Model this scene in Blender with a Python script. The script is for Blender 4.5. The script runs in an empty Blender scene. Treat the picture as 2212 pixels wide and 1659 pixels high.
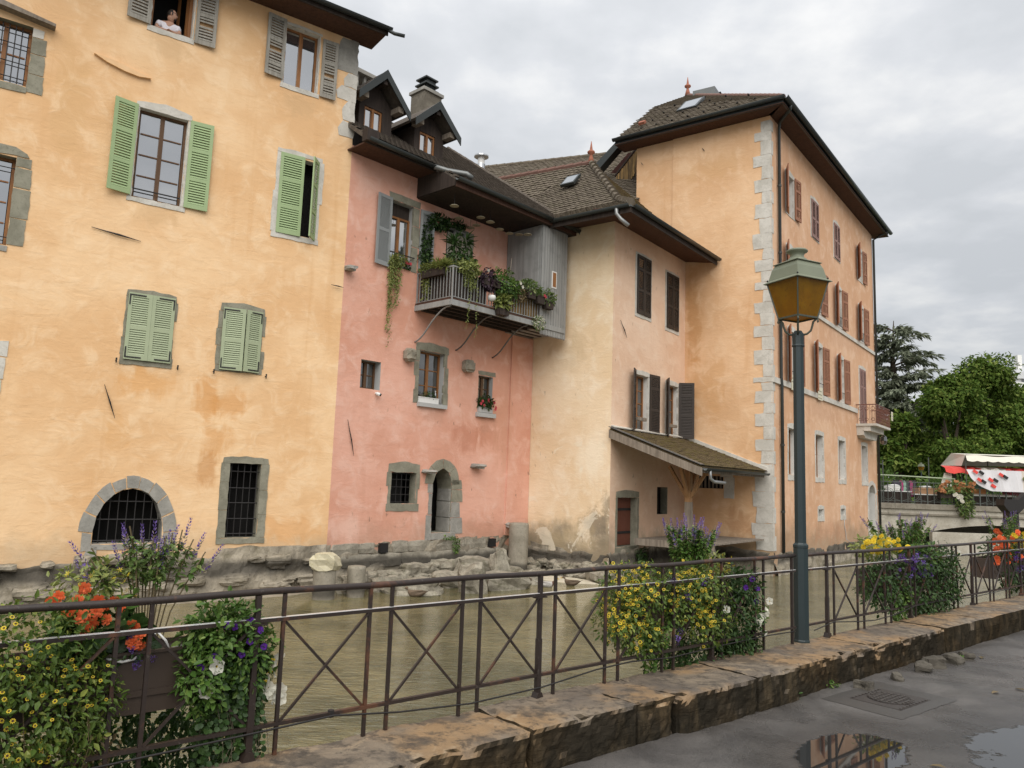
import bpy, bmesh, math, random
import numpy as np
from mathutils import Vector, Matrix
from mathutils.geometry import tessellate_polygon
R = math.radians
random.seed(7); rng = np.random.default_rng(7)
scene = bpy.context.scene
col = scene.collection

# ------------------------------------------------------------------ camera
# Metres. z = 0 is the top of the kerb wall; the street lies 0.28 m lower, the water 1.2 m lower.
PITCH, ROLL = R(7.227), R(2.0022)
cam_data = bpy.data.cameras.new('camera'); cam = bpy.data.objects.new('camera', cam_data); col.objects.link(cam)
fwd = Vector((0, math.cos(PITCH), math.sin(PITCH))); right0 = Vector((1, 0, 0)); up0 = Vector((0, -math.sin(PITCH), math.cos(PITCH)))
cx = math.cos(ROLL)*right0 + math.sin(ROLL)*up0; cy = -math.sin(ROLL)*right0 + math.cos(ROLL)*up0
cam.matrix_world = Matrix(((cx.x, cy.x, -fwd.x, 0), (cx.y, cy.y, -fwd.y, 0), (cx.z, cy.z, -fwd.z, 1.5), (0, 0, 0, 1)))
cam_data.sensor_fit = 'HORIZONTAL'; cam_data.sensor_width = 36; cam_data.lens = 36*1667/2212
cam_data.clip_start = 0.05; cam_data.clip_end = 2000
scene.camera = cam

# ------------------------------------------------------------------ sky and light: an overcast day
SUN_EL, SUN_AZ = R(49), R(181)          # azimuth measured clockwise from +Y: behind the camera
world = bpy.data.worlds.new('World'); scene.world = world; world.use_nodes = True
wn, wl = world.node_tree.nodes, world.node_tree.links
for n in list(wn): wn.remove(n)
def W(t, **k):
    n = wn.new(t)
    for a, b in k.items(): setattr(n, a, b)
    return n
def wmath(op, a, b=None, clamp=False):
    n = W('ShaderNodeMath', operation=op, use_clamp=clamp)
    for i, v in enumerate((a, b)):
        if v is None: continue
        if isinstance(v, (int, float)): n.inputs[i].default_value = v
        else: wl.new(v, n.inputs[i])
    return n.outputs[0]
tc = W('ShaderNodeTexCoord'); sep = W('ShaderNodeSeparateXYZ'); wl.new(tc.outputs['Generated'], sep.inputs[0])
zc = wmath('MAXIMUM', sep.outputs['Z'], 0.0)
den = wmath('ADD', zc, 0.16)
comb = W('ShaderNodeCombineXYZ'); wl.new(wmath('DIVIDE', sep.outputs['X'], den), comb.inputs[0]); wl.new(wmath('DIVIDE', sep.outputs['Y'], den), comb.inputs[1])
n1 = W('ShaderNodeTexNoise'); n1.inputs['Scale'].default_value = 3.4; n1.inputs['Detail'].default_value = 9; n1.inputs['Roughness'].default_value = .52
n2 = W('ShaderNodeTexNoise'); n2.inputs['Scale'].default_value = .9; n2.inputs['Detail'].default_value = 4
wl.new(comb.outputs[0], n1.inputs['Vector']); wl.new(comb.outputs[0], n2.inputs['Vector'])
mixn = wmath('ADD', wmath('MULTIPLY', n1.outputs['Fac'], .65), wmath('MULTIPLY', n2.outputs['Fac'], .35))
ramp = W('ShaderNodeValToRGB'); wl.new(mixn, ramp.inputs[0])
e = ramp.color_ramp.elements
e[0].position = .41; e[0].color = (.85, .875, .905, 1); e[1].position = .60; e[1].color = (1.17, 1.17, 1.16, 1)
m = e.new(.5); m.color = (.95, .97, 1.0, 1)
# standard overcast luminance: three times brighter overhead than at the horizon
grad = wmath('ADD', wmath('MULTIPLY', zc, 1.55), 1.30)
cl = W('ShaderNodeMix', data_type='RGBA', blend_type='MULTIPLY'); cl.inputs[0].default_value = 1
gcol = W('ShaderNodeCombineColor')
for i in range(3): wl.new(wmath('MULTIPLY', grad, 1.80), gcol.inputs[i])
wl.new(ramp.outputs[0], cl.inputs[6]); wl.new(gcol.outputs[0], cl.inputs[7])
sky = W('ShaderNodeTexSky', sky_type='NISHITA'); sky.sun_disc = False; sky.sun_elevation = SUN_EL; sky.sun_rotation = SUN_AZ
mx = W('ShaderNodeMix', data_type='RGBA'); mx.inputs[0].default_value = .95
wl.new(sky.outputs[0], mx.inputs[6]); wl.new(cl.outputs[2], mx.inputs[7])
bg = W('ShaderNodeBackground'); bg.inputs[1].default_value = .1; wl.new(mx.outputs[2], bg.inputs[0])
wo = W('ShaderNodeOutputWorld'); wl.new(bg.outputs[0], wo.inputs[0])
sun_d = bpy.data.lights.new('sun', 'SUN'); sun_d.energy = 1.5; sun_d.angle = R(70); sun_d.color = (1, .965, .92)
sun = bpy.data.objects.new('sun', sun_d); col.objects.link(sun)
sd = Vector((math.sin(SUN_AZ)*math.cos(SUN_EL), math.cos(SUN_AZ)*math.cos(SUN_EL), math.sin(SUN_EL)))
sun.rotation_euler = sd.to_track_quat('Z', 'Y').to_euler(); sun.location = (0, 0, 30)
vs = scene.view_settings; vs.view_transform = 'Standard'; vs.look = 'None'; vs.exposure = 1.17; vs.gamma = 1; vs.use_curve_mapping = False

# ------------------------------------------------------------------ frames, mesh builder, tagging
class Frame:
    """A vertical facade plane: P(u, z, off) = u metres along it, z up, off metres out of it."""
    def __init__(s, O, heading=None, u=None, n=None):
        s.O = Vector((O[0], O[1], O[2] if len(O) > 2 else 0))
        if u is None:
            h = R(heading); u = Vector((math.sin(h), math.cos(h), 0)); n = Vector((math.cos(h), -math.sin(h), 0))
        s.u, s.n = u, n
    def P(s, u, z, off=0): return s.O + s.u*u + s.n*off + Vector((0, 0, z))
    def sub(s, u, off, ang, d=1):
        """plane hinged at u, turned ang out of the facade, running in direction d along it"""
        e1 = s.u*d*math.cos(ang) + s.n*math.sin(ang); e3 = s.n*math.cos(ang) - s.u*d*math.sin(ang)
        return Frame(s.P(u, 0, off), u=e1, n=e3)
    def mat(s, u, z, off, su=1, sz=1, so=1, tilt=0):
        c, k = math.cos(tilt), math.sin(tilt); Z = Vector((0, 0, 1))
        a = s.u*su; b = (Z*c + s.n*k)*sz; n = (s.n*c - Z*k)*so; p = s.P(u, z, off)
        return Matrix(((a.x, n.x, b.x, p.x), (a.y, n.y, b.y, p.y), (a.z, n.z, b.z, p.z), (0, 0, 0, 1)))
YF = Frame((-4.409, 19.316), 54.4); PF = Frame((-4.409, 19.316), 42.8)
CF = Frame((.615, 24.742), 127); LF = Frame((2.994, 22.95), 37.2); OF = Frame((6.106, 27.049), 126); BF = Frame((8.587, 25.246), 37.1)
RF = Frame((-1.35, 4.3), 49.2)                   # the railing; negative off is over the water
BRF = Frame((17.9, 39.0), 90.0)                  # the bridge front
WATER, STREET = -1.2, -.28

class MB:
    def __init__(s): s.v, s.f, s.m = [], [], []
    def add(s, vs, fs, mi=0):
        b = len(s.v); s.v += [Vector(p) for p in vs]
        for f in fs: s.f.append([b+i for i in f]); s.m.append(mi)
        return s
    def box(s, fr, u0, u1, z0, z1, o0, o1, mi=0):
        P = fr.P
        return s.add([P(u0,z0,o0),P(u1,z0,o0),P(u1,z0,o1),P(u0,z0,o1),P(u0,z1,o0),P(u1,z1,o0),P(u1,z1,o1),P(u0,z1,o1)],
                     [(0,3,2,1),(4,5,6,7),(0,1,5,4),(1,2,6,5),(2,3,7,6),(3,0,4,7)], mi)
    def prism(s, fr, pts, o0, o1, mi=0):
        n = len(pts); vs = [fr.P(u, z, o0) for u, z in pts] + [fr.P(u, z, o1) for u, z in pts]
        tri = tessellate_polygon([[Vector((u, z, 0)) for u, z in pts]])
        fs = [tuple(t) for t in tri] + [tuple(n+i for i in t) for t in tri] + [(i, (i+1) % n, n+(i+1) % n, n+i) for i in range(n)]
        return s.add(vs, fs, mi)
    def slab(s, pts, t, mi=0):
        """closed slab under a planar 3D polygon, t thick along its downward normal"""
        pts = [Vector(p) for p in pts]; n = len(pts); nr = Vector((0, 0, 0))
        for i in range(n): nr += (pts[i]-pts[0]).cross(pts[(i+1) % n]-pts[0])
        nr.normalize(); nr = nr if nr.z >= 0 else -nr
        vs = pts + [p-nr*t for p in pts]
        return s.add(vs, [tuple(range(n)), tuple(range(2*n-1, n-1, -1))] + [(i, (i+1) % n, n+(i+1) % n, n+i) for i in range(n)], mi)
    def tube(s, pts, r, n=6, mi=0, cap=True):
        pts = [Vector(p) for p in pts]; rings = []; rs = r if isinstance(r, (list, tuple)) else [r]*len(pts)
        t0 = (pts[1]-pts[0]).normalized(); a = t0.orthogonal().normalized(); vs = []
        for i, p in enumerate(pts):
            t = (pts[min(i+1, len(pts)-1)]-pts[max(i-1, 0)]).normalized()
            a = (a - t*a.dot(t)).normalized(); b = t.cross(a)
            vs += [p + (a*math.cos(2*math.pi*k/n) + b*math.sin(2*math.pi*k/n))*rs[i] for k in range(n)]
        fs = [(i*n+k, i*n+(k+1) % n, (i+1)*n+(k+1) % n, (i+1)*n+k) for i in range(len(pts)-1) for k in range(n)]
        if cap: fs += [tuple(range(n-1, -1, -1)), tuple((len(pts)-1)*n+k for k in range(n))]
        return s.add(vs, fs, mi)
    def lathe(s, c, prof, n=12, mi=0, sq=False, rot=0):
        c = Vector(c); vs = []
        for r, z in prof: vs += [c + Vector((math.cos(rot+2*math.pi*k/n)*r, math.sin(rot+2*math.pi*k/n)*r, z)) for k in range(n)]
        L = len(prof)
        fs = [(i*n+k, i*n+(k+1) % n, (i+1)*n+(k+1) % n, (i+1)*n+k) for i in range(L-1) for k in range(n)] + [tuple(range(n-1, -1, -1)), tuple((L-1)*n+k for k in range(n))]
        return s.add(vs, fs, mi)
    def bar(s, a, b, w, h=None, mi=0):
        """square bar from a to b"""
        h = h or w; a, b = Vector(a), Vector(b); t = (b-a).normalized()
        x = t.cross(Vector((0, 0, 1))); x = x.normalized() if x.length > 1e-4 else RF.u.copy()
        y = x.cross(t).normalized(); q = [x*w/2*i+y*h/2*j for i, j in ((-1,-1),(1,-1),(1,1),(-1,1))]
        return s.add([a+d for d in q]+[b+d for d in q], [(3,2,1,0),(4,5,6,7),(0,1,5,4),(1,2,6,5),(2,3,7,6),(3,0,4,7)], mi)
    def mesh(s, name, mats, smooth=False):
        me = bpy.data.meshes.new(name); me.from_pydata([tuple(p) for p in s.v], [], s.f)
        for m in (mats if isinstance(mats, (list, tuple)) else [mats]): me.materials.append(m)
        me.polygons.foreach_set('material_index', s.m)
        bm = bmesh.new(); bm.from_mesh(me); bmesh.ops.recalc_face_normals(bm, faces=bm.faces); bm.to_mesh(me); bm.free()
        if smooth: me.polygons.foreach_set('use_smooth', [True]*len(me.polygons))
        me.update(); return me
    def build(s, name, mats, parent=None, smooth=False, **k): return put(name, s.mesh(name, mats, smooth), parent, **k)

WM = {}
def put(name, me, parent=None, M=None, **k):
    o = bpy.data.objects.new(name, me); col.objects.link(o); M = M or Matrix()
    o.matrix_basis = M; WM[o.name] = M
    if parent is not None:
        o.parent = parent; o.matrix_parent_inverse = WM[parent.name].inverted()
    for a, b in k.items(): o[a] = b
    return o
def thing(name, label, cat, loc=(0, 0, 0), group=None):
    o = put(name, None, None, Matrix.Translation(Vector(loc))); o['label'] = label; o['category'] = cat
    o.empty_display_size = .2
    if group: o['group'] = group
    return o
def tag(o, label, cat, group=None):
    o['label'] = label; o['category'] = cat
    if group: o['group'] = group
    return o
def mesh_np(name, V, F, mats, smooth=False):
    me = bpy.data.meshes.new(name); me.from_pydata(V.tolist() if hasattr(V, 'tolist') else V, [], F.tolist() if hasattr(F, 'tolist') else F)
    for m in (mats if isinstance(mats, (list, tuple)) else [mats]): me.materials.append(m)
    if smooth: me.polygons.foreach_set('use_smooth', [True]*len(me.polygons))
    return me
def ragged(pts, step=.12, amp=.014):
    """a polygon outline broken into short, slightly uneven edges"""
    out = []; n = len(pts)
    for i in range(n):
        a, b = pts[i], pts[(i+1) % n]; L = math.hypot(b[0]-a[0], b[1]-a[1]); k = max(1, int(L/step))
        for j in range(k):
            t = j/k; q = amp if j else amp*.5
            out.append((a[0]+(b[0]-a[0])*t+random.uniform(-q, q), a[1]+(b[1]-a[1])*t+random.uniform(-q, q)))
    return out
def vnoise(p, s=1.0, seed=0):
    from mathutils import noise
    return noise.noise(Vector(p)*s + Vector((seed*7.1, seed*3.3, seed)))

# ------------------------------------------------------------------ materials
MATS = {}
class NT:
    def __init__(s, name):
        s.m = bpy.data.materials.new(name); s.m.use_nodes = True; s.n = s.m.node_tree.nodes; s.l = s.m.node_tree.links
        s.bsdf = s.n['Principled BSDF']; s.out = s.n['Material Output']; MATS[name] = s.m
        s.co = s.n.new('ShaderNodeNewGeometry').outputs['Position']
    def node(s, t, **k):
        n = s.n.new(t)
        for a, b in k.items(): setattr(n, a, b)
        return n
    def set(s, sock, v):
        if hasattr(v, 'is_linked') or hasattr(v, 'links'): s.l.new(v, sock)
        else: sock.default_value = v
    def noise(s, scale, detail=5, rough=.55, vec=None, dist=0):
        n = s.node('ShaderNodeTexNoise'); n.inputs['Scale'].default_value = scale; n.inputs['Detail'].default_value = detail; n.inputs['Roughness'].default_value = rough; n.inputs['Distortion'].default_value = dist
        s.l.new(vec or s.co, n.inputs['Vector']); return n.outputs['Fac']
    def stretch(s, x, y, z, rot=(0, 0, 0), vec=None):
        n = s.node('ShaderNodeMapping'); n.inputs['Scale'].default_value = (x, y, z); n.inputs['Rotation'].default_value = rot; s.l.new(vec or s.co, n.inputs['Vector']); return n.outputs[0]
    def math(s, op, a, b=0.0, clamp=False):
        n = s.node('ShaderNodeMath', operation=op, use_clamp=clamp); s.set(n.inputs[0], a); s.set(n.inputs[1], b); return n.outputs[0]
    def ramp(s, fac, stops):
        n = s.node('ShaderNodeValToRGB'); s.l.new(fac, n.inputs[0]); e = n.color_ramp.elements
        while len(e) < len(stops): e.new(.5)
        for el, (p, c) in zip(e, stops): el.position = p; el.color = (c if isinstance(c, (tuple, list)) else (c, c, c))[:3] + (1,) if isinstance(c, tuple) else (c, c, c, 1)
        return n.outputs[0]
    def mix(s, fac, a, b, mode='MIX'):
        n = s.node('ShaderNodeMix', data_type='RGBA', blend_type=mode)
        s.set(n.inputs[0], fac)
        for i, v in ((6, a), (7, b)): s.set(n.inputs[i], v if not isinstance(v, tuple) else v + (1,))
        return n.outputs[2]
    def bump(s, h, strength=.3, dist=.02, prev=None):
        n = s.node('ShaderNodeBump'); n.inputs['Strength'].default_value = strength; n.inputs['Distance'].default_value = dist; s.l.new(h, n.inputs['Height'])
        if prev is not None: s.l.new(prev, n.inputs['Normal'])
        return n.outputs[0]
    def fin(s, color=None, rough=.8, normal=None, **k):
        if color is not None: s.set(s.bsdf.inputs['Base Color'], color if not isinstance(color, tuple) else color + (1,))
        s.set(s.bsdf.inputs['Roughness'], rough)
        if normal is not None: s.l.new(normal, s.bsdf.inputs['Normal'])
        for a, b in k.items(): s.set(s.bsdf.inputs[a.replace('_', ' ')], b)
        return s.m
    def z(s):
        n = s.node('ShaderNodeSeparateXYZ'); s.l.new(s.co, n.inputs[0]); return n.outputs['Z']
def sm(nt, x, a, b):
    n = nt.node('ShaderNodeMapRange', interpolation_type='SMOOTHSTEP'); nt.set(n.inputs[0], x); n.inputs[1].default_value = a; n.inputs[2].default_value = b
    n.inputs[3].default_value = 0; n.inputs[4].default_value = 1; return n.outputs[0]

def plaster(name, base, dark, light, stain=(.36, .27, .17), base_z=-.2, dirt=.5, streak=.25, speck=0.0, peel=None, fr=None, stains=()):
    t = NT(name)
    big = t.noise(.42, 4, .6); mid = t.noise(1.9, 6, .62, dist=.6); fine = t.noise(14, 5, .6)
    brush = t.noise(3.2, 7, .66, t.stretch(.55, .55, 1.9), dist=.9)
    c = t.mix(sm(t, big, .38, .66), dark, base)
    c = t.mix(t.math('MULTIPLY', sm(t, mid, .46, .70), .60), c, light)
    c = t.mix(t.math('MULTIPLY', sm(t, brush, .48, .74), .50), c, dark)
    st = t.noise(1.3, 6, .6, t.stretch(2.2, 2.2, .16))
    c = t.mix(t.math('MULTIPLY', sm(t, st, .54, .78), streak), c, stain)
    # damp and moss that has crept up from the water line
    edge = t.math('ADD', t.z(), t.math('MULTIPLY', t.noise(.8, 6, .65), -2.6))
    low = t.math('SUBTRACT', 1.0, sm(t, edge, base_z-1.5, base_z-.55))
    c = t.mix(t.math('MULTIPLY', low, dirt), c, (.20, .165, .11))
    if speck:
        sp = t.noise(7.0, 3, .6, t.stretch(1, 1, .45)); sz = t.noise(.5, 2)
        c = t.mix(t.math('MULTIPLY', t.math('MULTIPLY', sm(t, sp, .66, .72), sm(t, sz, .45, .6)), speck), c, (.16, .11, .07))
    for (u0, z0, ru, rz, sc, k) in stains:                     # rust, damp and grime patches at their own places on the facade
        dt = t.node('ShaderNodeVectorMath', operation='DOT_PRODUCT'); t.l.new(t.co, dt.inputs[0]); dt.inputs[1].default_value = tuple(fr.u); u = t.math('SUBTRACT', dt.outputs['Value'], fr.O.dot(fr.u))
        a = t.math('DIVIDE', t.math('SUBTRACT', u, u0), ru); b = t.math('DIVIDE', t.math('SUBTRACT', t.z(), z0), rz); d = t.math('SQRT', t.math('ADD', t.math('MULTIPLY', a, a), t.math('MULTIPLY', b, b)))
        d = t.math('ADD', d, t.math('ADD', t.math('MULTIPLY', t.math('SUBTRACT', mid, .5), 2.6), t.math('MULTIPLY', t.math('SUBTRACT', st, .5), 2.0))); c = t.mix(t.math('MULTIPLY', t.math('SUBTRACT', 1.0, sm(t, d, .25, 1.1)), k), c, sc)
    if peel:                                                   # limewash flaked off in pale patches near the foot of the wall
        pn = t.noise(1.15, 7, .62, None, 1.0); ph_ = t.math('SUBTRACT', 1.0, sm(t, t.z(), 1.2, 4.2)); pe = t.math('MULTIPLY', sm(t, t.math('ADD', pn, t.math('MULTIPLY', ph_, .13)), .715, .755), .55); c = t.mix(pe, c, peel)
    h = t.math('ADD', t.math('MULTIPLY', mid, .7), t.math('MULTIPLY', fine, .12)); h = t.math('ADD', h, t.math('MULTIPLY', brush, .35))
    return t.fin(c, .93, t.bump(h, .6, .045), Specular_IOR_Level=.12)
def stone_mat(name, a, b, c2, rough=.9, bump=.5, scale=3.0, moss=None, band=None):
    t = NT(name); n = t.noise(scale, 8, .65, dist=.4); f = t.noise(scale*7, 6, .7)
    oi = t.node('ShaderNodeObjectInfo').outputs['Random']
    c = t.mix(sm(t, n, .35, .65), a, b); c = t.mix(t.math('MULTIPLY', sm(t, f, .5, .7), .55), c, c2)
    c = t.mix(t.math('MULTIPLY', oi, .25), c, b)
    if moss: c = t.mix(t.math('MULTIPLY', sm(t, t.noise(scale*.8, 6, .7), .5, .66), moss[1]), c, moss[0])
    if band:                                                   # black tide line left by the changing water level
        zz = t.math('ADD', t.z(), t.math('MULTIPLY', t.noise(1.2, 4), .35)); k = t.math('MULTIPLY', sm(t, zz, band[0]-.12, band[0]+.06), t.math('SUBTRACT', 1.0, sm(t, zz, band[1]-.08, band[1]+.08)))
        c = t.mix(t.math('MULTIPLY', k, .8), c, (.045, .040, .033))
    return t.fin(c, rough, t.bump(t.math('ADD', n, t.math('MULTIPLY', f, .5)), bump, .03), Specular_IOR_Level=.25)
def simple(name, c, rough=.6, var=.25, scale=6, bump=0, metallic=0, spec=.4, darker=None):
    t = NT(name); n = t.noise(scale, 6, .6); d = darker or tuple(x*(1-var) for x in c)
    oi = t.node('ShaderNodeObjectInfo').outputs['Random']
    cc = t.mix(t.math('MULTIPLY', t.math('ADD', n, t.math('MULTIPLY', oi, .35)), .9, True), d, tuple(min(1, x*(1+var*.6)) for x in c))
    return t.fin(cc, rough, t.bump(n, bump, .01) if bump else None, Metallic=metallic, Specular_IOR_Level=spec)
def wood(name, a, b, rough=.75, sx=14, sz=1.2):
    t = NT(name); n = t.noise(1.0, 6, .65, t.stretch(sx, sx, sz)); n2 = t.noise(2.5, 4)
    oi = t.node('ShaderNodeObjectInfo').outputs['Random']
    c = t.mix(sm(t, n, .3, .7), a, b); c = t.mix(t.math('MULTIPLY', oi, .35), c, a); c = t.mix(t.math('MULTIPLY', sm(t, n2, .5, .7), .3), c, tuple(x*.6 for x in a))
    return t.fin(c, rough, t.bump(n, .25, .008), Specular_IOR_Level=.25)
def leafmat(name, a, b, tip=None, rough=.45, spec=.35):
    t = NT(name); g = t.node('ShaderNodeNewGeometry'); r = g.outputs['Random Per Island']; oi = t.node('ShaderNodeObjectInfo').outputs['Random']
    v = t.math('FRACT', t.math('ADD', r, t.math('MULTIPLY', oi, 3.7)))
    c = t.mix(v, a, b)
    if tip: c = t.mix(sm(t, v, .78, .95), c, tip)
    cl = t.noise(2.2, 3); c = t.mix(t.math('MULTIPLY', sm(t, cl, .4, .65), .35), c, tuple(x*.7 for x in a))
    t.fin(c, rough, Specular_IOR_Level=spec)
    tr = t.node('ShaderNodeBsdfTranslucent'); t.set(tr.inputs[0], c); mx = t.node('ShaderNodeMixShader'); mx.inputs[0].default_value = .3
    t.l.new(t.bsdf.outputs[0], mx.inputs[1]); t.l.new(tr.outputs[0], mx.inputs[2]); t.l.new(mx.outputs[0], t.out.inputs[0]); return t.m
def petal(name, c, rough=.55):
    t = NT(name); oi = t.node('ShaderNodeObjectInfo').outputs['Random']
    cc = t.mix(oi, c, tuple(x*.72 for x in c)); t.fin(cc, rough, Specular_IOR_Level=.2)
    tr = t.node('ShaderNodeBsdfTranslucent'); t.set(tr.inputs[0], cc); mx = t.node('ShaderNodeMixShader'); mx.inputs[0].default_value = .3
    t.l.new(t.bsdf.outputs[0], mx.inputs[1]); t.l.new(tr.outputs[0], mx.inputs[2]); t.l.new(mx.outputs[0], t.out.inputs[0]); return t.m

M_yel = plaster('yellow_plaster', (.80, .55, .32), (.70, .435, .225), (.84, .62, .395), stain=(.62, .35, .155), base_z=-.3, streak=.42, dirt=.35, fr=YF, stains=[(-4.4, 3.35, .7, .35, (.66, .34, .12), .6), (-3.1, 3.2, .3, .6, (.62, .30, .10), .65), (-2.5, 3.05, .5, .35, (.62, .30, .10), .6), (-2.85, 2.2, .5, .5, (.62, .31, .11), .6), (-3.0, 1.6, .3, .5, (.52, .25, .09), .6), (-4.9, 2.3, .4, .4, (.66, .36, .14), .4), (-1.0, .2, .9, .35, (.66, .33, .12), .5), (-4.5, 7.15, .6, .3, (.55, .36, .19), .4), (-1.5, 10.75, .55, .35, (.56, .37, .2), .4), (-4.6, 11.1, .6, .3, (.56, .37, .2), .4), (-6.3, 9.3, .5, 1.4, (.60, .37, .17), .35)])
M_pink = plaster('pink_plaster', (.715, .40, .30), (.63, .315, .22), (.765, .49, .39), stain=(.54, .26, .17), dirt=.3, streak=.3, speck=.55, fr=PF, stains=[(4.6, 2.75, .7, .45, (.50, .21, .13), .65), (5.4, 2.95, .5, .4, (.52, .23, .14), .5), (1.5, 2.3, .9, .5, (.55, .25, .16), .4), (6.2, 3.2, .5, 1.2, (.56, .29, .19), .45), (3.2, 3.25, .6, .3, (.50, .27, .19), .45), (5.4, 3.2, .4, .3, (.50, .27, .19), .45), (.6, .2, .6, .4, (.76, .50, .40), .6)])
M_cream = plaster('cream_plaster', (.81, .655, .46), (.73, .55, .35), (.85, .735, .57), stain=(.64, .48, .28), dirt=.85, streak=.3, speck=.4, peel=(.80, .72, .57), fr=CF, stains=[(2.6, .25, .5, .6, (.16, .135, .10), .75), (2.9, .9, .25, .5, (.19, .165, .12), .6), (1.6, -.1, 1.2, .4, (.42, .33, .20), .5), (1.5, 5.6, .8, .7, (.55, .42, .26), .4), (2.3, 2.4, .6, .9, (.86, .78, .62), .5)])
M_rose = plaster('rose_plaster', (.79, .575, .42), (.71, .48, .33), (.83, .65, .50), stain=(.62, .41, .27), dirt=.6, streak=.3, speck=.5)
M_ora = plaster('orange_plaster', (.735, .485, .29), (.65, .40, .22), (.78, .55, .35), stain=(.57, .30, .13), dirt=.5, streak=.35, fr=OF, stains=[(.35, 7.6, .35, 2.2, (.50, .26, .10), .6), (.8, 5.0, .8, 1.4, (.60, .33, .14), .45), (2.0, .4, .7, .6, (.40, .19, .08), .5), (1.0, 12.9, 1.4, .6, (.60, .36, .17), .35)])
M_apr = plaster('apricot_plaster', (.70, .455, .295), (.61, .36, .215), (.75, .53, .375), stain=(.52, .28, .16), dirt=.5, streak=.45, fr=BF, stains=[(7, .0, 3, .5, (.50, .27, .16), .5), (1.2, 5.0, .3, 4, (.56, .32, .19), .4), (6, 4.6, 3, .4, (.52, .30, .19), .4), (9.5, 7.9, 3.5, .35, (.52, .30, .19), .4)])
M_wst = stone_mat('white_stone', (.46, .435, .38), (.60, .57, .51), (.32, .30, .25), bump=.3, scale=2.2)
M_gst = stone_mat('grey_green_stone', (.185, .175, .13), (.275, .26, .20), (.12, .11, .08), bump=.35, scale=2.5)
M_gst2 = stone_mat('grey_stone', (.23, .22, .195), (.33, .315, .28), (.14, .13, .115), bump=.4, scale=3)
M_base = stone_mat('river_stone_wall', (.19, .165, .125), (.32, .28, .215), (.085, .074, .058), bump=1.0, scale=2.2, moss=((.095, .08, .04), .5), band=(-.62, -.34))
M_ash = stone_mat('pale_ashlar', (.205, .185, .145), (.34, .31, .25), (.085, .076, .06), bump=.8, scale=3.2, band=(-.66, -.38))
M_rock = stone_mat('river_rock', (.17, .15, .115), (.33, .30, .235), (.07, .062, .048), bump=.8, scale=4, moss=((.085, .08, .035), .45))
M_conc = stone_mat('old_concrete', (.20, .178, .135), (.29, .26, .205), (.10, .088, .068), bump=.5, scale=2.5, band=(-.95, -.75))
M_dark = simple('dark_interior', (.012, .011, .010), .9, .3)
M_reveal = simple('painted_reveal', (.40, .40, .385), .85, .15, 3)
M_revw = stone_mat('white_reveal', (.60, .585, .54), (.68, .66, .61), (.48, .46, .42), bump=.2, scale=2)
M_green = simple('green_shutter_paint', (.295, .385, .195), .6, .14, 5)
M_green2 = simple('grey_green_shutter_paint', (.34, .385, .245), .65, .14, 5)
M_greysh = wood('weathered_grey_shutter', (.235, .215, .18), (.36, .34, .295), sx=20, sz=2)
M_bluegrey = simple('blue_grey_shutter_paint', (.25, .26, .255), .6, .12, 3)
M_brownsh = simple('dark_brown_shutter_paint', (.035, .026, .020), .6, .2, 4)
M_terrash = simple('terracotta_shutter_paint', (.29, .125, .065), .6, .2, 4)
M_terrash2 = simple('faded_mauve_shutter_paint', (.26, .15, .125), .65, .2, 4)
M_frame = wood('varnished_window_wood', (.20, .085, .030), (.33, .15, .055), .5)
M_frame2 = wood('dark_window_wood', (.085, .045, .022), (.15, .08, .04), .5)
M_iron = simple('black_iron', (.018, .016, .015), .55, .3, 20)
M_rail = simple('rusty_brown_rail_paint', (.030, .018, .014), .42, .4, 9, bump=.15, spec=.45, darker=(.014, .009, .008))
_t = NT('rusty_rail_paint'); _n = _t.noise(7, 6, .65); _r = _t.noise(3.1, 5, .7, None, .6); _f = _t.noise(40, 4, .7); _c = _t.mix(_n, (.016, .011, .009), (.034, .022, .017)); _c = _t.mix(_t.math('MULTIPLY', sm(_t, _r, .53, .66), .8), _c, (.105, .042, .020)); _c = _t.mix(_t.math('MULTIPLY', sm(_t, _f, .60, .70), .5), _c, (.10, .085, .072))
M_rail = _t.fin(_c, _t.math('ADD', .3, _t.math('MULTIPLY', _r, .35)), _t.bump(_t.math('ADD', _n, _f), .25, .004), Specular_IOR_Level=.45)
M_zinc = simple('weathered_zinc', (.15, .155, .15), .42, .2, 3, metallic=.6)
M_zincl = simple('pale_zinc', (.30, .305, .30), .45, .2, 4, metallic=.6)
M_gut = simple('dark_gutter', (.045, .05, .048), .4, .25, 4, metallic=.4)
M_soff = wood('brown_soffit_boards', (.060, .030, .020), (.10, .050, .034), .8)
M_dkwood = wood('dark_timber', (.028, .021, .017), (.055, .04, .032), .8)
M_oldwood = wood('old_grey_timber', (.16, .13, .10), (.29, .245, .195), .85)
M_ltwood = wood('new_pine_timber', (.25, .135, .06), (.36, .21, .10), .7)
M_strip = wood('weathered_striped_boards', (.045, .032, .022), (.40, .25, .09), .85, sx=9, sz=.5)
M_tile = stone_mat('brown_roof_tile', (.095, .075, .055), (.155, .128, .095), (.05, .042, .032), bump=.4, scale=5, moss=((.09, .085, .04), .35))
M_tile2 = stone_mat('dark_roof_tile', (.075, .06, .048), (.12, .10, .08), (.045, .038, .03), bump=.4, scale=5)
M_tilem = stone_mat('mossy_roof_tile', (.12, .085, .05), (.16, .12, .06), (.07, .06, .03), bump=.5, scale=4, moss=((.14, .115, .025), .75))
M_ridge = simple('red_ridge_tile', (.155, .082, .062), .8, .3, 8)
M_terra = simple('terracotta_finial', (.30, .105, .06), .75, .25, 9)
M_shed = wood('grey_painted_boards', (.235, .235, .225), (.32, .32, .305), .75, sx=9, sz=.6)
M_white = simple('white_paint', (.68, .67, .64), .5, .08, 5)
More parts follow.
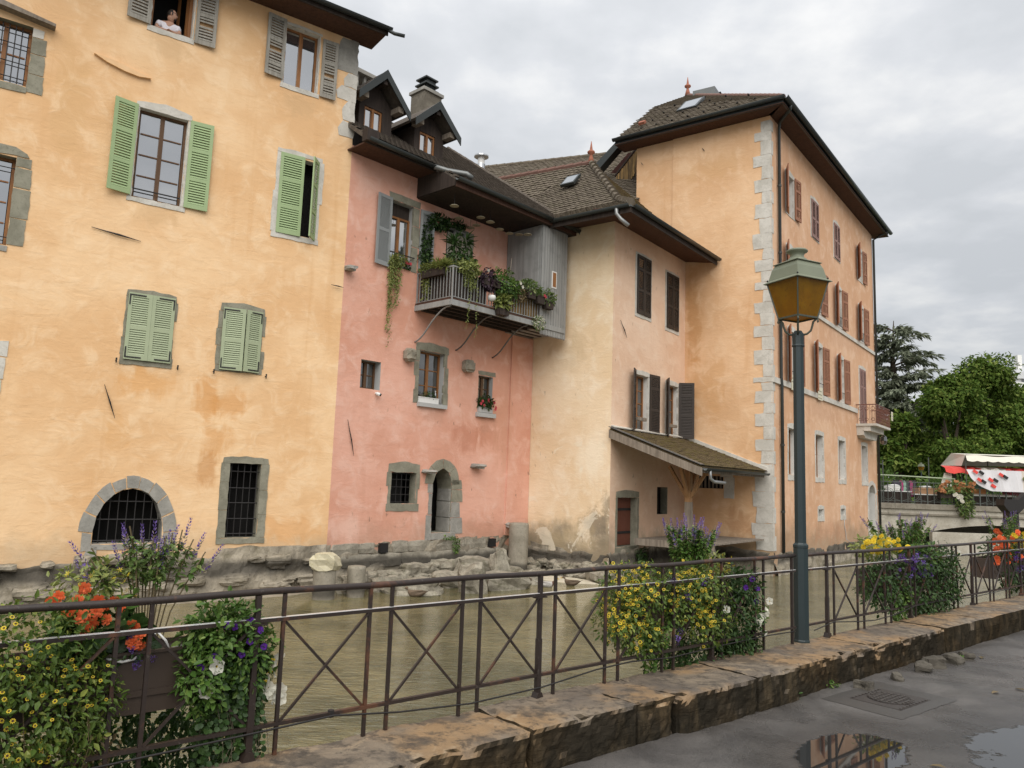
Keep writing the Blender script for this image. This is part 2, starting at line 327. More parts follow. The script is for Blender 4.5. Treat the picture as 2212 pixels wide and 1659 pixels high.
def glassmat(name, c, ior, rough=.03):
    t = NT(name); w = t.noise(1.1, 2); return t.fin(c, rough, t.bump(w, .05, .05), IOR=ior)
M_glass = glassmat('window_glass', (.06, .063, .066), 5.5)
M_glassd = glassmat('dim_window_glass', (.03, .028, .025), 2.4)
M_lav = petal('lavender_petal', (.20, .13, .40)); M_wpet = petal('white_petal', (.82, .80, .68)); M_ypet = petal('yellow_petal', (.80, .60, .05))
M_opet = petal('orange_petal', (.80, .17, .06)); M_ppet = petal('purple_petal', (.105, .025, .27)); M_pkpet = petal('pink_petal', (.72, .12, .15)); M_bud = petal('spent_bud', (.42, .36, .26)); M_eye = simple('flower_eye', (.05, .02, .01), .8)
L_zin = leafmat('zinnia_leaf', (.050, .095, .014), (.14, .20, .035), (.27, .30, .06)); L_bright = leafmat('bright_leaf', (.055, .12, .020), (.12, .205, .04), (.20, .28, .065))
L_dark = leafmat('dark_leaf', (.022, .052, .012), (.055, .105, .024)); L_sal = leafmat('salvia_leaf', (.085, .15, .035), (.17, .23, .065), (.25, .29, .10)); L_purple = leafmat('purple_leaf', (.03, .015, .025), (.07, .035, .05))
L_yel = leafmat('yellow_green_leaf', (.16, .20, .05), (.30, .32, .10)); L_dry = leafmat('dry_leaf', (.13, .10, .05), (.22, .16, .08)); L_stem = simple('green_brown_stem', (.12, .09, .045), .8)
# ------------------------------------------------------------------ setting: water, banks, street
def sheet(name, pts, mat, z, kind='structure'):
    me = bpy.data.meshes.new(name); me.from_pydata([(x, y, z) for x, y in pts], [], [tuple(range(len(pts)))]); me.materials.append(mat)
    o = put(name, me); o['kind'] = kind; return o
def rail_pt(u, off): p = RF.P(u, 0, off); return (p.x, p.y)
t = NT('canal_water')
flow = t.stretch(1.3, 3.6, 1, (0, 0, R(-14)))
w1 = t.noise(1.7, 4, .55, flow, .9); w2 = t.noise(5.0, 4, .6, flow, .6); bed = t.noise(.5, 5, .6); bed2 = t.noise(2.2, 5, .7)
c = t.mix(sm(t, bed, .38, .64), (.082, .077, .033), (.175, .150, .070)); c = t.mix(t.math('MULTIPLY', sm(t, bed2, .48, .70), .6), c, (.050, .050, .020))
t.fin(c, .02, t.bump(t.math('ADD', t.math('MULTIPLY', w1, 1.0), t.math('MULTIPLY', w2, .55)), .7, .13), IOR=1.75)
sheet('water', [(-60, -20), (60, -20), (60, 90), (-60, 90)], t.m, WATER)

t = NT('wet_asphalt')
g = t.noise(60, 5, .75); p1 = t.noise(1.1, 6, .62, None, .6); p2 = t.noise(.35, 4, .6); agg = t.noise(150, 2, .5)
# standing water lies in three shallow hollows of the street; its edge is broken up by the grain of the asphalt
def hollow(cx_, cy_, rx, ry, rot):
    mp = t.node('ShaderNodeMapping', vector_type='TEXTURE'); mp.inputs['Location'].default_value = (cx_, cy_, STREET); mp.inputs['Rotation'].default_value = (0, 0, R(rot)); mp.inputs['Scale'].default_value = (rx, ry, 1); t.l.new(t.co, mp.inputs['Vector'])
    ln = t.node('ShaderNodeVectorMath', operation='LENGTH'); t.l.new(mp.outputs[0], ln.inputs[0]); return ln.outputs['Value']
d = t.math('MINIMUM', hollow(2.45, 5.62, .58, .34, 42), t.math('MINIMUM', hollow(4.6, 6.05, 1.5, .55, 24), hollow(7.6, 8.0, 1.5, .5, 38)))
d = t.math('ADD', d, t.math('ADD', t.math('MULTIPLY', t.math('SUBTRACT', t.noise(2.2, 6, .62), .5), 1.0), t.math('MULTIPLY', t.math('SUBTRACT', t.noise(13, 4, .6), .5), .22)))
pud = t.math('SUBTRACT', 1.0, sm(t, d, .93, 1.0)); damp = t.math('SUBTRACT', 1.0, sm(t, d, .95, 2.5))
c = t.mix(sm(t, p1, .38, .62), (.058, .053, .049), (.115, .105, .096)); c = t.mix(t.math('MULTIPLY', sm(t, agg, .56, .68), .5), c, (.24, .22, .195)); c = t.mix(t.math('MULTIPLY', sm(t, g, .50, .64), .45), c, (.022, .020, .019)); c = t.mix(t.math('MULTIPLY', sm(t, p2, .5, .66), .45), c, (.036, .032, .030))
c = t.mix(t.math('MULTIPLY', damp, .55), c, (.030, .028, .026)); c = t.mix(pud, c, (.022, .021, .020))
ro = t.math('ADD', .26, t.math('MULTIPLY', sm(t, t.noise(.8, 5, .6, None, .8), .35, .68), .30)); ro = t.math('SUBTRACT', ro, t.math('MULTIPLY', damp, .17)); ro = t.math('MULTIPLY', ro, t.math('SUBTRACT', 1.0, t.math('MULTIPLY', pud, .93)))
bh_ = t.math('MULTIPLY', t.math('ADD', g, t.math('MULTIPLY', p1, .8)), t.math('SUBTRACT', 1.0, t.math('MAXIMUM', pud, t.math('MULTIPLY', damp, .55))))
t.fin(c, ro, t.bump(bh_, .7, .014), Specular_IOR_Level=.5)
M_asph = t.m
street = [rail_pt(-12, .50), rail_pt(60, .50), rail_pt(60, 40), rail_pt(-12, 40)]
sheet('street', street, M_asph, STREET)
def blob(pts, k=7, amp=.035):
    out = []; n = len(pts)
    for i in range(n):
        a, b, c2, d = (Vector(pts[(i+j) % n]) for j in (-1, 0, 1, 2))
        for j in range(k):
            s = j/k; v = .5*((2*b)+(-a+c2)*s+(2*a-5*b+4*c2-d)*s*s+(-a+3*b-3*c2+d)*s**3)
            out.append((v.x+random.uniform(-amp, amp), v.y+random.uniform(-amp, amp)))
    return out
t = NT('park_grass'); c = t.mix(t.noise(3, 5), (.04, .06, .02), (.08, .11, .03)); t.fin(c, .9)
sheet('park_ground', [(-400, 44.5), (400, 44.5), (400, 900), (-400, 900)], t.m, 1.0)
M_bank = M_base
mb = MB()                                                     # the bank the houses stand on, behind their fronts
sheet('bank_ground', [(-60, 10), (-7.5, 19.5), (-1, 27), (3, 28), (6, 30), (12, 33), (17, 40), (17, 44.5), (-60, 44.5)], simple('packed_earth', (.16, .13, .09), .95), -.3)

# quay wall: long blocks of worn stone, their top the kerb the railing stands on
quay = thing('kerb_wall', 'low worn stone kerb wall carrying the brown railing along the wet street', 'wall', RF.P(2, 0, .2))
t = NT('worn_kerb_stone')
n = t.noise(1.3, 8, .68, None, .6); f = t.noise(9, 7, .7); lam = t.noise(3.0, 7, .7, t.stretch(1, 1, 3.5), 1.2); rust = t.noise(.75, 5, .6); oi = t.node('ShaderNodeObjectInfo').outputs['Random']
c = t.mix(sm(t, n, .38, .62), (.105, .085, .066), (.20, .158, .112)); c = t.mix(t.math('MULTIPLY', sm(t, rust, .46, .58), .75), c, (.27, .165, .075)); c = t.mix(t.math('MULTIPLY', sm(t, lam, .55, .66), .6), c, (.33, .25, .16)); c = t.mix(t.math('MULTIPLY', sm(t, f, .50, .62), .7), c, (.040, .033, .027)); c = t.mix(t.math('MULTIPLY', sm(t, t.noise(2.6, 6, .7), .52, .62), .65), c, (.045, .038, .031))
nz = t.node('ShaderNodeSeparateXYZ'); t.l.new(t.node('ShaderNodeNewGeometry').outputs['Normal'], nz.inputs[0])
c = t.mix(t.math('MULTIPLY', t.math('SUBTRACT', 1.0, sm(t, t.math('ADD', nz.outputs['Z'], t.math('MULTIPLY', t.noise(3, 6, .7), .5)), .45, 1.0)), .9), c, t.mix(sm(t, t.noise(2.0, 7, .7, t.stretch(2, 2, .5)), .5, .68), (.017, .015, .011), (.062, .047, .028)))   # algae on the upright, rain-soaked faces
t.fin(c, t.math('ADD', .45, t.math('MULTIPLY', f, .5)), t.bump(t.math('ADD', t.math('MULTIPLY', lam, .9), t.math('MULTIPLY', f, .5)), .75, .03), Specular_IOR_Level=t.math('MULTIPLY', .4, sm(t, nz.outputs['Z'], .3, .9)))
M_kerb = t.m
def rough_block(fr, u0, u1, z0, z1, o0, o1, seg=.06, amp=.02, seed=0, bevel=.03, top=1.0):
    """block with worn edges: a displaced grid box"""
    bm = bmesh.new(); L, H, D = u1-u0, z1-z0, o1-o0
    nx, nz, ny = max(2, int(L/seg)), max(2, int(H/seg)), max(2, int(D/seg)); idx = {}
    def vert(i, j, k):
        if (i, j, k) in idx: return idx[i, j, k]
        u, o, z = i/nx*L, j/ny*D, k/nz*H
        d = [min(u, L-u), min(o, D-o), min(z, H-z)]; e = sorted(d)[1]
        r = max(0, bevel-e)/bevel if bevel else 0
        cu, co, cz = (L/2-u)/(L/2), (D/2-o)/(D/2), (H/2-z)/(H/2)
        p = fr.P(u0+u, z0+z, o0+o); q = vnoise(p, 2.2, seed)*amp*.7+vnoise(p, 7, seed)*amp*.7+vnoise(p, 19, seed)*amp*.45
        chip = max(0, vnoise(p, 4.1, seed+3)-.16)*.075 if e < .04 else 0
        s = r*r*bevel*.55 + chip
        p += fr.u*(cu*s*.5+q*.15) + fr.n*(co*s+(q*1.4 if abs(co) > .95 else q*.2)) + Vector((0, 0, cz*s+(q*.55*top if cz < -.9 else 0)))
        idx[i, j, k] = bm.verts.new(p); return idx[i, j, k]
    for k in (0, nz):
        for i in range(nx):
            for j in range(ny): bm.faces.new([vert(i,j,k), vert(i+1,j,k), vert(i+1,j+1,k), vert(i,j+1,k)])
    for j in (0, ny):
        for i in range(nx):
            for k in range(nz): bm.faces.new([vert(i,j,k), vert(i+1,j,k), vert(i+1,j,k+1), vert(i,j,k+1)])
    for i in (0, nx):
        for j in range(ny):
            for k in range(nz): bm.faces.new([vert(i,j,k), vert(i,j+1,k), vert(i,j+1,k+1), vert(i,j,k+1)])
    bmesh.ops.recalc_face_normals(bm, faces=bm.faces); me = bpy.data.meshes.new('block'); bm.to_mesh(me); bm.free(); return me
cuts = [-3.4, -1.9, -.35, 1.62, 2.62, 3.05, 4.05, 4.72, 6.3, 8.1, 9.3, 11.2, 13.0, 15.5, 18.5, 22, 27]
for i, (a, b) in enumerate(zip(cuts, cuts[1:])):
    me = rough_block(RF, a+.004, b-.004, -.42, random.uniform(-.012, .008) if b < 5 else random.uniform(-.01, .012), -.07+random.uniform(-.015, .015), .53+random.uniform(-.03, .04), seg=.032 if b < 9 else .09, amp=.020, seed=i, bevel=.02)
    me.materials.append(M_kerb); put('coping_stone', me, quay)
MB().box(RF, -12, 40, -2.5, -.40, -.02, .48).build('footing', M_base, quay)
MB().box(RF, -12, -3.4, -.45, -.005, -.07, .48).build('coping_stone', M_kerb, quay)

# ------------------------------------------------------------------ building parts
def wall(fr, outer, holes, mats, parent, depth=.28, sides=False, thick=.30, name='wall'):
    """facade with real openings: a face with holes, reveals running inwards; mats = plaster, reveal"""
    polys = [outer]+[h if not isinstance(h, dict) else h['p'] for h in holes]
    flat = [p for q in polys for p in q]
    tri = tessellate_polygon([[Vector((u, z, 0)) for u, z in q] for q in polys])
    m = MB(); m.add([fr.P(u, z) for u, z in flat], [tuple(t) for t in tri], 0)
    for h in holes:
        d = depth; q = h; mi = 1
        if isinstance(h, dict): q, d, mi = h['p'], h.get('d', depth), h.get('m', 1)
        n = len(q); m.add([fr.P(u, z, 0) for u, z in q]+[fr.P(u, z, -d) for u, z in q], [(i, (i+1) % n, n+(i+1) % n, n+i) for i in range(n)], mi)
    # the sides of the wall
    n = len(outer)
    if sides: m.add([fr.P(u, z, 0) for u, z in outer]+[fr.P(u, z, -thick-1.2) for u, z in outer], [(i, (i+1) % n, n+(i+1) % n, n+i) for i in range(n)], 0)
    return m.build(name, mats, parent)
def rect(u0, u1, z0, z1): return [(u0, z0), (u1, z0), (u1, z1), (u0, z1)]
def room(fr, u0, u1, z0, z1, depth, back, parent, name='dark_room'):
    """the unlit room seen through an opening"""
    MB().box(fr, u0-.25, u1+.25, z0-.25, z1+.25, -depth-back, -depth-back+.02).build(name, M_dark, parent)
def window(fr, u0, u1, z0, z1, depth, cols, rows, mat, parent, glass=None, label=None, fw=.055, mid=.04):
    """casement window: frame with a centre post and glazing bars, each pane its own piece"""
    m = MB(); o1 = -depth+.06; o0 = -depth
    m.box(fr, u0, u0+fw, z0, z1, o0, o1).box(fr, u1-fw, u1, z0, z1, o0, o1).box(fr, u0+fw, u1-fw, z0, z0+fw*1.2, o0, o1).box(fr, u0+fw, u1-fw, z1-fw, z1, o0, o1)
    a, b = u0+fw, u1-fw; c, d = z0+fw*1.2, z1-fw; w = (b-a)/cols; h = (d-c)/rows
    for i in range(1, cols):
        k = .09 if (cols == 2 or i == cols//2) and b-a > .5 else mid
        m.box(fr, a+w*i-k/2, a+w*i+k/2, c, d, o0+.005, o1+.008)
    for j in range(1, rows):
        for i in range(cols): m.box(fr, a+w*i+.03, a+w*(i+1)-.03, c+h*j-.014, c+h*j+.014, o0+.02, o1-.006)
    o = m.build('window', mat, parent)
    if label: o['label'] = label
    for i in range(cols):
        for j in range(rows):
            MB().box(fr, a+w*i+.012, a+w*(i+1)-.012, c+h*j+.004, c+h*(j+1)-.004, o0+.022, o0+.03).build('pane', glass or M_glass, o)
    return o
SLAT = {}
def slat_mesh(mat):
    if mat.name not in SLAT:
        m = MB(); f = Frame((0, 0, 0), u=Vector((1, 0, 0)), n=Vector((0, 1, 0))); m.box(f, 0, 1, -.5, .5, -.5, .5); SLAT[mat.name] = m.mesh('slat', mat)
    return SLAT[mat.name]
NSLAT = [0]
def shutter(fr, uh, w, z0, z1, ang, d, mat, parent, panels=(1/3, 1/3, 1/3), pitch=.045, single=True, th=.035, off=.02, label=None, straps=False, tilt=.5, gaps=()):
    """louvred shutter hinged at uh, width w in direction d, turned ang out of the wall; slats are pieces of it"""
    f = fr.sub(uh, off, ang, d); m = MB(); st = .075 if w > .38 else .055; H = z1-z0; rl = .085
    m.box(f, 0, st, z0, z1, 0, th).box(f, w-st, w, z0, z1, 0, th)
    zs = [z0]; tot = sum(panels)
    for p in panels: zs.append(zs[-1]+H*p/tot)
    for i, z in enumerate(zs):
        a = z0 if i == 0 else (z1-rl*1.1 if i == len(panels) else z-rl/2); b = z0+rl*1.3 if i == 0 else (z1 if i == len(panels) else z+rl/2)
        m.box(f, st, w-st, a, b, .002, th-.002)
    o = m.build('shutter', mat, parent)
    if label: o['label'] = label
    me = slat_mesh(mat); bulk = MB(); cnt = 0
    for i in range(len(panels)):
        a = zs[i]+(rl*1.3 if i == 0 else rl/2); b = zs[i+1]-(rl*1.1 if i == len(panels)-1 else rl/2); n = max(2, int((b-a)/pitch))
        for k in range(n):
            if (i, k) in gaps: continue
            z = a+(k+.5)*(b-a)/n
            M = f.mat(st-.004, z, th/2, w-2*st+.008, (b-a)/n*1.12, .009, -tilt)
            if single and NSLAT[0] < 300: put('slat', me, o, M); NSLAT[0] += 1
            else:
                cnt += 1
                bulk.add([M @ v.co for v in me.vertices], [tuple(p.vertices) for p in me.polygons])
    if cnt: bulk.build('louvre_slats', mat, o, kind='stuff')
    if straps:
        s = MB()
        for zz, sg in ((z0+.05, 1), (z1-.05, -1)):
            s.box(f, .012, w*.72, zz-.014, zz+.014, th, th+.008); s.box(f, .014, .042, zz+.014 if sg > 0 else zz-.22, zz+.22 if sg > 0 else zz-.014, th, th+.008)
        s.build('strap_hinge', M_iron, o)
    return o
def stone(fr, pts, o1, mat, parent, o0=-.05, name='stone', step=.13, amp=.013):
    return MB().prism(fr, ragged(pts, step, amp), o0, o1).build(name, mat, parent)
def surround(fr, u0, u1, z0, z1, mat, parent, w=.14, top=.16, bot=.13, njamb=1, o1=.012, jag=.05, arch=0, joint=.004):
    """dressed stones round an opening: lintel, sill and jamb stones, each a piece"""
    stone(fr, [(u0-w*.9, z1+joint), (u1+w*.9, z1+joint), (u1+w*.8, z1+top*.75), ((u0+u1)/2, z1+top+arch), (u0-w*.8, z1+top*.75)], o1+.003, mat, parent, name='lintel')
    stone(fr, [(u0-w, z0-bot), (u1+w, z0-bot), (u1+w, z0-joint), (u0-w, z0-joint)], o1+.006, mat, parent, name='sill')
    for s in (-1, 1):
        z = z0
        for k in range(njamb):
            ze = z1 if k == njamb-1 else z+(z1-z0)/njamb*random.uniform(.85, 1.15); ze = min(ze, z1)
            ww = w+random.uniform(-jag, jag*.6); a, b = ((u0-ww, u0) if s < 0 else (u1, u1+ww))
            stone(fr, [(a, z+joint), (b, z+joint), (b, ze-joint), (a, ze-joint)], o1+random.uniform(-.003, .003), mat, parent, name='jamb_stone'); z = ze
def bars(fr, us, zs, u0, u1, z0, z1, off, r, parent, name='window_grille', zf=None):
    """iron grille; zf(u) gives the height of an arched top"""
    m = MB()
    for u in us: m.tube([fr.P(u, z0, off), fr.P(u, zf(u) if zf else z1, off)], r, 5)
    for z in zs: m.tube([fr.P(u0, z, off+.008), fr.P(u1, z, off+.008)], r, 5)
    return m.build(name, M_iron, parent)
def gutter(a, b, parent, r=.075, mat=None, label=None, name='gutter'):
    """half-round gutter from a to b, open upwards"""
    a, b = Vector(a), Vector(b); t = (b-a).normalized(); x = t.cross(Vector((0, 0, 1))).normalized(); vs = []; n = 8
    for p in (a, b):
        for rr in (r, r*.86): vs += [p + x*rr*math.cos(math.pi*k/n) - Vector((0, 0, rr*math.sin(math.pi*k/n))) for k in range(n+1)]
    N = n+1; fs = []
    for k in range(n): fs += [(k, k+1, 2*N+k+1, 2*N+k), (N+k, 3*N+k, 3*N+k+1, N+k+1), (k, N+k, N+k+1, k+1), (2*N+k, 2*N+k+1, 3*N+k+1, 3*N+k)]
    m = MB().add(vs, fs); L = (b-a).length
    o = m.build(name, mat or M_gut, parent, smooth=True)
    return o
TILE = {}
def tile_mesh(mat, w, h, th):
    k = (mat.name, w, h)
    if k not in TILE:
        # plain tile with a rounded tail and its lower edge lifted
        v = [(-w*.48, h, 0), (w*.48, h, 0), (w*.48, h*.1, th*1.5), (w*.22, -h*.08, th*1.6), (-w*.22, -h*.08, th*1.6), (-w*.48, h*.1, th*1.5)]
        v += [(x, y, z-th) for x, y, z in v]; f = [(0, 1, 2, 3, 4, 5), (2, 8, 9, 3), (3, 9, 10, 4), (4, 10, 11, 5), (1, 7, 8, 2), (5, 11, 6, 0)]
        me = bpy.data.meshes.new('roof_tile'); me.from_pydata(v, [], f); me.materials.append(mat); TILE[k] = me
    return TILE[k]
def inside(p, poly):
    x, y = p; r = False; n = len(poly)
    for i in range(n):
        x1, y1 = poly[i]; x2, y2 = poly[(i+1) % n]
        if (y1 > y) != (y2 > y) and x < (x2-x1)*(y-y1)/(y2-y1)+x1: r = not r
    return r
def roof_tiles(parent, poly3, eave_a, eave_b, mat, w=.19, h=.15, th=.024, single=0, holes=(), sag=0):
    """tile a planar roof polygon in staggered courses along the eave a-b; `single` tiles are objects, the rest one part"""
    A = Vector(eave_a); X = (Vector(eave_b)-A).normalized(); N = Vector((0, 0, 0)); P = [Vector(p) for p in poly3]
    for i in range(len(P)): N += (P[i]-P[0]).cross(P[(i+1) % len(P)]-P[0])
    N.normalize(); N = N if N.z > 0 else -N; X = (X-N*X.dot(N)).normalized(); A = A-N*(A-P[0]).dot(N); Y = N.cross(X).normalized(); Y = Y if Y.z > 0 else -Y
    q = [((p-A).dot(X), (p-A).dot(Y)) for p in P]; x0, x1 = min(a for a, _ in q), max(a for a, _ in q); y0, y1 = min(b for _, b in q), max(b for _, b in q)
    me = tile_mesh(mat, w, h*1.25, th); bv = np.array([v.co for v in me.vertices]); bf = [tuple(p.vertices) for p in me.polygons]; spots = []
    for r in range(int((y1-y0)/h)+1):
        y = y0+r*h
        for c2 in range(int((x1-x0)/w)+2):
            x = x0+(c2+(.5 if r % 2 else 0))*w
            if inside((x, y+h*.5), q) and not any(inside((x, y+h*.5), hh) for hh in holes): spots.append((x, y))
    B = Matrix(((X.x, Y.x, N.x, 0), (X.y, Y.y, N.y, 0), (X.z, Y.z, N.z, 0), (0, 0, 0, 1)))
    V, F = [], []
    for i, (x, y) in enumerate(spots):
        p = A+X*x+Y*y+N*(.004+random.uniform(0, .012)); M = Matrix.Translation(p) @ B @ Matrix.Rotation(random.uniform(-.035, .035), 4, 'Z') @ Matrix.Rotation(random.uniform(-.02, .03), 4, 'X')
        if i < single: put('roof_tile', me, parent, M)
        else:
            b = len(V); V += [tuple(M @ Vector(v)) for v in bv]; F += [tuple(b+k for k in f) for f in bf]
    if V:
        o = put('roof_tiles', mesh_np('roof_tiles', V, F, mat), parent); o['kind'] = 'stuff'
    return A, X, Y, N
def ridge_tiles(a, b, parent, mat, r=.09, L=.36, mid=None):
    a, b = Vector(a), Vector(b); pts = [a, b] if mid is None else [a, Vector(mid), b]
    m = MB(); path = []
    for p, q in zip(pts, pts[1:]):
        n = max(1, int((q-p).length/L)); path += [(p+(q-p)*i/n, p+(q-p)*(i+1)/n) for i in range(n)]
    for p, q in path: m.tube([p, q+(q-p)*.12], [r*.9, r*1.08], 8)
    return m.build('ridge_tiles', mat, parent, kind='stuff')
STONES = {}
def stone_variants(mat, n=6, sub=2, amp=.16, flat=.8):
    k = mat.name+str(sub)+str(amp)
    if k not in STONES:
        L = []
        for s in range(n):
            bm = bmesh.new(); bmesh.ops.create_cube(bm, size=1); bmesh.ops.subdivide_edges(bm, edges=bm.edges, cuts=sub, use_grid_fill=True)
            for v in bm.verts:
                r = v.co.normalized()*.62; v.co = v.co.lerp(r, .42); v.co += v.co.normalized()*vnoise(v.co, 1.6, s+1)*amp*2
            me = bpy.data.meshes.new('stone'); bm.to_mesh(me); bm.free(); me.materials.append(mat); L.append(me)
        STONES[k] = L
    return STONES[k]
def ashlar(fr, u0, u1, z0, z1, off, mat, parent, name='stone', dep=.2):
    me = random.choice(stone_variants(mat, 5, 1, .045)); a = me.vertices
    M = fr.mat((u0+u1)/2, (z0+z1)/2, off-dep/2, (u1-u0)*1.09, (z1-z0)*1.09, dep, random.uniform(-.03, .03)); return put(name, me, parent, M)
def base_wall(fr, u0, u1, prof, o0, o1, parent, z0=-1.7, seg=.11, amp=.09, seed=0, name='stone_base', mat=None):
    """rough masonry footing: displaced grid from below the water up to the uneven plaster edge"""
    nu = int((u1-u0)/seg); nz = int((prof[0][1]-z0)/seg); V, F = [], []
    def top(u):
        for (a, za), (b, zb) in zip(prof, prof[1:]):
            if a <= u <= b: return za+(zb-za)*(u-a)/(b-a)
        return prof[-1][1]
    for j in range(nz+2):
        for i in range(nu+1):
            u = u0+(u1-u0)*i/nu; zt = top(u)+vnoise((u*2, seed, 0), 1.3)*.06; k = min(1, j/nz); z = z0+(zt-z0)*k
            o = o1+(o0-o1)*k**1.5 if j <= nz else -.06
            p = fr.P(u, z, o); lay = vnoise((u*.8, z*5, seed), 1.0)
            d = vnoise(p, 1.5, seed)*amp*1.2+vnoise(p, 4.5, seed)*amp*.8+lay*amp*.7
            V.append(tuple(p+fr.n*(d if j <= nz else 0)+Vector((0, 0, vnoise(p, 3, seed+2)*.03))))
    w = nu+1
    for j in range(nz+1):
        for i in range(nu): F.append((j*w+i, j*w+i+1, (j+1)*w+i+1, (j+1)*w+i))
    return put(name, mesh_np(name, V, F, mat or M_base, False), parent)
def tri_iron(fr, a, b, parent, off=.03, name='wall_anchor', r=.010):
    (u0, z0), (u1, z1) = a, b; mu, mz = u0+(u1-u0)*.55, z0+(z1-z0)*.55
    m = MB().tube([fr.P(u0, z0, off), fr.P((u0+mu)/2, (z0+mz)/2, off), fr.P(mu, mz, off+.015), fr.P(u1, z1, off)], [r*.5, r, r*1.7, r*.4], 5)
    return m.build(name, M_iron, parent)

# ================================================================== yellow house
yh = thing('yellow_house', 'tall yellow-orange plastered house at the left with green louvred shutters and barred stone windows', 'house', YF.P(-4, WATER))
archz = lambda u: -.07 + 1.14*max(0, 1-((u+4.47)/.69)**2)**.5 if abs(u+4.47) < .69 else -.07
arch8 = [(-5.15, -.08), (-5.15, .35), (-5.08, .58), (-4.98, .76), (-4.85, .92), (-4.66, 1.04), (-4.46, 1.08), (-4.24, 1.03), (-4.04, .92), (-3.92, .74), (-3.85, .54), (-3.81, .3), (-3.80, -.07)]
Yop = [dict(p=rect(-5.02, -4.13, 11.50, 12.80), d=.22, m=2), dict(p=rect(-1.93, -1.06, 11.18, 12.75), d=.22, m=2), dict(p=rect(-5.06, -4.03, 7.45, 9.52), d=.2, m=2),
       dict(p=rect(-1.80, -.90, 7.38, 9.36), d=.25, m=2), rect(-4.82, -4.06, 3.95, 5.22), rect(-2.80, -2.10, 3.95, 5.22), dict(p=rect(-2.47, -1.75, .01, 1.71), d=.32, m=1),
       dict(p=arch8, d=.45, m=3), dict(p=rect(-8.1, -7.2, 9.26, 10.58), d=.22, m=1), dict(p=rect(-8.15, -7.22, 5.87, 7.72), d=.25, m=1)]
wall(YF, [(-12, -1.5), (.0, -1.5), (.0, 13.06), (-12, 13.06)], Yop, [M_yel, M_gst, M_revw, M_gst2], yh, sides=True)
MB().slab([YF.P(-12, 13.06, -1), YF.P(0, 13.06, -1), YF.P(0, -1.4, -1), YF.P(-12, -1.4, -1)], .05).build('inner_wall', M_dark, yh)
base_wall(YF, -12, -.02, [(-12, -.5), (-6.7, -.50), (-5.1, -.45), (-3.8, -.32), (-2.3, -.2), (0, -.19)], .05, .30, yh, seed=1)
for k in range(70):
    u = random.uniform(-8, -.1); z = random.uniform(-1.15, -.32); sz = random.uniform(.12, .34)
    put('base_stone', random.choice(stone_variants(M_base, 6, 2, .16)), yh, YF.mat(u, z, .03+.19*max(0, (-.2-z))**.7, sz*random.uniform(1.2, 2.0), sz*.7, .3, random.uniform(-.1, .1)))
# eave
MB().box(YF, -12, .42, 12.99, 13.03, -.1, .80).build('soffit', M_soff, yh)
MB().box(YF, -12, .45, 12.96, 13.16, .80, .84).build('fascia_board', M_dkwood, yh)
gutter(YF.P(-12, 13.12, .93), YF.P(.50, 13.12, .93), yh, .085)
MB().tube([YF.P(.42, 13.05, .93), YF.P(.55, 12.98, 1.0), YF.P(.8, 12.96, 1.1)], .05, 8).build('rain_spout', M_gut, yh, smooth=True)
MB().slab([YF.P(-12, 13.18, .9), YF.P(.5, 13.18, .9), YF.P(.5, 15.5, -4), YF.P(-12, 15.5, -4)], .1).build('roof', M_tile2, yh)
# windows
room(YF, -5.02, -4.13, 11.5, 12.8, .22, .9, yh)
MB().box(YF, -5.02, -4.96, 11.5, 12.8, -.22, -.16).box(YF, -4.20, -4.13, 11.5, 12.8, -.22, -.16).box(YF, -5.02, -4.13, 12.74, 12.8, -.22, -.16).build('window', M_frame, yh, label='open window frame with nothing glazed across it')
g = YF.sub(-4.20, -.2, R(-68), -1); MB().box(g, 0, .05, 11.55, 12.74, 0, .045).box(g, .34, .40, 11.55, 12.74, 0, .045).box(g, .05, .34, 11.55, 11.62, 0, .045).build('casement', M_frame, yh)
window(YF, -1.93, -1.06, 11.18, 12.75, .22, 2, 1, M_frame, yh)
window(YF, -5.06, -4.03, 7.45, 9.52, .2, 2, 4, M_frame2, yh)
MB().tube([YF.P(-5.05, 7.66, -.06), YF.P(-4.05, 7.66, -.06)], .016, 6).build('window_guard_bar', M_iron, yh)
room(YF, -1.8, -.9, 7.4, 9.3, .25, .2, yh); room(YF, -4.8, -4.1, 3.95, 5.2, .2, .1, yh); room(YF, -2.8, -2.1, 3.95, 5.2, .2, .1, yh)
room(YF, -2.47, -1.75, 0, 1.7, .32, .5, yh); room(YF, -5.15, -3.8, -.1, 1.1, .45, .6, yh)
window(YF, -8.1, -7.2, 9.26, 10.58, .22, 2, 2, M_frame, yh); window(YF, -8.15, -7.22, 5.87, 7.72, .25, 2, 4, M_frame, yh)
bars(YF, [-7.95+.115*k for k in range(6)], [9.42, 9.75, 10.15, 10.45], -8.08, -7.22, 9.3, 10.55, -.1, .011, yh)
bars(YF, [-8], [6.05, 7.5], -8.15, -7.22, 5.9, 7.7, -.08, .011, yh)
bars(YF, [-2.40+.148*k for k in range(5)], [.10, .44, .80, 1.14, 1.52], -2.47, -1.75, .03, 1.69, -.10, .012, yh)
bars(YF, [-5.02+.165*k for k in range(8)], [-.02, .42, .80], -5.14, -3.81, -.07, 1, -.12, .012, yh, zf=archz)
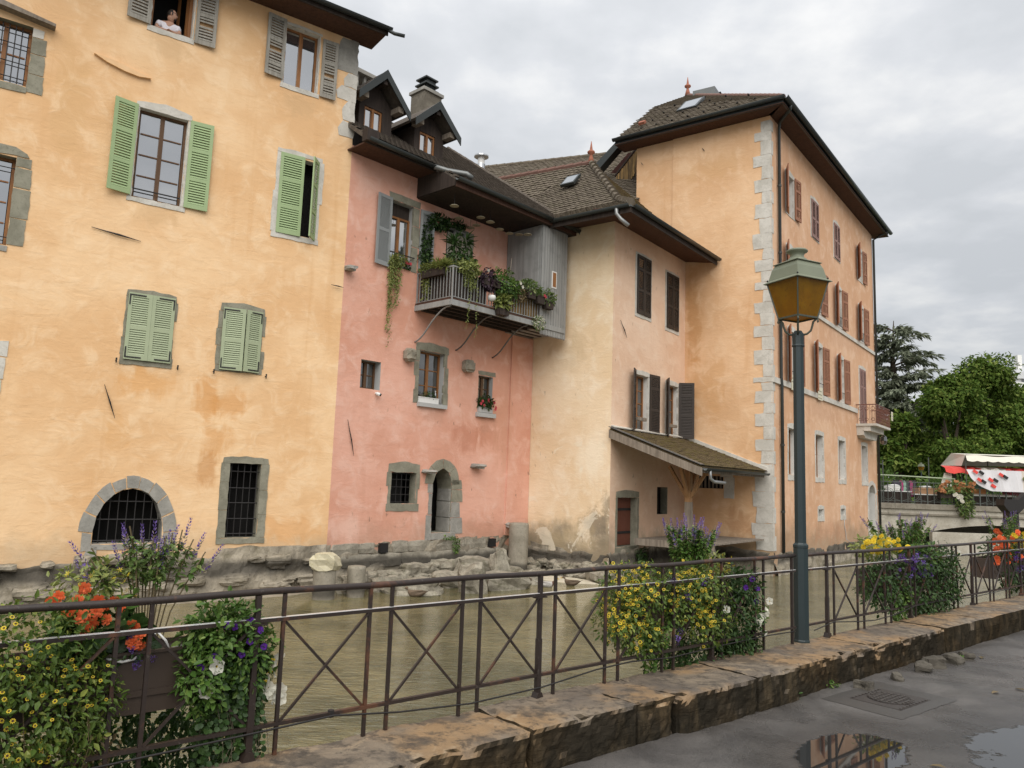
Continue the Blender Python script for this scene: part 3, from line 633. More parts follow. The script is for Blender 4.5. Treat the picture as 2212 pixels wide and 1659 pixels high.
# dressed stones
surround(YF, -5.02, -4.13, 11.50, 12.8, M_wst, yh, .06, .1, .13, 1)
surround(YF, -1.93, -1.06, 11.18, 12.75, M_wst, yh, .07, .09, .12, 1)
surround(YF, -5.06, -4.03, 7.45, 9.52, M_wst, yh, .09, .16, .11, 1, arch=.07)
surround(YF, -1.82, -.88, 7.37, 9.40, M_wst, yh, .13, .13, .14, 2, jag=.06)
surround(YF, -4.82, -4.06, 3.95, 5.22, M_gst, yh, .15, .20, .22, 3, jag=.04)
surround(YF, -2.80, -2.10, 3.95, 5.22, M_gst, yh, .19, .24, .14, 3, jag=.06)
surround(YF, -2.47, -1.75, .01, 1.71, M_gst, yh, .19, .17, .13, 3, jag=.012, o1=.016)
for z0, z1, a in ((9.16, 9.55, .28), (9.57, 10.0, .26), (10.02, 10.36, .27), (10.38, 10.56, .2)): stone(YF, [(-7.2, z0), (-7.2+a, z0), (-7.2+a, z1), (-7.2, z1)], .014, M_gst if z1 < 10.5 else M_wst, yh, name='jamb_stone')
for z0, z1, a in ((5.9, 6.45, .28), (6.47, 7.08, .31), (7.10, 7.52, .29), (7.54, 7.74, .27)): stone(YF, [(-7.22, z0), (-7.22+a, z0), (-7.22+a, z1), (-7.22, z1)], .014, M_gst, yh, name='jamb_stone')
stone(YF, [(-8.3, 7.74), (-7.0, 7.76), (-7.05, 7.84), (-7.25, 7.93), (-8.3, 7.95)], .02, M_gst, yh, name='lintel')
stone(YF, [(-8.3, 9.08), (-7.2, 9.12), (-7.2, 9.24), (-8.3, 9.24)], .02, M_gst, yh, name='sill'); stone(YF, [(-8.3, 5.72), (-7.2, 5.74), (-7.2, 5.85), (-8.3, 5.85)], .02, M_gst2, yh, name='sill')
for z0, z1, a in ((2.78, 3.15, .1), (3.17, 3.6, .13), (3.62, 3.94, .16)): stone(YF, [(-7.6, z0), (-7.14+a, z0), (-7.14+a, z1), (-7.6, z1)], .015, M_wst, yh, name='jamb_stone')
MB().prism(YF, [(-8.6, 10.84), (-6.82, 10.64), (-6.82, 10.70), (-8.6, 11.0)], -.02, .22).build('drip_board', M_oldwood, yh)
# arch stones
n8 = 11; th0, th1 = R(-12), R(192); c8 = (-4.47, .02)
def arc(r, rz, a): return (c8[0]+math.cos(a)*r, c8[1]+math.sin(a)*rz)
for k in range(n8):
    a, b = th0+(th1-th0)*k/n8+.012, th0+(th1-th0)*(k+1)/n8-.012; rr = random.uniform(.93, 1.05)
    pts = [arc(.70, 1.08, a), arc(.93*rr, 1.34*rr**.5, a), arc(.93*rr, 1.34*rr**.5, (a+b)/2), arc(.93*rr, 1.34*rr**.5, b), arc(.70, 1.08, b)]
    stone(YF, pts, random.uniform(.012, .022), M_gst2, yh, name='arch_stone')
stone(YF, [(-5.3, -.42), (-5.02, -.42), (-5.05, -.14), (-5.22, -.1)], .02, M_gst2, yh); stone(YF, [(-5.16, -.2), (-3.6, -.18), (-3.6, -.085), (-5.16, -.09)], .02, M_gst2, yh, name='sill')
# corner stones showing through the plaster
for a, z0, z1, mt in ((-.55, 12.05, 12.98, M_gst2), (-.32, 11.66, 12.05, M_wst), (-.50, 11.28, 11.64, M_wst), (-.31, 10.72, 11.26, M_wst), (-.39, 10.28, 10.70, M_wst)):
    stone(YF, [(a, z0), (.012, z0), (.012, z1), (a+.1, z1), (a-.03, (z0+z1)/2)], .012, mt, yh, name='corner_stone', amp=.03)
# shutters
G = dict(panels=(1, 1, 1), pitch=.056)
shutter(YF, -5.10, .49, 7.47, 9.56, R(13), -1, M_green, yh, **G); shutter(YF, -3.98, .51, 7.45, 9.53, R(4), 1, M_green, yh, **G)
shutter(YF, -1.84, .60, 7.35, 9.40, R(3), 1, M_green, yh, off=.0, label='green shutter pulled almost shut', **G); shutter(YF, -.87, .42, 7.33, 9.38, R(52), -1, M_green, yh, off=.0, label='green shutter standing ajar', **G)
G2 = dict(panels=(1, 1.1), pitch=.047, straps=True)
shutter(YF, -4.91, .475, 3.84, 5.31, R(2), 1, M_green2, yh, **G2); shutter(YF, -3.96, .475, 3.84, 5.31, R(2), -1, M_green2, yh, **G2)
shutter(YF, -2.90, .50, 3.84, 5.30, R(9), 1, M_green2, yh, **G2); shutter(YF, -2.00, .40, 3.84, 5.30, R(14), -1, M_green2, yh, **G2)
G3 = dict(panels=(1, 1), pitch=.06)
shutter(YF, -5.04, .48, 11.50, 12.82, R(6), -1, M_greysh, yh, panels=(1, .9), pitch=.07); shutter(YF, -4.07, .46, 11.42, 12.82, R(6), 1, M_greysh, yh, panels=(1, .9), pitch=.07, gaps=((0, 5),))
shutter(YF, -1.96, .47, 11.25, 12.84, R(6), -1, M_greysh, yh, pitch=.07, panels=(.5, 1, 1), gaps=((1, 4), (0, 3))); shutter(YF, -.98, .41, 11.13, 12.70, R(5), 1, M_greysh, yh, pitch=.07, panels=(.6, .9, 1), gaps=((1, 2),))
for u, z in ((-5.04, 3.79), (-3.8, 3.77), (-3.02, 3.77), (-1.82, 3.79)):
    MB().tube([YF.P(u, z, -.02), YF.P(u, z, .08)], .012, 5).tube([YF.P(u, z-.06, .08), YF.P(u, z+.05, .085)], [.012, .02], 5).build('shutter_catch', M_iron, yh)
tri_iron(YF, (-5.76, 6.58), (-4.78, 6.47), yh, r=.013); tri_iron(YF, (-5.21, 3.25), (-4.95, 2.55), yh); tri_iron(YF, (-.35, 6.29), (-.01, 6.27), yh, off=.06)
MB().prism(YF, [(-6.06, 10.41), (-5.8, 10.30), (-5.45, 10.215), (-5.15, 10.185), (-4.90, 10.225), (-5.3, 10.315), (-5.7, 10.39)], -.03, .07).build('wall_bulge', M_yel, yh)

# ================================================================== pink house
ph = thing('pink_house', 'salmon pink house with two dark dormers and a plant-filled balcony', 'house', PF.P(3.5, WATER))
arch7 = [(3.38, .02), (3.37, .8), (3.36, 1.36), (3.42, 1.56), (3.52, 1.71), (3.68, 1.81), (3.82, 1.80), (3.97, 1.69), (4.06, 1.52), (4.10, 1.3), (4.10, .6), (4.10, .02)]
Pop = [dict(p=rect(1.40, 2.18, 7.22, 9.06), d=.22, m=1), dict(p=rect(3.45, 4.35, 6.3, 8.92), d=.2, m=1), dict(p=rect(.70, 1.34, 3.78, 4.53), d=.3, m=1), dict(p=rect(2.66, 3.60, 3.60, 5.07), d=.26, m=1),
       dict(p=rect(5.0, 5.62, 3.54, 4.65), d=.22, m=1), dict(p=rect(1.89, 2.75, .82, 1.65), d=.26, m=2), dict(p=arch7, d=.62, m=2)]
wall(PF, [(0, -1.5), (7.394, -1.5), (7.394, 9.35), (2.30, 9.35), (2.30, 10.12), (0, 10.12)], Pop, [M_pink, M_reveal, M_gst], ph)
MB().box(PF, 0, 7.3, -1.4, 9.3, -1.3, -1.2).build('inner_wall', M_dark, ph)
MB().prism(PF, [(6.36, -.12), (7.39, -.20), (7.39, 6.1), (6.40, 6.1)], -.02, .05).build('wall_pier', M_pink, ph)
base_wall(PF, 0, 7.3, [(0, -.20), (1.4, -.21), (3.2, -.18), (4.8, -.13), (6.3, -.12), (7.3, -.2)], -.02, .16, ph, seed=2)
# ashlar courses
for k, (z0, z1, zz) in enumerate(((-.46, -.20, .05), (-.80, -.48, .09))):
    u = .15 if k == 0 else .4
    while u < 6.1:
        w = random.uniform(.45, 1.25) if k else random.uniform(.35, .8)
        if k == 0 and (abs(u+w/2-1.72) < .25+w/2 or abs(u+w/2-5.76) < .15+w/2):
            w = .3
            if abs(u+w/2-1.72) < .32 or abs(u+w/2-5.76) < .26: u += w; continue
        ashlar(PF, u+.01, min(u+w, 6.15)-.01, z0+.01, z1+.04*(k == 0)*random.random(), zz+random.uniform(0, .03), M_ash, ph, 'base_stone', .3); u += w
for u in (1.58, 5.66): MB().box(PF, u, u+.24, -.44, -.20, -.2, .12).build('drain_hole', M_dark, ph)
# dressed openings
surround(PF, 2.66, 3.60, 3.60, 5.07, M_gst, ph, .17, .26, .02, 4, jag=.07); surround(PF, 1.89, 2.75, .82, 1.65, M_gst, ph, .13, .30, .20, 2, jag=.06)
stone(PF, [(5.62, 4.67), (5.0, 4.67), (4.98, 4.79), (5.72, 4.81), (5.74, 4.67)], .012, M_gst, ph, name='lintel'); stone(PF, [(1.33, 9.07), (2.40, 9.07), (2.42, 9.25), (1.30, 9.27)], .012, M_gst, ph, name='lintel')
for z0, z1, a in ((7.2, 7.9, .2), (7.92, 8.5, .24), (8.52, 9.05, .21)): stone(PF, [(2.18, z0), (2.18+a, z0), (2.18+a, z1), (2.18, z1)], .012, M_gst, ph, name='jamb_stone')
for z0, z1, a in ((6.3, 7.2, .2), (7.22, 8.1, .22), (8.12, 8.9, .2)): stone(PF, [(4.35, z0), (4.35+a, z0), (4.35+a, z1), (4.35, z1)], .012, M_gst, ph, name='jamb_stone')
for (a, b, c2) in ((3.66, 3.54, .07), (2.66, 3.6, 0)): pass
MB().box(PF, 2.64, 3.70, 3.49, 3.60, -.2, .10).build('sill', M_reveal, ph); MB().box(PF, 4.93, 5.72, 3.40, 3.53, -.2, .10).build('sill', M_reveal, ph)
pts = arch7
for k, (z0, z1, a) in enumerate(((-.02, .42, .48), (.44, .86, .36), (.88, 1.22, .44), (1.24, 1.5, .40))): stone(PF, [(4.10, z0), (4.10+a, z0), (4.10+a-.04, z1), (4.10, z1)], .014, M_gst2 if k < 2 else M_gst, ph, name='arch_stone')
for k, (z0, z1, a) in enumerate(((-.18, .5, .20), (.52, 1.1, .13), (1.12, 1.36, .18))): stone(PF, [(3.37-a, z0), (3.37, z0), (3.37, z1), (3.37-a, z1)], .014, M_gst2, ph, name='arch_stone')
c7 = (3.73, 1.36)
for k in range(4):
    a, b = math.pi*k/4+.015, math.pi*(k+1)/4-.015; A = lambda r, rz, t: (c7[0]+math.cos(t)*r, c7[1]+math.sin(t)*rz)
    stone(PF, [A(.37, .46, a), A(.66, .72, a), A(.66, .72, (a+b)/2), A(.66, .72, b), A(.37, .46, b)], .014, M_gst, ph, name='arch_stone')
stone(PF, [(3.38, -.17), (4.28, -.17), (4.25, .015), (3.38, .015)], .06, M_gst2, ph, name='threshold')
for k, (z0, z1) in enumerate(((.03, .42), (.44, .88), (.90, 1.24))): MB().box(PF, 4.06, 4.096, z0, z1, -.55, -.03).build('reveal_stone', M_gst2, ph)
room(PF, 3.37, 4.1, 0, 1.8, .62, .3, ph); room(PF, 1.89, 2.49, .82, 1.65, .26, .3, ph)
bars(PF, [1.98, 2.15, 2.32, 2.48], [.86, 1.06, 1.26, 1.46, 1.62], 1.90, 2.62, .83, 1.64, -.10, .011, ph)
window(PF, .70, 1.34, 3.78, 4.53, .3, 2, 2, M_frame2, ph, M_glassd, fw=.05); window(PF, 2.66, 3.60, 3.60, 5.07, .26, 2, 3, M_frame, ph, M_glassd); window(PF, 5.0, 5.62, 3.54, 4.65, .22, 2, 3, M_frame2, ph, M_glassd, fw=.045)
window(PF, 1.40, 2.18, 7.22, 8.68, .22, 2, 1, M_frame, ph); MB().box(PF, 1.4, 2.18, 8.68, 9.06, -.22, -.2).build('transom_panel', M_dkwood, ph)
window(PF, 3.45, 4.35, 6.3, 8.92, .2, 2, 1, M_reveal, ph, M_glassd)
m = MB(); n = 40
vs = [PF.P(3.5+.8*i/n, z, -.02+.03*math.sin(i*1.9)+.01*math.sin(i*.7)) for z in (6.35, 8.72) for i in range(n+1)]
m.add(vs, [(i, i+1, n+2+i, n+1+i) for i in range(n)]); tag(m.build('curtain', simple('beige_curtain', (.34, .31, .25), .9), None, smooth=True), 'beige eyelet curtain hanging in the balcony doorway', 'curtain')
shutter(PF, 1.39, .52, 7.14, 9.09, R(7), -1, M_bluegrey, ph, panels=(1, 1), pitch=.03, single=False); shutter(PF, 2.42, .46, 7.25, 9.06, R(10), 1, M_bluegrey, ph, panels=(1, 1), pitch=.03, single=False)
MB().tube([PF.P(1.38, 7.58, .06), PF.P(2.24, 7.58, .06)], .018, 6).build('window_guard_bar', M_iron, ph)
for u0, u1, z0, z1, d, nm in ((2.05, 2.44, 4.66, 5.03, .28, 'corbel'), (4.27, 4.72, 4.66, 5.02, .28, 'corbel')):
    m = MB(); h = z1-z0
    for a, b, o in ((0, .35, .12), (.35, .7, .22), (.7, 1, .3)): m.box(PF, u0+.02, u1-.03, z0+h*a, z0+h*b+.002, -.05, o)
    o = put('corbel', rough_block(PF, u0, u1-.05, z0, z1, -.05, .27, .07, .03, seed=int(u0*10), bevel=.10), ph); o.data.materials.append(M_conc)
for u, z, s, sz in ((.1, 6.80, .22, .13), (3.1, 1.70, .32, .1), (5.0, 1.92, .36, .13), (6.46, .19, .2, .12)):
    put('projecting_stone', stone_variants(M_gst2, 6, 2, .16)[int(u*3) % 6], ph, PF.mat(u, z, .1, s, sz, .36, .1))
tri_iron(PF, (.37, 2.93), (.62, 2.02), ph)
cm = thing('security_camera', 'small white security camera on the pink wall below the square window', 'camera', PF.P(1.24, 3.66, .06))
MB().tube([PF.P(1.22, 3.69, 0), PF.P(1.22, 3.69, .06)], .03, 8).build('mount', M_white, cm); MB().tube([PF.P(1.21, 3.68, .06), PF.P(1.27, 3.65, .12)], .045, 8).build('body', M_white, cm); MB().tube([PF.P(1.26, 3.655, .12), PF.P(1.29, 3.64, .15)], .035, 8).build('lens', M_iron, cm)
# roof
RZ = lambda o: 10.68-.7*o
rp = [(-.15, .86), (2.3, .86), (2.3, 1.6), (7.5, 1.6), (7.5, -4.66), (-.15, -4.66)]
MB().slab([PF.P(u, RZ(o), o) for u, o in rp], .1).build('roof', M_tile2, ph)
prf = [o for o in bpy.data.objects if o.name.startswith('roof') and o.parent == ph][0]
roof_tiles(prf, [PF.P(u, RZ(o)+.01, o) for u, o in rp], PF.P(-.15, RZ(1.6)+.01, 1.6), PF.P(7.5, RZ(1.6)+.01, 1.6), M_tile2, .18, .16)
ridge_tiles(PF.P(7.46, RZ(1.5)+.04, 1.5), PF.P(7.46, RZ(-4.6)+.04, -4.6), prf, M_tile2, .07)
MB().slab([PF.P(-.1, RZ(-4.66), -4.66), PF.P(7.5, RZ(-4.66), -4.66), PF.P(7.5, 10.5, -9.3), PF.P(-.1, 10.5, -9.3)], .1).build('rear_roof', M_tile2, ph)
MB().prism(Frame(PF.P(7.4, 0, 0), u=-PF.n, n=PF.u), [(-1.2, 9.6), (4.6, RZ(-4.6)-.1), (9.2, 10.4), (9.2, 9.0), (-1.2, 9.0)], -.1, 0).build('gable_wall', M_cream, ph)
MB().box(PF, -.12, 2.3, 9.93, 9.97, -.05, .80).build('soffit', M_soff, ph); MB().box(PF, -.15, 2.3, 9.90, 10.10, .80, .84).build('fascia_board', M_dkwood, ph)
gutter(PF.P(-.15, 10.02, .93), PF.P(2.2, 10.0, .93), ph, .085); MB().box(PF, -.22, .14, 9.93, 10.25, .74, .96).build('eave_box', M_dkwood, ph)
MB().tube([PF.P(2.05, 9.97, .93), PF.P(2.4, 9.92, 1.1), PF.P(2.75, 9.84, 1.5), PF.P(2.84, 9.72, 1.62)], .075, 10).build('rain_pipe', M_zinc, ph, smooth=True)
MB().box(PF, 2.3, 7.6, 9.34, 9.38, -.05, 1.55).build('soffit', M_dkwood, ph); MB().box(PF, 2.3, 7.55, 9.34, 9.58, 1.55, 1.59).build('fascia_board', M_soff, ph)
gutter(PF.P(2.25, 9.56, 1.68), PF.P(7.72, 9.50, 1.68), ph, .09)
MB().prism(Frame(PF.P(2.3, 0, 0), u=PF.n, n=-PF.u), [(-.02, 9.36), (1.56, 9.36), (1.6, 9.50), (.84, 10.02), (-.02, 10.1)], 0, .04).build('eave_side_board', M_dkwood, ph)
MB().tube([PF.P(7.6, 9.48, 1.68), PF.P(7.62, 9.3, 1.72), PF.P(7.75, 9.22, 1.78), PF.P(8.05, 9.24, 1.9)], .05, 8).build('rain_spout', M_zinc, ph, smooth=True)
# dormers
def dormer(u0, u1, w0, w1, apex, eave, label):
    d = MB(); uc = (u0+u1)/2; z0 = RZ(-.4)-.05; fo = -.4
    d.box(PF, u0, w0, z0, eave, fo-1.6, fo).box(PF, w1, u1, z0, eave, fo-1.6, fo).box(PF, w0, w1, 11.60, eave, fo-.2, fo)
    d.prism(PF, [(u0, eave), (u1, eave), (uc, apex-.25)], fo-.2, fo+.002)
    o = d.build('dormer', M_dkwood, ph); o['label'] = label
    window(PF, w0, w1, z0+.02, 11.60, -fo+.08, 2, 1, M_frame, o) if False else None
    m = MB(); P = PF
    for s, a in ((-1, u0-.30), (1, u1+.30)):
        sl = (apex-(eave+.12))/((u1-u0)/2+.30); A = (a, eave-.02); vs = [P.P(a, eave-.02, .02), P.P(uc, apex, .02), P.P(uc, apex, -(apex-10.68)/.7), P.P(a, eave-.02, -(eave-10.7)/.7)]
        m.slab(vs, .07)
    rf = m.build('dormer_roof', M_tile2, o)
    for s, a in ((-1, u0-.32), (1, u1+.32)):
        q = [(a, eave-.03), (uc, apex+.02), (uc, apex-.24), (a+s*.0, eave-.27)]
        MB().prism(PF, q, .02, .05).build('barge_board', M_gut, o)
        MB().box(PF, (u0-.13 if s < 0 else u1-.05), (u0+.05 if s < 0 else u1+.13), eave-.10, eave+.06, fo, -.05).build('purlin_end', M_oldwood, o)
    MB().box(PF, uc-.07, uc+.07, apex-.4, apex-.27, fo, -.02).build('purlin_end', M_dkwood, o)
    # window as a piece of the dormer
    f = MB(); zz0 = z0+.02
    f.box(PF, w0, w0+.05, zz0, 11.6, fo-.10, fo-.03).box(PF, w1-.05, w1, zz0, 11.6, fo-.10, fo-.03).box(PF, (w0+w1)/2-.04, (w0+w1)/2+.04, zz0, 11.6, fo-.10, fo-.02).box(PF, w0+.05, w1-.05, zz0, zz0+.05, fo-.1, fo-.03).box(PF, w0+.05, w1-.05, 11.54, 11.6, fo-.1, fo-.03)
    f.build('dormer_window', M_frame, o)
    for a, b in ((w0+.05, (w0+w1)/2-.04), ((w0+w1)/2+.04, w1-.05)): MB().box(PF, a, b, zz0+.05, 11.54, fo-.08, fo-.07).build('pane', M_glass, o)
    for s, a in ((-1, u0), (1, u1)): pass
dormer(.42, 1.54, .60, 1.20, 12.62, 11.74, 'dark timber dormer next to the yellow house'); dormer(2.38, 3.50, 2.58, 3.17, 12.50, 11.72, 'dark timber dormer in front of the stone chimney')
# chimney
CH = MB(); CH.box(PF, 5.02, 5.82, 12.4, 14.85, -3.95, -3.25); ch = CH.build('chimney', stone_mat('sooty_render', (.105, .09, .07), (.185, .165, .13), (.045, .04, .032), bump=.5, scale=2), ph)
MB().box(PF, 4.96, 5.88, 14.85, 14.96, -4.01, -3.19).build('chimney_slab', M_gst2, ch)
m = MB(); 
for z, w in ((15.0, .30), (15.2, .30), (15.42, .28)): m.box(PF, 5.42-w, 5.42+w, z, z+.05, -3.6-w, -3.6+w)
for z in (14.97, 15.05, 15.25): m.box(PF, 5.25, 5.65, z, z+.17, -3.8, -3.4)
m.build('chimney_cowl', M_gut, ch)
c0 = MB().box(PF, 1.62, 2.25, 12.0, 13.28, -2.9, -2.35).build('chimney', M_gst2, ph); m = MB()
for u in (1.66, 1.93, 2.20):
    for o in (-2.85, -2.4): m.box(PF, u-.04, u+.04, 13.28, 13.68, o-.04, o+.04)
m.build('chimney_post', M_gst2, c0); MB().box(PF, 1.52, 2.34, 13.68, 13.80, -3.0, -2.25).build('chimney_slab', M_gst2, c0)
m = MB().tube([PF.P(9.6, 12.8, -5), PF.P(9.6, 14.15, -5)], .17, 12).tube([PF.P(9.6, 14.45, -5), PF.P(9.6, 14.5, -5)], .3, 12); fl = m.build('flue', simple('steel', (.55, .56, .57), .3, .1, 4, metallic=.8), ph)
MB().tube([PF.P(9.6, 14.15, -5), PF.P(9.6, 14.46, -5)], .14, 12).build('flue_mesh', M_white, fl)

# balcony
bal = MB().box(PF, 2.42, 7.2, 6.20, 6.26, .0, 1.44).build('balcony', M_oldwood, ph)
MB().box(PF, 2.40, 7.2, 6.12, 6.27, 1.44, 1.50).box(PF, 2.38, 2.44, 6.12, 6.27, 0, 1.44).build('edge_beam', M_shed, bal)
MB().box(PF, 2.42, 6.1, 6.265, 6.33, 1.40, 1.47).box(PF, 2.40, 2.46, 6.265, 6.33, 0, 1.40).build('kick_board', M_soff, bal)
for k in range(4): MB().box(PF, 2.45, 7.15, 6.10, 6.195, .2+.33*k, .27+.33*k).build('joist', M_dkwood, bal)
bmt = simple('grey_rail_paint', (.25, .25, .24), .5, .15, 6); me = MB().box(Frame((0, 0, 0), u=Vector((1, 0, 0)), n=Vector((0, 1, 0))), -.5, .5, 0, 1, -.5, .5).mesh('baluster', bmt)
for k in range(1, 31): put('baluster', me, bal, PF.mat(2.43+k*.116, 6.36, 1.47, .018, .80, .018))
for k in range(1, 12): put('baluster', me, bal, PF.mat(2.43, 6.36, .02+k*.122, .018, .80, .018))
for u, o in ((2.43, 1.47), (4.30, 1.47), (6.02, 1.47), (2.43, .03)): put('rail_post', me, bal, PF.mat(u, 6.2, o, .035, 1.0, .035))
MB().box(PF, 2.41, 6.05, 7.16, 7.20, 1.445, 1.495).box(PF, 2.41, 2.45, 7.16, 7.20, 0, 1.445).build('handrail', bmt, bal); MB().box(PF, 2.42, 6.05, 6.345, 6.365, 1.455, 1.485).box(PF, 2.42, 2.44, 6.345, 6.365, 0, 1.455).build('bottom_rail', bmt, bal)
for k in range(33):
    if 12 <= k <= 14: continue
    MB().box(PF, 2.5+k*.106, 2.597+k*.106, 6.36, 7.08+random.uniform(-.02, .02), 1.39, 1.41).build('screen_board', M_strip if k > 14 else M_dkwood, bal)
for k in range(12): MB().box(PF, 2.50, 2.52, 6.36, 7.05, .08+k*.108, .18+k*.108).build('screen_board', M_dkwood, bal)
def bracket(u):
    pts = [PF.P(u, 6.12-1.02*math.sin(t*math.pi/2)**1.0*(t if True else 1), 1.42*(1-t)**.8*(.5+.5*math.cos(math.pi*t*.55))+.0) for t in [i/10 for i in range(11)]]
    pts = [PF.P(u, z, o) for z, o in ((6.11, 1.42), (6.10, 1.25), (6.04, 1.08), (5.93, .90), (5.78, .70), (5.60, .52), (5.44, .36), (5.33, .20), (5.27, .06), (5.26, 0))]
    MB().tube(pts, .024, 6).build('bracket', bmt if u < 3 else M_zinc, bal, smooth=True)
for u in (2.46, 4.02, 5.55): bracket(u)
# boarded box at the balcony's right end
shd = MB().box(PF, 6.09, 7.26, 6.12, 9.34, .0, 1.44).build('boarded_box', M_shed, ph)
for k in range(10):
    u = 6.05+k*.122; z0 = 5.98-.02*k*0; MB().prism(PF, [(u+.006, 5.96), (u+.03, 5.92), (u+.045, 5.97), (u+.06, 5.91), (u+.075, 5.97), (u+.09, 5.92), (u+.114, 5.96), (u+.114, 9.30), (u+.006, 9.30)], 1.445, 1.47).build('plank', M_shed, shd)
for k in range(12): f = Frame(PF.P(6.06, 0, 0), u=PF.n, n=-PF.u); MB().box(f, .02+k*.118, .134+k*.118, 6.2, 9.32, .0, .022).build('plank', M_shed, shd)
f = Frame(PF.P(6.06, 0, 0), u=PF.n, n=-PF.u); MB().box(f, .75, 1.35, 7.55, 8.95, .022, .045).build('hatch_door', M_shed, shd)
MB().box(f, .92, 1.16, 6.9, 7.42, .022, .04).build('small_window', M_white, shd); MB().box(f, .95, 1.13, 6.93, 7.39, .04, .044).build('pane', M_glassd, shd)
MB().box(PF, 6.53, 6.76, 7.45, 7.98, 1.47, 1.485).build('small_window', M_white, shd); MB().box(PF, 6.57, 6.72, 7.49, 7.94, 1.485, 1.49).build('pane', M_frame, shd)

# ================================================================== cream house
chh = thing('cream_house', 'cream plastered corner house with a brown tiled hip roof and dark brown shutters', 'house', LF.P(0, WATER))
wall(CF, [(0, -1.5), (2.978, -1.5), (2.978, 9.62), (0, 9.62)], [], [M_cream, M_revw], chh)
Lop = [dict(p=rect(1.52, 2.36, 6.98, 8.90), d=.12, m=1), dict(p=rect(3.66, 4.50, 6.92, 8.82), d=.12, m=1), dict(p=rect(1.47, 2.36, 3.24, 5.02), d=.24, m=1), dict(p=rect(3.68, 4.60, 3.20, 4.96), d=.24, m=1),
       dict(p=rect(.46, 1.70, -.32, 1.15), d=.26, m=2), dict(p=rect(3.08, 3.84, .62, 1.50), d=.25, m=2)]
wall(LF, [(0, -1.5), (5.147, -1.5), (5.147, 9.62), (0, 9.62)], Lop, [M_rose, M_revw, M_gst], chh)
base_wall(CF, -.1, 3.02, [(-.1, -.3), (1.9, -.5), (3.02, -.55)], .02, .22, chh, seed=3); base_wall(LF, -.05, 5.1, [(-.05, -.5), (.4, -.4), (5.1, -.4)], .03, .3, chh, seed=4)
for u0, u1, z0, z1 in ((1.47, 2.40, 6.99, 8.92), (3.62, 4.53, 6.91, 8.84)):
    surround(LF, u0, u1, z0, z1, M_wst, chh, .10, .1, .12, 1, jag=0); w = (u1-u0)/2
    for a, d in ((u0, 1), (u1, -1)): shutter(LF, a, w-.01, z0, z1, R(1), d, M_brownsh, chh, panels=(1, .9, .6), pitch=.05, single=False, off=.015)
for u0, u1, z0, z1 in ((1.47, 2.36, 3.24, 5.02), (3.68, 4.60, 3.20, 4.96)):
    surround(LF, u0, u1, z0, z1, M_wst, chh, .10, .17, .10, 1, jag=0); window(LF, u0, u1, z0, z1, .24, 2, 4, M_frame, chh, M_glassd)
    MB().box(LF, u0+.02, u1-.25, z0+.32, z0+.42, .0, .10).build('window_shelf', M_oldwood, chh)
shutter(LF, 1.44, .50, 3.18, 5.14, R(22), -1, M_brownsh, chh, panels=(1, .9, .6), pitch=.05, single=False); shutter(LF, 2.42, .58, 3.18, 5.13, R(6), 1, M_brownsh, chh, panels=(1, .9, .6), pitch=.05, single=False)
shutter(LF, 3.65, .46, 3.17, 5.12, R(35), -1, M_brownsh, chh, panels=(1, .9, .6), pitch=.05, single=False); shutter(LF, 4.64, .52, 3.18, 5.12, R(62), 1, M_brownsh, chh, panels=(1, .9, .6), pitch=.05, single=False)
surround(LF, .46, 1.70, -.32, 1.15, M_gst, chh, .12, .23, .18, 3, jag=.02)
m = MB()
for k in range(4): m.box(LF, .47+k*.307, .47+k*.307+.302, -.30, 1.14, -.26, -.22)
dr = m.build('door', simple('rust_brown_door', (.15, .05, .028), .7, .2, 5), chh); MB().box(LF, .5, 1.66, .05, .12, -.22, -.20).box(LF, .5, 1.66, .75, .82, -.22, -.20).build('door_strap', M_iron, dr)
room(LF, 3.08, 3.84, .6, 1.5, .25, .1, chh); tri_iron(LF, (.41, 6.55), (.83, 6.06), chh)
# roof, with a flared foot
apex = Vector((2.534, 26.264, 12.83)); cn = Vector((3.2267, 21.2715, 9.50)); brk = CF.P(2.978, 0, 0)+(CF.n+LF.n)*.3; brk.z = 10.05
rv = Vector((math.sin(R(119)), math.cos(R(119)), 0)); rL = apex-rv*4.6
bL = brk-CF.u*5.6; eL = cn-CF.u*5.6
crf = MB().slab([brk, apex, bL], .08).slab([apex, rL, bL], .08).slab([cn, brk, bL, eL], .08).build('roof', M_tile, chh)
Lend_b = LF.P(5.1, 10.05, .3); Lend_e = LF.P(5.14, 9.5, 1.2)
MB().slab([brk, apex, Lend_b], .08).slab([cn, brk, Lend_b, Lend_e], .08).build('roof_hip_side', M_tilem, chh)
sk = [CF.P(-.17, 11.33, 0), CF.P(0, 11.52, 0), CF.P(.39, 11.46, 0), CF.P(.23, 11.27, 0)]
A, X, Y, N = roof_tiles(crf, [brk, apex, bL], bL, brk, M_tile, .19, .155, single=300); roof_tiles(crf, [apex, rL, bL], bL, bL+(apex-rL), M_tile, .19, .155)
roof_tiles(crf, [cn+Vector((0, 0, .015)), brk, bL, eL+Vector((0, 0, .015))], eL, cn, M_tile, .19, .155)
hs = [o for o in bpy.data.objects if o.name == 'roof_hip_side'][0]; roof_tiles(hs, [brk, apex, Lend_b], brk, Lend_b, M_tilem, .19, .155); roof_tiles(hs, [cn, brk, Lend_b, Lend_e], cn, Lend_e, M_tilem, .19, .155)
for seg in range(16):
    a = seg/16; q = lambda t: apex.lerp(brk, t/.72) if t < .72 else brk.lerp(cn, (t-.72)/.28)
    m = MB().tube([q(a)+Vector((0, 0, .03)), q(a+1/16)+Vector((0, 0, .075))], [.10, .13], 8); m.build('hip_tile', M_tile, crf)
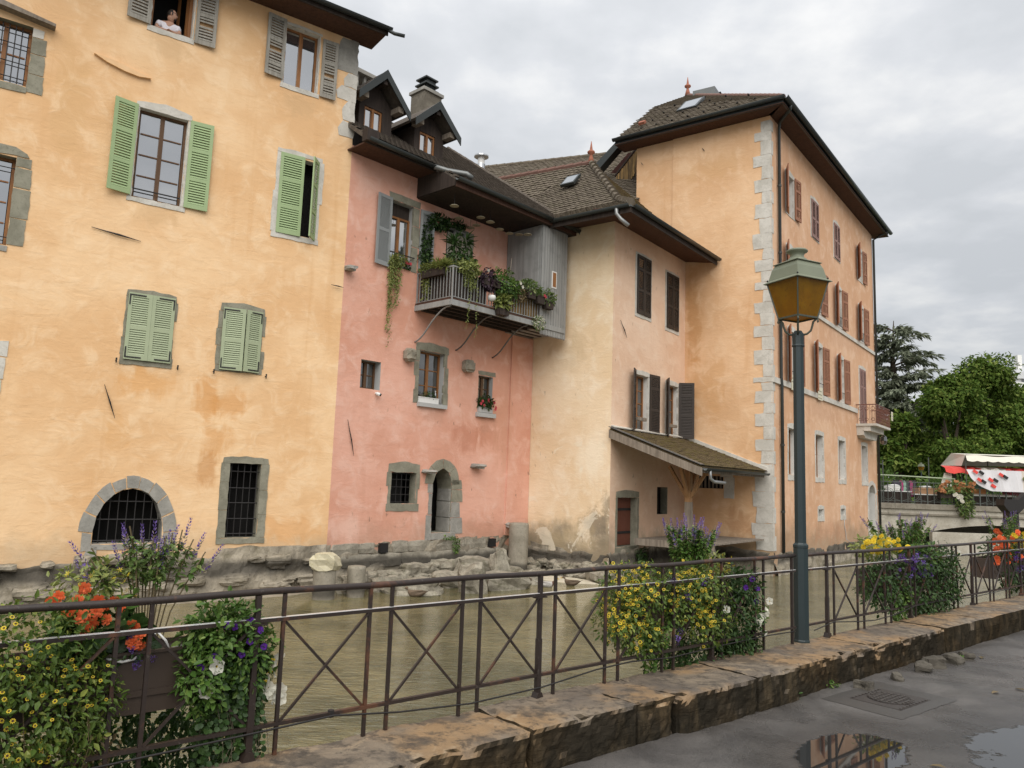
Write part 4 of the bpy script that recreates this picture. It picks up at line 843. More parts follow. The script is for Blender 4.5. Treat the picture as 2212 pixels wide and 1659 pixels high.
for seg in range(13): m = MB().tube([rL.lerp(apex, seg/13)+Vector((0, 0, .02)), rL.lerp(apex, (seg+1.1)/13)+Vector((0, 0, .035))], [.10, .115], 8); m.build('ridge_tile', M_ridge, crf)
def finial(p, parent, s=1):
    MB().lathe(p, [(.16*s, 0), (.10*s, .25*s), (.07*s, .36*s), (.06*s, .42*s), (.17*s, .50*s), (.17*s, .56*s), (.07*s, .64*s), (.06*s, .70*s), (.012*s, 1.05*s)], 10).build('finial', M_terra, parent, smooth=True)
finial(apex, chh, .8)
c = A+X*((bL-A).length*0) ; sx = (Vector(sk[0])-A)
s0 = crf; s1 = apex.lerp(brk, .47)-rv*1.55
fr = MB().slab([s1+Y*.0+N*.08, s1+X*.55+N*.08, s1+X*.55+Y*.62+N*.08, s1+Y*.62+N*.08], .09).build('skylight', M_gut, crf)
MB().slab([s1+X*.06+Y*.06+N*.085, s1+X*.49+Y*.06+N*.085, s1+X*.49+Y*.56+N*.085, s1+X*.06+Y*.56+N*.085], .004).build('pane', glassmat('skylight_glass', (.20, .22, .24), 2.4), crf)
# eave of the cream house
for a, b, f in ((eL, cn, CF), (cn, Lend_e, LF)):
    a2, b2 = a-Vector((0, 0, .1)), b-Vector((0, 0, .1)); d = f.n
    MB().slab([a2, b2, b2-d*1.25+Vector((0, 0, .22)), a2-d*1.25+Vector((0, 0, .22))], .03).build('soffit', M_soff, chh)
    gutter(a+d*.08, b+d*.08, chh, .085)
    t = (b2-a2).normalized(); MB().slab([a2+Vector((0, 0, .06)), b2+Vector((0, 0, .06)), b2-Vector((0, 0, .12))+d*.001, a2-Vector((0, 0, .12))], .02).build('fascia_board', M_dkwood, chh)
p = cn-CF.u*.42+CF.n*.08; MB().tube([p, p+Vector((0, 0, -.22)), p+Vector((.12, -.02, -.38)), p+Vector((.34, -.05, -.58))], .06, 8).build('rain_spout', M_zincl, chh, smooth=True)

# lean-to in the corner
lt = thing('lean_to_roof', 'mossy tiled lean-to roof on a pine post between the cream and orange houses', 'lean-to', LF.P(1.2, -.05, 2))
LZ = lambda o: 3.18-.372*o
lr = MB().slab([LF.P(-.05, LZ(0), 0), LF.P(5.1, LZ(0), 0), LF.P(5.1, LZ(2.85), 2.85), LF.P(-.05, LZ(2.85), 2.85)], .06).build('roof', M_tilem, lt)
roof_tiles(lr, [LF.P(-.02, LZ(0)+.01, 0), LF.P(5.1, LZ(0)+.01, 0), LF.P(5.1, LZ(2.88)+.01, 2.88), LF.P(-.02, LZ(2.88)+.01, 2.88)], LF.P(-.02, LZ(2.88)+.01, 2.88), LF.P(5.1, LZ(2.88)+.01, 2.88), M_tilem, .17, .15, single=300)
f = Frame(LF.P(-.06, 0, 0), u=LF.n, n=-LF.u); MB().prism(f, [(0, 3.14), (2.9, 2.06), (2.9, 1.84), (0, 2.90)], 0, .07).build('barge_board', M_oldwood, lt)
MB().slab([LF.P(-.14, LZ(0)+.06, 0), LF.P(.10, LZ(0)+.06, 0), LF.P(.10, LZ(2.9)+.06, 2.9), LF.P(-.14, LZ(2.9)+.06, 2.9)], .02).build('verge_flashing', M_zinc, lt)
MB().slab([LF.P(0, 3.29, -.0), LF.P(5.1, 3.29, -.0), LF.P(5.1, 3.23, .16), LF.P(0, 3.23, .16)], .03).build('wall_flashing', M_wst, lt)
f = Frame(OF.P(0, 0, .0), u=OF.u, n=OF.n); MB().prism(OF, [(.05, 3.20), (2.9, 2.15), (2.9, 2.26), (.05, 3.33)], 0, .06).build('wall_flashing', M_wst, lt)
gutter(LF.P(.02, 2.06, 2.95), LF.P(5.1, 2.06, 2.95), lt, .075); MB().box(LF, .0, 5.05, 1.93, 2.07, 2.74, 2.84).build('eave_beam', M_oldwood, lt)
for k in range(9): MB().slab([LF.P(.3+k*.55, LZ(0)-.07, .02), LF.P(.38+k*.55, LZ(0)-.07, .02), LF.P(.38+k*.55, LZ(2.7)-.07, 2.7), LF.P(.3+k*.55, LZ(2.7)-.07, 2.7)], .1).build('rafter', M_oldwood, lt)
pu, po = 1.12, 1.98; MB().box(LF, pu-.09, pu+.09, -.04, 1.1, po-.09, po+.09).build('post_foot', M_oldwood, lt); MB().box(LF, pu-.085, pu+.085, 1.1, 2.3, po-.085, po+.085).build('post', M_ltwood, lt)
MB().box(LF, 0, 5.05, 2.22, 2.38, po-.07, po+.07).build('purlin', M_ltwood, lt)
for du, do in ((-.62, 0), (.62, 0), (0, .62), (0, -.62)): MB().bar(LF.P(pu, 1.15, po), LF.P(pu+du, 2.0+(.22 if do == 0 else .12), po+do), .09).build('brace', M_ltwood, lt)
MB().tube([LF.P(.35, 2.02, 2.95), LF.P(.38, 1.78, 2.95), LF.P(.5, 1.70, 3.0), LF.P(1.3, 1.68, 3.0)], .045, 8).build('rain_spout', M_zincl, lt, smooth=True)
dk = thing('timber_deck', 'grey plank landing over the water under the lean-to roof', 'deck', LF.P(1.05, -.1, 1.5))
for k in range(14): MB().box(LF, 1.05+k*.29, 1.33+k*.29, -.09, -.05, .3, 2.8).build('plank', M_oldwood, dk)
MB().box(LF, 1.0, 1.06, -.24, -.045, .3, 2.8).build('edge_beam', M_oldwood, dk)
pr = put('stone_pier', rough_block(LF, 1.1, 1.75, -1.4, -.10, 1.75, 2.6, .12, .06, 9, .1)); pr.data.materials.append(M_ash); tag(pr, 'rough pale stone pier standing in the water below the deck', 'pier')

# ================================================================== orange house
oh = thing('orange_house', 'tall apricot and orange house with white corner stones and terracotta shutters beside the bridge', 'house', BF.P(0, WATER))
wall(OF, [(-.53, -1.5), (3.067, -1.5), (3.067, 14.36), (-.53, 14.36)], [dict(p=rect(.55, 1.40, 1.52, 1.94), d=.15, m=1)], [M_ora, M_gst], oh)
wall(Frame(OF.P(0, 0, -.045), u=OF.u, n=OF.n), [(-2.02, 2), (-.50, 2), (-.50, 14.36), (-2.02, 14.36)], [], [M_ora, M_gst], oh, name='wall'); MB().box(OF, -.532, -.53, 2, 14.36, -.05, -.0005).build('wall_step', M_ora, oh); MB().box(OF, -2.03, -2.02, 2, 14.36, -6, -.046).build('side_wall', M_ora, oh)
room(OF, .55, 1.4, 1.5, 1.95, .15, .1, oh)
for k in range(6): MB().box(OF, .58+k*.135, .64+k*.135, 1.53, 1.93, -.10, -.06).build('vent_slat', M_oldwood, oh)
stone(OF, [(1.43, 1.2), (1.78, 1.2), (1.80, 1.9), (1.43, 1.9)], .02, M_wst, oh); stone(OF, [(1.3, 1.92), (1.75, 1.9), (1.7, 2.1), (1.35, 2.1)], .02, M_wst, oh)
tri_iron(OF, (-1.82, 13.75), (-1.72, 13.6), oh); tri_iron(OF, (.62, 13.75), (.72, 13.6), oh)
Bop = []
def bwin(u0, u1, z0, z1, d=.22): Bop.append(dict(p=rect(u0, u1, z0, z1), d=d, m=1))
third = [(1.64, 2.55), (4.75, 5.68), (8.02, 8.90), (12.1, 13.0)]; second = [(1.64, 2.55), (4.98, 5.86), (8.17, 9.07), (12.1, 13.02)]; first = [(1.71, 2.60), (4.97, 5.95), (8.23, 9.2)]; ground = [(1.63, 2.55), (4.89, 5.9), (8.16, 9.17), (12.13, 13.16)]
for a, b in third: bwin(a, b, 11.40, 12.88)
for a, b in second: bwin(a, b, 8.50, 10.14)
for a, b in first: bwin(a, b, 5.30, 7.14)
bwin(11.98, 13.10, 4.66, 7.18)
for a, b in ground: bwin(a, b, 2.08, 3.68, .28)
bwin(5.12, 5.78, .62, .87, .2); bwin(8.36, 9.0, .62, .87, .2)
ad = [(13.25, -.45), (13.3, 1.5), (13.45, 1.76), (13.75, 1.9), (14.1, 1.93), (14.4, 1.82), (14.6, 1.6), (14.65, -.45)]; Bop.append(dict(p=ad, d=.35, m=1))
wall(BF, [(0, -1.5), (15.2, -1.5), (15.2, 14.36), (0, 14.36)], Bop, [M_apr, M_revw], oh)
MB().box(BF, .3, 15, -1.4, 14.2, -1.4, -1.3).build('inner_wall', M_dark, oh); MB().box(BF, 15.19, 15.2, -1.4, 14.3, -9, 0).build('end_wall', M_apr, oh)
base_wall(BF, 0, 15.2, [(0, -.5), (15.2, -.52)], .04, .2, oh, seed=5); base_wall(OF, .2, 3.1, [(.2, -.35), (3.1, -.45)], .03, .2, oh, seed=6)
MB().box(BF, 0, 11.32, 5.07, 5.26, -.02, .07).build('string_course', M_wst, oh); MB().box(BF, 0, 15.2, 8.26, 8.41, -.02, .06).build('string_course', M_wst, oh)
ws = dict(panels=(1, 1.5, 1), pitch=.055, single=False, th=.04)
for i, (a, b) in enumerate(third):
    surround(BF, a, b, 11.40, 12.88, M_wst, oh, .11, .18, .04, 1, jag=0, arch=.05)
    if i in (1, 2):
        w = (b-a)/2
        for p, d in ((a, 1), (b, -1)): shutter(BF, p, w-.008, 11.40, 12.92, R(1), d, M_terrash2, oh, panels=(1, 1), pitch=.055, single=False, off=.012)
    else:
        window(BF, a, b, 11.40, 12.88, .22, 2, 2, M_frame, oh, M_glassd); shutter(BF, a-.03, .52, 11.40, 13.0, R(24), -1, M_terrash, oh, **ws); shutter(BF, b+.05, .55, 11.42, 12.98, R(5), 1, M_terrash, oh, **ws)
for a, b in second:
    surround(BF, a, b, 8.50, 10.14, M_wst, oh, .10, .16, .03, 1, jag=0, arch=.05); window(BF, a, b, 8.50, 10.14, .22, 2, 2, M_frame, oh, M_glassd)
    shutter(BF, a-.02, .60, 8.48, 10.22, R(22), -1, M_terrash, oh, **ws); shutter(BF, b+.04, .66, 8.50, 10.20, R(5), 1, M_terrash, oh, **ws)
    bars(BF, [a+.1+k*.16 for k in range(5)], [8.56, 8.95], a, b, 8.54, 8.95, .02, .011, oh, 'window_guard')
for a, b in first:
    surround(BF, a, b, 5.30, 7.14, M_wst, oh, .10, .17, .02, 1, jag=0, arch=.05); window(BF, a, b, 5.30, 7.14, .22, 2, 2, M_frame, oh, M_glassd)
    shutter(BF, a-.02, .58, 5.30, 7.23, R(24), -1, M_terrash, oh, **ws); shutter(BF, b+.04, .66, 5.30, 7.20, R(5), 1, M_terrash, oh, **ws)
    bars(BF, [], [5.7], a, b, 5.3, 5.7, .03, .012, oh, 'window_guard')
surround(BF, 11.98, 13.10, 4.66, 7.18, M_wst, oh, .14, .2, .03, 1, jag=0)
for p, d in ((11.98, 1), (13.10, -1)): shutter(BF, p, .55, 4.68, 7.2, R(1), d, M_terrash2, oh, panels=(1, 1, 1), pitch=.055, single=False, off=.01)
for a, b in ground: surround(BF, a, b, 2.08, 3.68, M_wst, oh, .12, .19, .19, 2, jag=.02); window(BF, a, b, 2.08, 3.68, .28, 2, 2, M_frame, oh, M_glassd)
for a, b in ((5.12, 5.78), (8.36, 9.0)): surround(BF, a, b, .62, .87, M_wst, oh, .11, .17, .19, 1, jag=.01); room(BF, a, b, .6, .9, .2, .1, oh)
for z0, z1, s in ((-.5, .3, 0), (.32, 1.0, 0), (1.02, 1.5, 0)):
    stone(BF, [(14.65, z0), (14.95, z0), (14.95, z1), (14.65, z1)], .015, M_wst, oh, name='arch_stone'); stone(BF, [(13.05, z0), (13.25, z0), (13.27, z1), (13.05, z1)], .015, M_wst, oh, name='arch_stone')
stone(BF, [(13.27, 1.52), (13.1, 1.54), (13.3, 1.95), (13.7, 2.12), (14.1, 2.14), (14.6, 2.0), (14.9, 1.62), (14.62, 1.52), (14.4, 1.84), (14.1, 1.95), (13.75, 1.92), (13.45, 1.78)], .016, M_wst, oh, name='arch_stone')
MB().box(BF, 13.25, 14.65, -.45, 1.95, -.37, -.35).build('door', M_dkwood, oh)
# corner stones, long and short by turns, wrapping the corner
zq = [14.2, 13.83, 13.5, 12.99, 12.58, 12.11, 11.66, 11.25, 10.73, 10.19, 9.65, 9.27, 8.87, 8.49, 8.22, 7.8, 7.42, 7.0, 6.61, 6.16, 5.67, 5.25, 5.07, 4.79, 4.38, 4.04, 3.61, 3.18, 2.8, 2.37, 1.97, 1.47, .97, .45, .05, -.42]
for k, (z1, z0) in enumerate(zip(zq, zq[1:])):
    long = k % 2 == 1; L = (.58 if long else .33)+random.uniform(-.05, .05)+(.1 if z1 < 3 else 0)+(.12 if z1 < 2 and not long else 0); Bw = .10 if long else .24
    pr = MB().prism(OF, ragged([(3.067-L, z0+.006), (3.067, z0+.006), (3.067, z1-.006), (3.067-L+random.uniform(-.04, .04), z1-.006)], .14, .016), -.05, .018)
    pr.prism(BF, ragged([(.0, z0+.006), (Bw, z0+.006), (Bw+random.uniform(-.02, .02), z1-.006), (.0, z1-.006)], .2, .012), -.04, .019)
    pr.build('corner_stone', M_wst, oh)
# roof
oc = Vector((8.723, 24.332, 14.58)); oa = Vector((7.459, 32.839, 19.03)); ol = OF.P(-2.62, 14.58, .66); om = OF.P(-2.3, 16.95, -2.0); of_ = BF.P(15.85, 14.58, .66); oa2 = oa+BF.u*7
orf = MB().slab([ol, oc, om], .08).slab([oc, oa, om], .08).slab([oc, of_, oa2, oa], .08).build('roof', M_tile, oh)
MB().slab([oa, oa2, oa2-BF.n*7+Vector((0, 0, -4.5)), oa-BF.n*7+Vector((0, 0, -4.5))], .08).slab([of_, oa2, oa2-BF.n*7+Vector((0, 0, -4.5))], .08).build('rear_roof', M_tile, oh)
roof_tiles(orf, [oc, oa, om], ol, oc, M_tile, .2, .17); A2, X2, Y2, N2 = roof_tiles(orf, [ol, oc, om], ol, oc, M_tile, .2, .17); ridge_tiles(oc, oa, orf, M_ridge, .10)
finial(oa, oh, .85)
s2 = ol+X2*2.0+Y2*1.6; MB().slab([s2+N2*.1, s2+X2*.8+N2*.1, s2+X2*.8+Y2*1.1+N2*.1, s2+Y2*1.1+N2*.1], .1).build('skylight', M_gut, orf)
MB().slab([s2+X2*.08+Y2*.08+N2*.105, s2+X2*.72+Y2*.08+N2*.105, s2+X2*.72+Y2*1.0+N2*.105, s2+X2*.08+Y2*1.0+N2*.105], .004).build('pane', MATS['skylight_glass'], orf)
MB().slab([ol+X2*.6+Y2*1.1+N2*.14, ol+X2*.85+Y2*1.1+N2*.14, ol+X2*.85+Y2*1.3+N2*.14, ol+X2*.6+Y2*1.3+N2*.14], .12).build('roof_vent', M_terra, orf)
for r in range(4):
    for k in range(9-r): p = ol+X2*(.9+k*.62+r*.2)+Y2*(.5+r*.75); MB().slab([p+N2*.1, p+X2*.06+N2*.1, p+X2*.06+Y2*.05+N2*.02, p+Y2*.05+N2*.02], .02).build('snow_hook', M_iron, orf) if inside(((p-ol).dot(X2), (p-ol).dot(Y2)), [(.3, 0), (6, 0), (1.2, 6)]) else None
cq = Frame((7.75, 32.2), 122); cp = MB().box(cq, 0, .85, 16.2, 18.35, -.4, .4).build('chimney', M_ora, oh); MB().box(cq, -.06, .91, 18.35, 18.72, -.46, .46).build('chimney_cowl', M_zinc, cp)
MB().slab([OF.P(-2.6, 14.40, .66), OF.P(3.72, 14.40, .66), OF.P(3.067, 14.40, -.1), OF.P(-2.6, 14.40, -.1)], .03).slab([OF.P(3.72, 14.40, .66), of_-Vector((0, 0, .18)), BF.P(15.8, 14.40, -.1), BF.P(-.0, 14.40, -.1)], .03).build('soffit', M_soff, oh)
gutter(OF.P(-2.66, 14.58, .74), OF.P(3.8, 14.58, .74), oh, .1); gutter(BF.P(-.70, 14.58, .74), BF.P(15.95, 14.58, .74), oh, .1)
MB().box(OF, -2.62, 3.7, 14.36, 14.60, .60, .64).build('fascia_board', M_gut, oh); MB().box(BF, -.6, 15.8, 14.36, 14.60, .60, .64).build('fascia_board', M_gut, oh)
MB().tube([BF.P(-.1, 14.5, .74), BF.P(-.05, 14.38, .70), BF.P(.55, 14.30, .15), BF.P(.66, 14.15, .09), BF.P(.66, 5.3, .09), BF.P(.72, 5.0, .09), BF.P(.74, -.5, .09)], .055, 8).build('downpipe', M_gut, oh, smooth=True)
MB().tube([BF.P(15.3, 14.5, .74), BF.P(15.2, 14.3, .4), BF.P(15.12, 14.1, .09), BF.P(15.12, -.5, .09)], .055, 8).build('downpipe', M_gut, oh, smooth=True)
for z in (12, 9.6, 7.3, 3.0, .8): MB().lathe(BF.P(.66 if z > 5 else .73, z, .09), [(.07, 0), (.07, .07)], 10).build('pipe_collar', M_gut, oh)
# corner balcony
ob = MB().box(BF, 11.2, 14.1, 4.50, 4.60, 0, .84).build('corner_balcony', M_wst, oh)
MB().prism(BF, [(11.26, 4.5), (13.95, 4.5), (13.95, 4.2), (13.7, 3.98), (11.6, 3.98), (11.30, 4.1)], 0, .30).prism(BF, [(11.26, 4.5), (13.95, 4.5), (13.95, 4.28), (11.26, 4.28)], .30, .58).build('corbel', M_wst, ob)
rm = simple('rust_red_ironwork', (.16, .065, .045), .6, .3, 12); m = MB()
for k in range(24):
    u = 11.22+k*.125; m.tube([BF.P(u, 4.6, .82), BF.P(u, 5.44, .82)], .009, 4)
for k in range(6): m.tube([BF.P(11.22, 4.6, .05+k*.13), BF.P(11.22, 5.44, .05+k*.13)], .009, 4); m.tube([BF.P(14.08, 4.6, .05+k*.13), BF.P(14.08, 5.44, .05+k*.13)], .009, 4)
for k in range(12):
    for zc2, rr in ((5.27, .07), (4.78, .06), (5.02, .06)): m.tube([BF.P(11.28+k*.25+rr*math.cos(t), zc2+rr*1.25*math.sin(t), .82) for t in [i*math.pi/4 for i in range(9)]], .010, 4, cap=False)
for k in range(3):
    for zc2, rr in ((5.27, .08), (4.78, .07)): m.tube([BF.P(11.22, zc2+rr*math.sin(t), .18+k*.26+rr*math.cos(t)) for t in [i*math.pi/4 for i in range(9)]], .011, 4, cap=False)
m.build('iron_railing', rm, ob); MB().box(BF, 11.2, 14.1, 5.42, 5.46, .80, .84).box(BF, 11.2, 11.24, 5.42, 5.46, 0, .80).box(BF, 14.06, 14.1, 5.42, 5.46, 0, .8).build('handrail', rm, ob)
m = MB().lathe(BF.P(14.0, 3.98, .55), [(.02, .3), (.14, .2), (.16, .02), (.12, -.12), (.02, -.16)], 10); m.build('globe_lamp', M_glassd, ob)

# the roof and timber gable that show between the cream and orange houses
bh = thing('rear_house', 'brown tiled roof and dark timber gable rising behind the cream house roof', 'house', (1.5, 34, 3))
ra, rb2 = Vector((-4.2, 36.6, 16.5)), Vector((6.2, 32.9, 16.5)); rd = (rb2-ra).normalized(); rn = Vector((rd.y, -rd.x, 0)); rn = rn if rn.y < 0 else -rn
brf = MB().slab([ra, rb2, rb2+rn*6+Vector((0, 0, -5)), ra+rn*6+Vector((0, 0, -5))], .1).build('roof', M_tile, bh)
roof_tiles(brf, [ra, rb2, rb2+rn*6+Vector((0, 0, -5)), ra+rn*6+Vector((0, 0, -5))], ra+rn*6+Vector((0, 0, -5)), rb2+rn*6+Vector((0, 0, -5)), M_tile, .22, .2); ridge_tiles(ra, rb2, brf, M_tile, .12, .4)
MB().slab([ra, rb2, rb2-rn*6+Vector((0, 0, -5)), ra-rn*6+Vector((0, 0, -5))], .1).build('rear_roof', M_tile, bh)
MB().slab([ra+rn*5+Vector((0, 0, -4.6)), rb2+rn*5+Vector((0, 0, -4.6)), rb2+rn*5+Vector((0, 0, -17)), ra+rn*5+Vector((0, 0, -17))], .3).build('wall', M_cream, bh)
GO = -1.6
MB().prism(OF, [(-4.9, 14.50), (-3.55, 15.55), (-3.05, 15.55), (-3.05, 15.22), (-3.55, 15.22), (-4.75, 14.18)], GO-.05, GO+.35).build('barge_board', M_gut, bh)
MB().prism(OF, [(-4.75, 14.22), (-3.5, 15.3), (-2.4, 15.3), (-2.4, 13.4), (-3.85, 13.4), (-4.3, 14.0)], GO-.6, GO-.5).build('gable_boards', wood('dark_red_boards', (.05, .018, .014), (.085, .03, .022), .8), bh)
MB().prism(OF, [(-6, 10), (-2.1, 10), (-2.1, 15.2), (-3.5, 15.3), (-6, 13.4)], GO-.9, GO-.8).build('gable_wall', M_dark, bh)
for k in range(12):
    u = -3.74+k*.083; z = 14.18+k*.085; MB().box(OF, u, u+.078, max(z-.95, 13.05+k*.07), z, GO+.02, GO+.05).build('plank', M_strip, bh)
MB().bar(OF.P(-3.8, 14.16, GO+.06), OF.P(-2.72, 15.26, GO+.06), .06).build('handrail', M_dkwood, bh); MB().bar(OF.P(-3.7, 13.1, GO+.06), OF.P(-2.72, 13.95, GO+.06), .12).build('beam', M_dkwood, bh)
# ================================================================== railing
HR, MR, LR = .855, .705, .150
M_glint = simple('painted_rail_highlight', (.50, .50, .49), .25, .35, 7, spec=.8)  # pale grey painted on the middle rail's top as its bright sky highlight
def railing(u0, u1, label, ks, singles=(), xs=()):
    t = thing('railing', label, 'railing', RF.P((u0+u1)/2, 0, 0))
    b = .042
    vs = []; n = 10
    MB().tube([RF.P(u0+(u1-u0)*i/30, HR+.004*math.sin(i*1.3), .002*math.sin(i*.9)) for i in range(31)], .019, n).build('handrail', M_rail, t, smooth=True)
    m = MB().box(RF, u0, u1, MR-.010, MR+.010, -.015, .015); m.build('middle_rail', M_rail, t); MB().box(RF, u0, u1, MR+.010, MR+.0125, -.0135, .0135).build('painted_highlight_strip', M_glint, t)
    MB().box(RF, u0, u1, LR-.010, LR+.010, -.014, .014).build('lower_rail', M_rail, t)
    for k in ks:
        for q in (0, .152):
            u = .02+.7*k+q; thick = (k % 3 == 0 and q == 0)
            if u < u0-.01 or u > u1+.01: continue
            if thick:
                m = MB().box(RF, u-.014, u+.014, .40, HR-.015, -.014, .014).box(RF, u-.018, u+.018, -.03, .40, -.017, .017)
                m.prism(RF, [(u-.04, -.02), (u+.04, -.02), (u+.018, .035), (u-.018, .035)], -.03, .03); m.build('post', M_rail, t)
                MB().box(RF, u-.055, u+.055, MR-.022, MR-.013, -.02, .02).build('rail_joint', M_rail, t)
            else: MB().box(RF, u-.0098, u+.0098, -.05+random.uniform(-.01, 0), HR-.015, -.0098, .0098).build('baluster', M_rail, t)
    for k in xs:
        a, b2 = .02+.7*k+.152+.013, .02+.7*(k+1)-.013
        if a < u0 or b2 > u1+.3: continue
        MB().bar(RF.P(a, LR+.01, .006), RF.P(b2, MR-.013, .006), .015, .013).build('cross_brace', M_rail, t); MB().bar(RF.P(a, MR-.013, -.011), RF.P(b2, LR+.01, -.011), .015, .013).build('cross_brace', M_rail, t)
    for u in singles: MB().box(RF, u-.0125, u+.0125, -.04, HR-.015, -.0125, .0125).build('baluster', M_rail, t)
    return t
r1 = railing(-3.1, 5.66, 'brown iron railing with crossed bars running from the left up to the lamp post', range(-4, 8), (5.60,), range(-4, 7))
r2 = railing(5.84, 21, 'brown iron railing with crossed bars running from the lamp post towards the bridge', range(9, 30), (5.88, ), [8]+list(range(9, 29)))
cab = thing('cable', 'thin black cable sagging along the lower rail left of the lamp post', 'cable', RF.P(2, .1, 0))
pts = [RF.P(u, z, o) for u, z, o in ((-3, .11, .03), (-1.2, .10, .03), (.02, .13, .03), (.5, .145, .03), (.95, .09, .02), (1.5, .055, .02), (2.15, .07, .025), (2.7, .12, .03), (3.1, .13, .03), (3.6, .10, .03), (4.3, .12, .03), (5.1, .13, .03), (5.6, .12, .03))]
MB().tube(pts, .006, 5).build('strand', M_iron, cab, smooth=True); MB().tube([RF.P(.5, LR-.02, 0), RF.P(.5, LR+.02, 0)], .02, 6).build('tie', M_iron, cab)
cab = thing('cable', 'thin black cable drooping under the lower rail right of the lamp post', 'cable', RF.P(7, .1, 0))
MB().tube([RF.P(u, z, o) for u, z, o in ((5.95, .10, .05), (6.4, .14, .03), (7.0, .09, .02), (7.4, .07, .02), (7.9, .09, .03), (8.5, .15, .03), (9.2, .15, .03), (10.5, .12, .03), (12, .14, .03))], .006, 5).build('strand', M_iron, cab, smooth=True)

# ================================================================== street lamp
LP = Vector((3.03, 8.085, 0))
M_post = simple('dark_teal_post_paint', (.012, .023, .025), .45, .25, 5, bump=.08, spec=.5); M_lcap = simple('grey_green_lamp_paint', (.165, .18, .125), .5, .2, 6); M_lfr = simple('lamp_frame_paint', (.055, .062, .045), .5, .25, 9)
t = NT('amber_lamp_glass'); n = t.noise(6, 6, .65); n2 = t.noise(28, 4, .7)
c = t.mix(sm(t, n, .35, .65), (.30, .165, .012), (.22, .115, .010)); c = t.mix(t.math('MULTIPLY', sm(t, n2, .55, .7), .6), c, (.085, .052, .018))
t.fin(c, .3, Specular_IOR_Level=.4)
tr = t.node('ShaderNodeBsdfTranslucent'); t.set(tr.inputs[0], t.mix(.5, c, (.60, .34, .02))); tp = t.node('ShaderNodeBsdfTransparent'); tp.inputs[0].default_value = (.80, .52, .10, 1)
a = t.node('ShaderNodeMixShader'); a.inputs[0].default_value = .45; t.l.new(t.bsdf.outputs[0], a.inputs[1]); t.l.new(tr.outputs[0], a.inputs[2]); b = t.node('ShaderNodeMixShader'); b.inputs[0].default_value = .22
t.l.new(a.outputs[0], b.inputs[1]); t.l.new(tp.outputs[0], b.inputs[2]); t.l.new(b.outputs[0], t.out.inputs[0]); M_amber = t.m
def street_lamp(name, p, label, s=1.0, group=None, rot=R(-20), detail=True):
    t = thing(name, label, 'street lamp', p, group); p = Vector(p)
    def ring(m, prof, n, r0, mi=0): m.lathe(p, [(r*s, z*s) for r, z in prof], n, mi, rot=r0)
    o8 = rot+R(22.5); m = MB(); ring(m, [(.083, 0), (.083, .02), (.078, .03), (.078, .955), (.082, .96), (.082, .985), (.066, 1.0), (.060, 1.01)], 8, o8); m.build('plinth', M_post, t)
    m = MB(); ring(m, [(.0615, 1.0), (.0585, 3.09)], 8, o8); m.build('post', M_post, t); m = MB(); ring(m, [(.069, 3.09), (.069, 3.10), (.064, 3.11), (.064, 3.225), (.05, 3.24), (.04, 3.26)], 8, o8); m.build('post_head', M_post, t)
    q = rot+R(0); C4 = [Vector((math.cos(q+k*math.pi/2), math.sin(q+k*math.pi/2), 0)) for k in range(4)]; Z = Vector((0, 0, 1))
    B = [p+(c*.20+Z*3.40)*s for c in C4]; T = [p+(c*.315+Z*3.80)*s for c in C4]
    for k in range(4):
        MB().add([B[k], B[(k+1) % 4], T[(k+1) % 4], T[k]], [(0, 1, 2, 3)]).build('glass_panel', M_amber, t)
        MB().bar(B[k], T[k], .014*s).build('corner_bar', M_lfr, t)
    m = MB()
    for k in range(4): m.bar(B[k], B[(k+1) % 4], .018*s)
    m.build('lower_frame', M_lfr, t)
    MB().add([x+Z*.004 for x in B], [(0, 1, 2, 3)]).build('glass_panel', M_amber, t)
    for k in range(4):
        c = C4[k]; pts = [p+(c*r+Z*z)*s for r, z in ((.035, 3.215), (.09, 3.225), (.13, 3.26), (.145, 3.31), (.155, 3.355), (.175, 3.375), (.20, 3.385), (.205, 3.36), (.195, 3.352))]
        MB().tube(pts, .011*s, 6).build('scroll_bracket', M_lfr, t, smooth=True)
    m = MB(); ring(m, [(.355, 3.79), (.355, 3.797), (.30, 3.825), (.265, 3.94), (.225, 4.005)], 4, q); m.build('lamp_hood', M_lcap, t)
    m = MB(); ring(m, [(.255, 4.0), (.255, 4.006), (.13, 4.045)], 4, q); m.build('hood_lip', M_lcap, t)
    m = MB(); ring(m, [(.115, 4.02), (.10, 4.055), (.075, 4.075), (.07, 4.10), (.085, 4.125), (.112, 4.14), (.115, 4.152), (.10, 4.165), (.03, 4.172)], 20, 0); m.build('chimney_cap', M_lcap, t, smooth=True)
    if detail:
        for k in range(4): MB().lathe(p+(C4[k]*.31+Z*3.822)*s, [(.008, 0), (.011, .008), (.004, .018)], 6).build('hood_bolt', M_iron, t)
        # door plate at the foot
    return t
lamp = street_lamp('street_lamp', (LP.x, LP.y, -.01), 'tall teal lamp post with a four-sided amber glass lantern on the kerb wall', .985)

